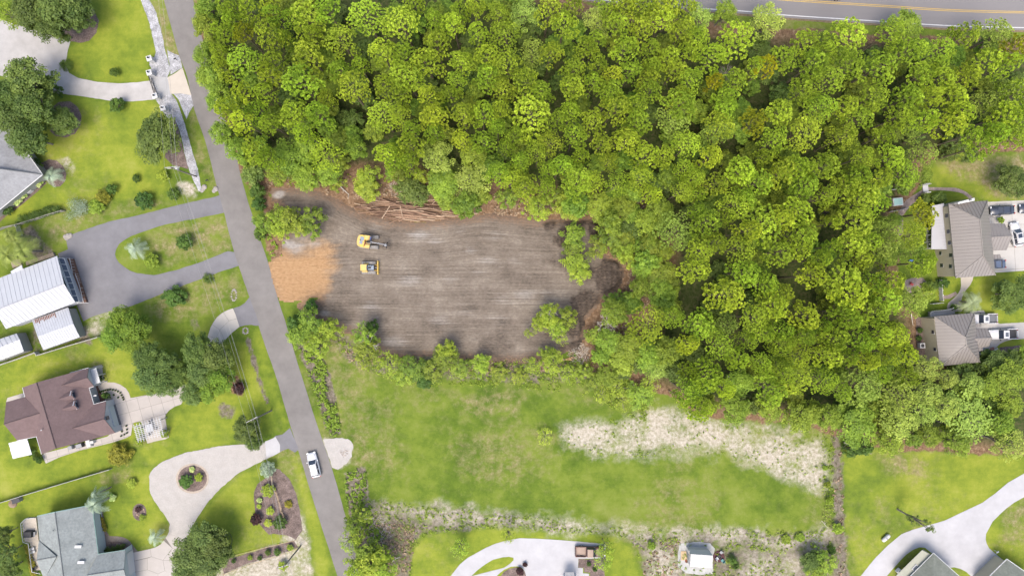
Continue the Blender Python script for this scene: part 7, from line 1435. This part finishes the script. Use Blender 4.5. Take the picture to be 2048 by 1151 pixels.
for i in range(5):
    a = i * 1.2566; cx, cy = 4.15, 0; p0_ = Vector((cx + .2 * math.cos(a), cy + .2 * math.sin(a), 1.0)); p1_ = Vector((cx + .75 * math.cos(a), cy + .62 * math.sin(a), .65)); p2_ = Vector((cx + .35 * math.cos(a), cy + .3 * math.sin(a), .05))
    MB().tube(p0_, p1_, .10, .09, 6).tube(p1_, p2_, .09, .04, 6).build("tine", m_black, gr)
for s_ in (-1, 1): U(MB().tube((.9, s_ * 1.15, .9), (1.2, s_ * 1.3, 1.0), .03).box((1.22, s_ * 1.32, 1.05), (.05, .18, .2)), "mirror", m_black)
q = P(737, 535, .8); dz_ = empty("bulldozer", (q.x, q.y, 0), R_(0), label="small yellow bulldozer with wide front blade below the excavator", cat="bulldozer")
for y in (-.92, .92): b = MB(); track(b, y, 2.9, .58, .78); b.build("track", p_track, dz_)
MB().box((-.1, 0, .7), (2.3, 1.25, .5)).build("chassis", m_dgrey, dz_)
MB().box((.55, 0, 1.15), (1.3, .95, .5), taper=.9).build("engine_hood", p_panel, dz_); MB().box((1.22, 0, 1.05), (.12, .8, .5)).build("radiator_grille", m_black, dz_)
MB().box((.35, .0, 1.42), (.55, .45, .06)).build("hood_hatch", m_dgrey, dz_); MB().tube((.75, .25, 1.35), (.75, .25, 1.85), .05).build("exhaust_pipe", m_dgrey, dz_)
MB().box((-.55, 0, 1.5), (1.05, 1.15, 1.0), taper=.94).build("cab_glass", p_bluegl, dz_); MB().box((-.72, 0, 2.06), (1.2, 1.25, .14)).build("cab_roof", p_yelp, dz_, bevel=.03)
for sx_ in (-1.05, -.05):
    for sy_ in (-.52, .52): MB().tube((sx_, sy_, .9), (sx_ * 1.0, sy_, 2.0), .05).build("cab_post", p_yel, dz_)
MB().box((-.62, -.78, 1.12), (1.1, .28, .5)).build("fuel_tank", p_yelp, dz_, bevel=.03); MB().box((-.4, .78, 1.0), (.8, .24, .35)).build("tool_box", p_yelp, dz_, bevel=.03)
for y in (-.5, .5): MB().tube((.9, y, .6), (1.72, y * 1.1, .5), .07).build("push_arm", p_yel, dz_)
MB().tube((1.1, 0, 1.0), (1.72, 0, .8), .06).build("blade_cylinder", m_rim, dz_)
secs = []
for y in (-1.35, 1.35): secs.append([(1.95 - .18 * math.sin(math.pi * t) , y, .06 + .95 * t) for t in np.linspace(0, 1, 7)] + [(1.83 - .18 * math.sin(math.pi * t), y, .06 + .95 * t) for t in np.linspace(1, 0, 7)])
MB().loft(secs).build("blade", p_yel, dz_)
for y in (-.95, .95): MB().box((1.85, y, 1.08), (.25, .16, .14)).build("blade_bracket", p_yelp, dz_)

# ---------------------------------------------------------------- log pile: every log on its own
m_logs = [mat("debarked_pine_log", (.37,.235,.155), .85, .25, 3, .6, streak=(.3, 3, 3)), mat("brown_pine_log", (.20,.12,.08), .9, .35, 3, .6, streak=(.3, 3, 3)), mat("pale_split_log", (.52,.38,.26), .85, .2, 3, .5, streak=(.3, 3, 3))]
log_me = []
for i in range(9):
    b = MB(); r_ = .075 + .014 * (i % 4); n = 7; secs = []; cy = 0; cz = 0
    for k in range(5):
        x = -.5 + k / 4; cy += rnd.uniform(-.02, .02); cz += rnd.uniform(-.01, .01); rr = r_ * (1.1 - .3 * k / 4)
        secs.append([(x, cy + rr * math.cos(2 * math.pi * j / n), cz + rr * math.sin(2 * math.pi * j / n)) for j in range(n)])
    b.loft(secs); log_me.append(mesh_from_mb("pine_log", b, m_logs[i % 3]))
def put_log(x, y, z, L, a, el, k, label, group="logs in the pile"):
    o = bpy.data.objects.new("pine_log", log_me[k]); COL.objects.link(o); q = P(x, y, z); o.location = (q.x, q.y, z); o.rotation_euler = (0, el, a); o.scale = (L, 1, 1); return tag(o, label, "log", group)
r = random.Random(5); nlog = 0
top = [(716, 408), (760, 402), (800, 398), (850, 397), (890, 406), (930, 426)]; bot = [(716, 426), (760, 434), (800, 439), (850, 439), (890, 437), (930, 431)]
for i in range(125):
    u = r.random(); v = (i + r.random()) / 125; x = 728 + 196 * min(max(r.gauss(.5, .24), .03), .97)
    yt = np.interp(x, *zip(*top)); yb = np.interp(x, *zip(*bot)); y = yt + (yb - yt) * v; dens = math.sin(math.pi * min(max((x - 712) / 222, 0), 1))
    L = r.uniform(3.2, 8.5) * (.6 + .4 * dens); z = .14 + r.uniform(0, 1.0) * dens * math.sin(math.pi * v)
    L = min(L, 2 * min(x - 714, 934 - x) / 10 + 1.2); L = max(L, 1.6)
    k_ = r.choice((0, 0, 0, 1, 1, 2, 3, 4, 4, 5, 6, 7, 7, 8)); lab = ("long " if L > 5.2 else "short " if L < 3 else "") + ("tan", "dark brown", "pale")[k_ % 3] + " log in the " + ("back", "upper middle", "lower middle", "front")[min(3, int(v * 4))] + " row of the pile's " + ("left end", "left half", "middle", "right half", "right end")[min(4, int((x - 714) / 44))]
    put_log(x, y, z, L, r.gauss(-.06 - .05 * v, .10), r.uniform(-.03, .03), k_, lab)
for x, y, L, a, k, tx in ((772, 424, 3.0, 1.0, 2, "pale log slanting up to the right across the pile's front"), (803, 422, 2.2, -1.35, 5, "short pale log standing crosswise in the pile's middle"), (800, 437, 4.6, .42, 0, "log slanting out of the pile's lower middle"), (822, 440, 3.6, -.13, 2, "lowest pale log at the pile's front edge"), (738, 424, 4.4, .10, 0, "lowest log at the pile's left end"), (815, 433, 4.0, .5, 3, "second slanting log at the pile's lower middle"), (870, 402, 1.6, .8, 8, "short stub sticking up at the pile's far edge")):
    put_log(x, y, 1.0 if y < 430 else .35, L, a, 0, k, tx)
def brush(name, x, y, n, R0, L, m, label, seed, z=.5, cat="brush heap", th=.03):
    r = random.Random(seed); e = empty(name, tuple(P(x, y)), label=label, cat=cat); b = MB()
    for i in range(n):
        a = r.uniform(0, 6.28); rr = R0 * math.sqrt(r.random()); c_ = Vector((rr * math.cos(a), rr * math.sin(a), r.uniform(.05, z) * (1 - rr / R0 * .6))); d = Vector((r.gauss(0, 1), r.gauss(0, 1), r.gauss(0, .25))).normalized() * r.uniform(.3, 1) * L / 2
        b.tube(c_ - d, c_ + d, th * r.uniform(.6, 1.6), th * .4, 4)
    o = b.build("twigs", m, e); o["kind"] = "stuff"; return e
m_twig = mat("dry_twigs", (.34,.26,.20), .95, .3, 6); m_twigp = mat("bleached_twigs", (.60,.54,.46), .9, .15, 6); m_split = mat("splintered_heartwood", (.68,.42,.20), .8, .2, 6)
brush("brush_heap", 917, 412, 130, 1.5, 1.8, m_twig, "dark tangle of twigs at the right end of the log pile", 1, .8)
brush("brush_heap", 750, 400, 70, 1.3, 1.6, m_twig, "brown tangle of twigs above the pile's left end", 2, .5)
brush("brush_heap", 792, 376, 50, 1.4, 1.4, m_twigp, "pale broken roots and twigs above the log pile", 3, .4)
brush("brush_heap", 1158, 706, 140, 2.0, 1.6, m_twigp, "grey tangle of roots beside the torn stump", 4, .8)
brush("brush_heap", 688, 905, 20, .8, .9, m_twig, "few dry stalks on the gravel pull-off's edge", 8, .2)
brush("brush_heap", 760, 1062, 120, 2.6, 1.8, m_twigp, "bleached cut brush on the weedy ground left of the curved lawn", 6, .5)
brush("brush_heap", 800, 1058, 90, 2.6, 1.6, m_twig, "brown dead brush above the curved lawn", 7, .4)
e = empty("torn_stump", tuple(P(1145, 716)), .5, label="torn tree stump with bright orange splinters at the clearing's lower right corner", cat="stump"); MB().lathe([(.5, 0), (.42, .3), (.35, .5), (.1, .55)], 10).build("stump", m_bark, e)
for i in range(9): a = 2.4 + rnd.uniform(-.35, .35); l_ = rnd.uniform(.8, 2.2); MB().tube((.1 * i - .4, rnd.uniform(-.3, .3), .4), (.1 * i - .4 + l_ * math.cos(a), l_ * math.sin(a) * .7, rnd.uniform(.2, .9)), .09, .015, 4).build("splinter", m_split, e)
def bare_tree(name, x, y, Hh, R0, m, label, seed, cat="tree", n=9, lean=(0, 0)):
    r = random.Random(seed); e = empty(name, tuple(P(x, y)), label=label, cat=cat); b = MB(); b.tube((0, 0, 0), (lean[0] * .5, lean[1] * .5, Hh * .5), .14, .10, 6); br = MB(); p0_ = Vector((lean[0] * .5, lean[1] * .5, Hh * .5))
    def grow(p, d, l, rad, dep):
        q_ = p + d * l; br.tube(p, q_, rad, rad * .6, 4)
        if dep:
            for _ in range(3): grow(p.lerp(q_, r.uniform(.5, 1)), (d + Vector((r.gauss(0, .6), r.gauss(0, .6), r.gauss(0, .3)))).normalized(), l * .6, rad * .5, dep - 1)
    for i in range(n):
        a = 6.283 * i / n + r.uniform(-.3, .3); grow(p0_, Vector((math.cos(a), math.sin(a), r.uniform(.1, .9))).normalized(), R0 * .5, .065, 3)
    b.build("trunk", m, e); o = br.build("branches", m, e); return e
m_bleach = mat("bleached_bark", (.62,.57,.50), .85, .12, 4)
q_ = P(1216, 646, 5); bare_tree("bare_tree", 1024 + q_.x * 10, 575.5 - q_.y * 10, 7, 3.0, m_bleach, "leafless pale tree at the wood's edge below the berm", 3)
q_ = P(1470, 128, 12); bare_tree("bare_tree", 1024 + q_.x * 10, 575.5 - q_.y * 10, 13, 2.2, m_barkg, "leafless grey treetop in a dark gap near the two yellowed crowns", 5)
q_ = P(1100, 628, 6); bare_tree("bare_tree", 1024 + q_.x * 10, 575.5 - q_.y * 10, 7.5, 2.4, m_bleach, "pale leafless branches in the lone tree group on the soil", 6, n=6)
q_ = P(733, 690, 7); bare_tree("bare_tree", 1024 + q_.x * 10, 575.5 - q_.y * 10, 8.5, 3.0, m_bleach, "pale thin branches over the broad crown at the lower left corner", 8, n=7)
# fallen trunks
def trunk_thing(name, pts, rad, m, label, z=.15, branches=0, seed=1, cat="fallen trunk"):
    r = random.Random(seed); e = empty(name, tuple(P(*pts[0][:2])), label=label, cat=cat); q = [P(p[0], p[1], p[2] if len(p) > 2 else z) for p in pts]; b = MB(); n = len(q); b.path(q, [rad * (1 - .6 * i / (n - 1)) for i in range(n)], 6); b.build("trunk", m, e, w=True)
    for i in range(branches):
        a, c_ = q[r.randrange(n - 1)], None; j = r.randrange(n - 1); a = q[j].lerp(q[j + 1], r.random()); d = Vector((r.gauss(0, 1), r.gauss(0, 1), .3)).normalized() * r.uniform(.6, 1.6); MB().tube(a, a + d, rad * .4, .01, 4).build("branch", m, e, w=True)
    return e
trunk_thing("fallen_trunk", [(678,362,.2),(680,372,.3),(690,382,.2),(698,389,.15)], .14, m_bleach, "curved white fallen trunk above the bend in the soil", branches=3)
trunk_thing("fallen_trunk", [(762,1026,.2),(745,1048,.4),(730,1060,.3),(716,1074,.2)], .12, m_barkg, "grey fallen trunk beside the street near the bottom", branches=5, seed=2)
trunk_thing("fallen_trunk", [(748,1036,.4),(736,1036,.5),(722,1042,.3)], .08, m_bleach, "pale curved branch left of the grey fallen trunk", branches=4, seed=3)
trunk_thing("fallen_trunk", [(784,1122,.3),(792,1116,.3),(800,1113,.2)], .10, m_bleach, "short pale branch right of the bright bottom tree", branches=1, seed=4)
trunk_thing("fallen_trunk", [(1337,780,.2),(1352,790,.3),(1366,797,.2)], .13, m_bark, "dark fallen trunk above the white sand", branches=2, seed=5)
trunk_thing("fallen_trunk", [(1258,440,.5),(1275,424,1.2),(1288,412,1.8)], .08, m_bleach, "pale leaning pole above the reddish ground", seed=6)
trunk_thing("fallen_trunk", [(826,372,.2),(842,366,.3),(858,365,.2)], .05, m_bleach, "thin pale arched branch above the log pile", seed=7)
trunk_thing("fallen_trunk", [(1455,752,6.5),(1474,757,5),(1490,757,4)], .07, m_bleach, "thin grey dead trunk lodged between lower crowns", seed=9)
trunk_thing("fallen_trunk", [(1688,884,3.0),(1704,890,2.6),(1722,898,1.8),(1744,908,.3)], .10, m_barkg, "long grey leaning dead tree beside the top of the ditch track", branches=8, seed=10)
trunk_thing("fallen_trunk", [(1650,1048,.3),(1643,1040,.5)], .06, m_bleach, "little bare sapling at the field's lower right corner", branches=5, seed=11)
trunk_thing("fallen_trunk", [(1822,626,.3),(1826,650,.3)], .10, m_bleach, "pale post lying beside the smaller taupe house", seed=12)
V_tall = [broad_variant(900, F_oak, 12, 1.7, 14, 34, .22, depth=3.2)]; BR[id(V_tall)] = (1.7, 12)
put(1852, 1050, 15, V_tall, 12.5, "tall thin dark tree leaning over the white forked driveway", name="broadleaf_tree", hc=9.5)
# ---------------------------------------------------------------- utility poles and wires
def pole(x, y, hgt, ang, label, transformer=False, arms=1):
    q = P(x, y); e = empty("utility_pole", (q.x, q.y, 0), ang, label=label, cat="utility pole", group="utility poles along the street"); MB().tube((0, 0, 0), (0, 0, hgt), .16, .11, 9).build("pole", m_barkg, e); out = []
    for k_ in range(arms):
        z = hgt - .35 - .9 * k_; a = MB().box((0, .12, z), (2.4, .1, .12)).build("crossarm", mat("bleached_crossarm", (.60,.57,.52), .8), e)
        for s_ in (-1.1, -.4, .4, 1.1): MB().lathe([(.05, z + .06), (.08, z + .12), (.05, z + .22), (.02, z + .26)], 8, (s_, .12, 0)).build("insulator", m_fasc, a)
        if k_ == 0: out = [e.matrix_basis @ Vector((s_, .12, z + .26)) for s_ in (-1.1, .4, 1.1)]
    if transformer: MB().lathe([(.24, hgt - 2.2), (.27, hgt - 2.1), (.27, hgt - 1.4), (.15, hgt - 1.3)], 14, (.38, .1, 0)).build("transformer", mat("transformer_grey", (.50,.52,.53), .5), e)
    m3 = Matrix.Rotation(ang, 4, 'Z'); return [Vector((q.x, q.y, 0)) + m3 @ Vector((s_, .12, hgt - .05)) for s_ in (-1.1, .4, 1.1)] + [Vector((q.x, q.y, hgt - 2.4))]
w0 = pole(352, -86, 10.5, .1, "pole beyond the top edge beside the street")
w1 = pole(393, 353, 10.5, .12, "grey pole with double crossarm and transformer over the granite verge", True, 2)
w2 = pole(543, 820, 10.5, .48, "pole with single pale crossarm over the white gravel drive's trees")
w3 = pole(601, 1091, 10.5, .3, "bare grey pole on the sandy corner near the bottom")
w4 = pole(706, 1400, 10.5, .3, "pole beyond the bottom edge beside the street")
m_wire = mat("steel_wire", (.42,.41,.38), .5)
for A_, B_, tx in ((w0, w1, "overhead wire running above the street's upper stretch"), (w1, w2, "overhead wire crossing the loop drive's island"), (w2, w3, "overhead wire above the roadside bed"), (w3, w4, "overhead wire leaving at the bottom edge")):
    for wi_, (a, c_) in enumerate(zip(A_, B_)):
        b = MB(); pts = []
        for i in range(15): t = i / 14; p = a.lerp(c_, t); p.z -= 4 * t * (1 - t) * .7; pts.append(p)
        b.path(pts, .016, 3); o = b.build("power_wire", m_wire); tag(o, ("left-hand ", "middle ", "right-hand ", "lowest ")[wi_] + tx, "wire", "overhead wires along the street")
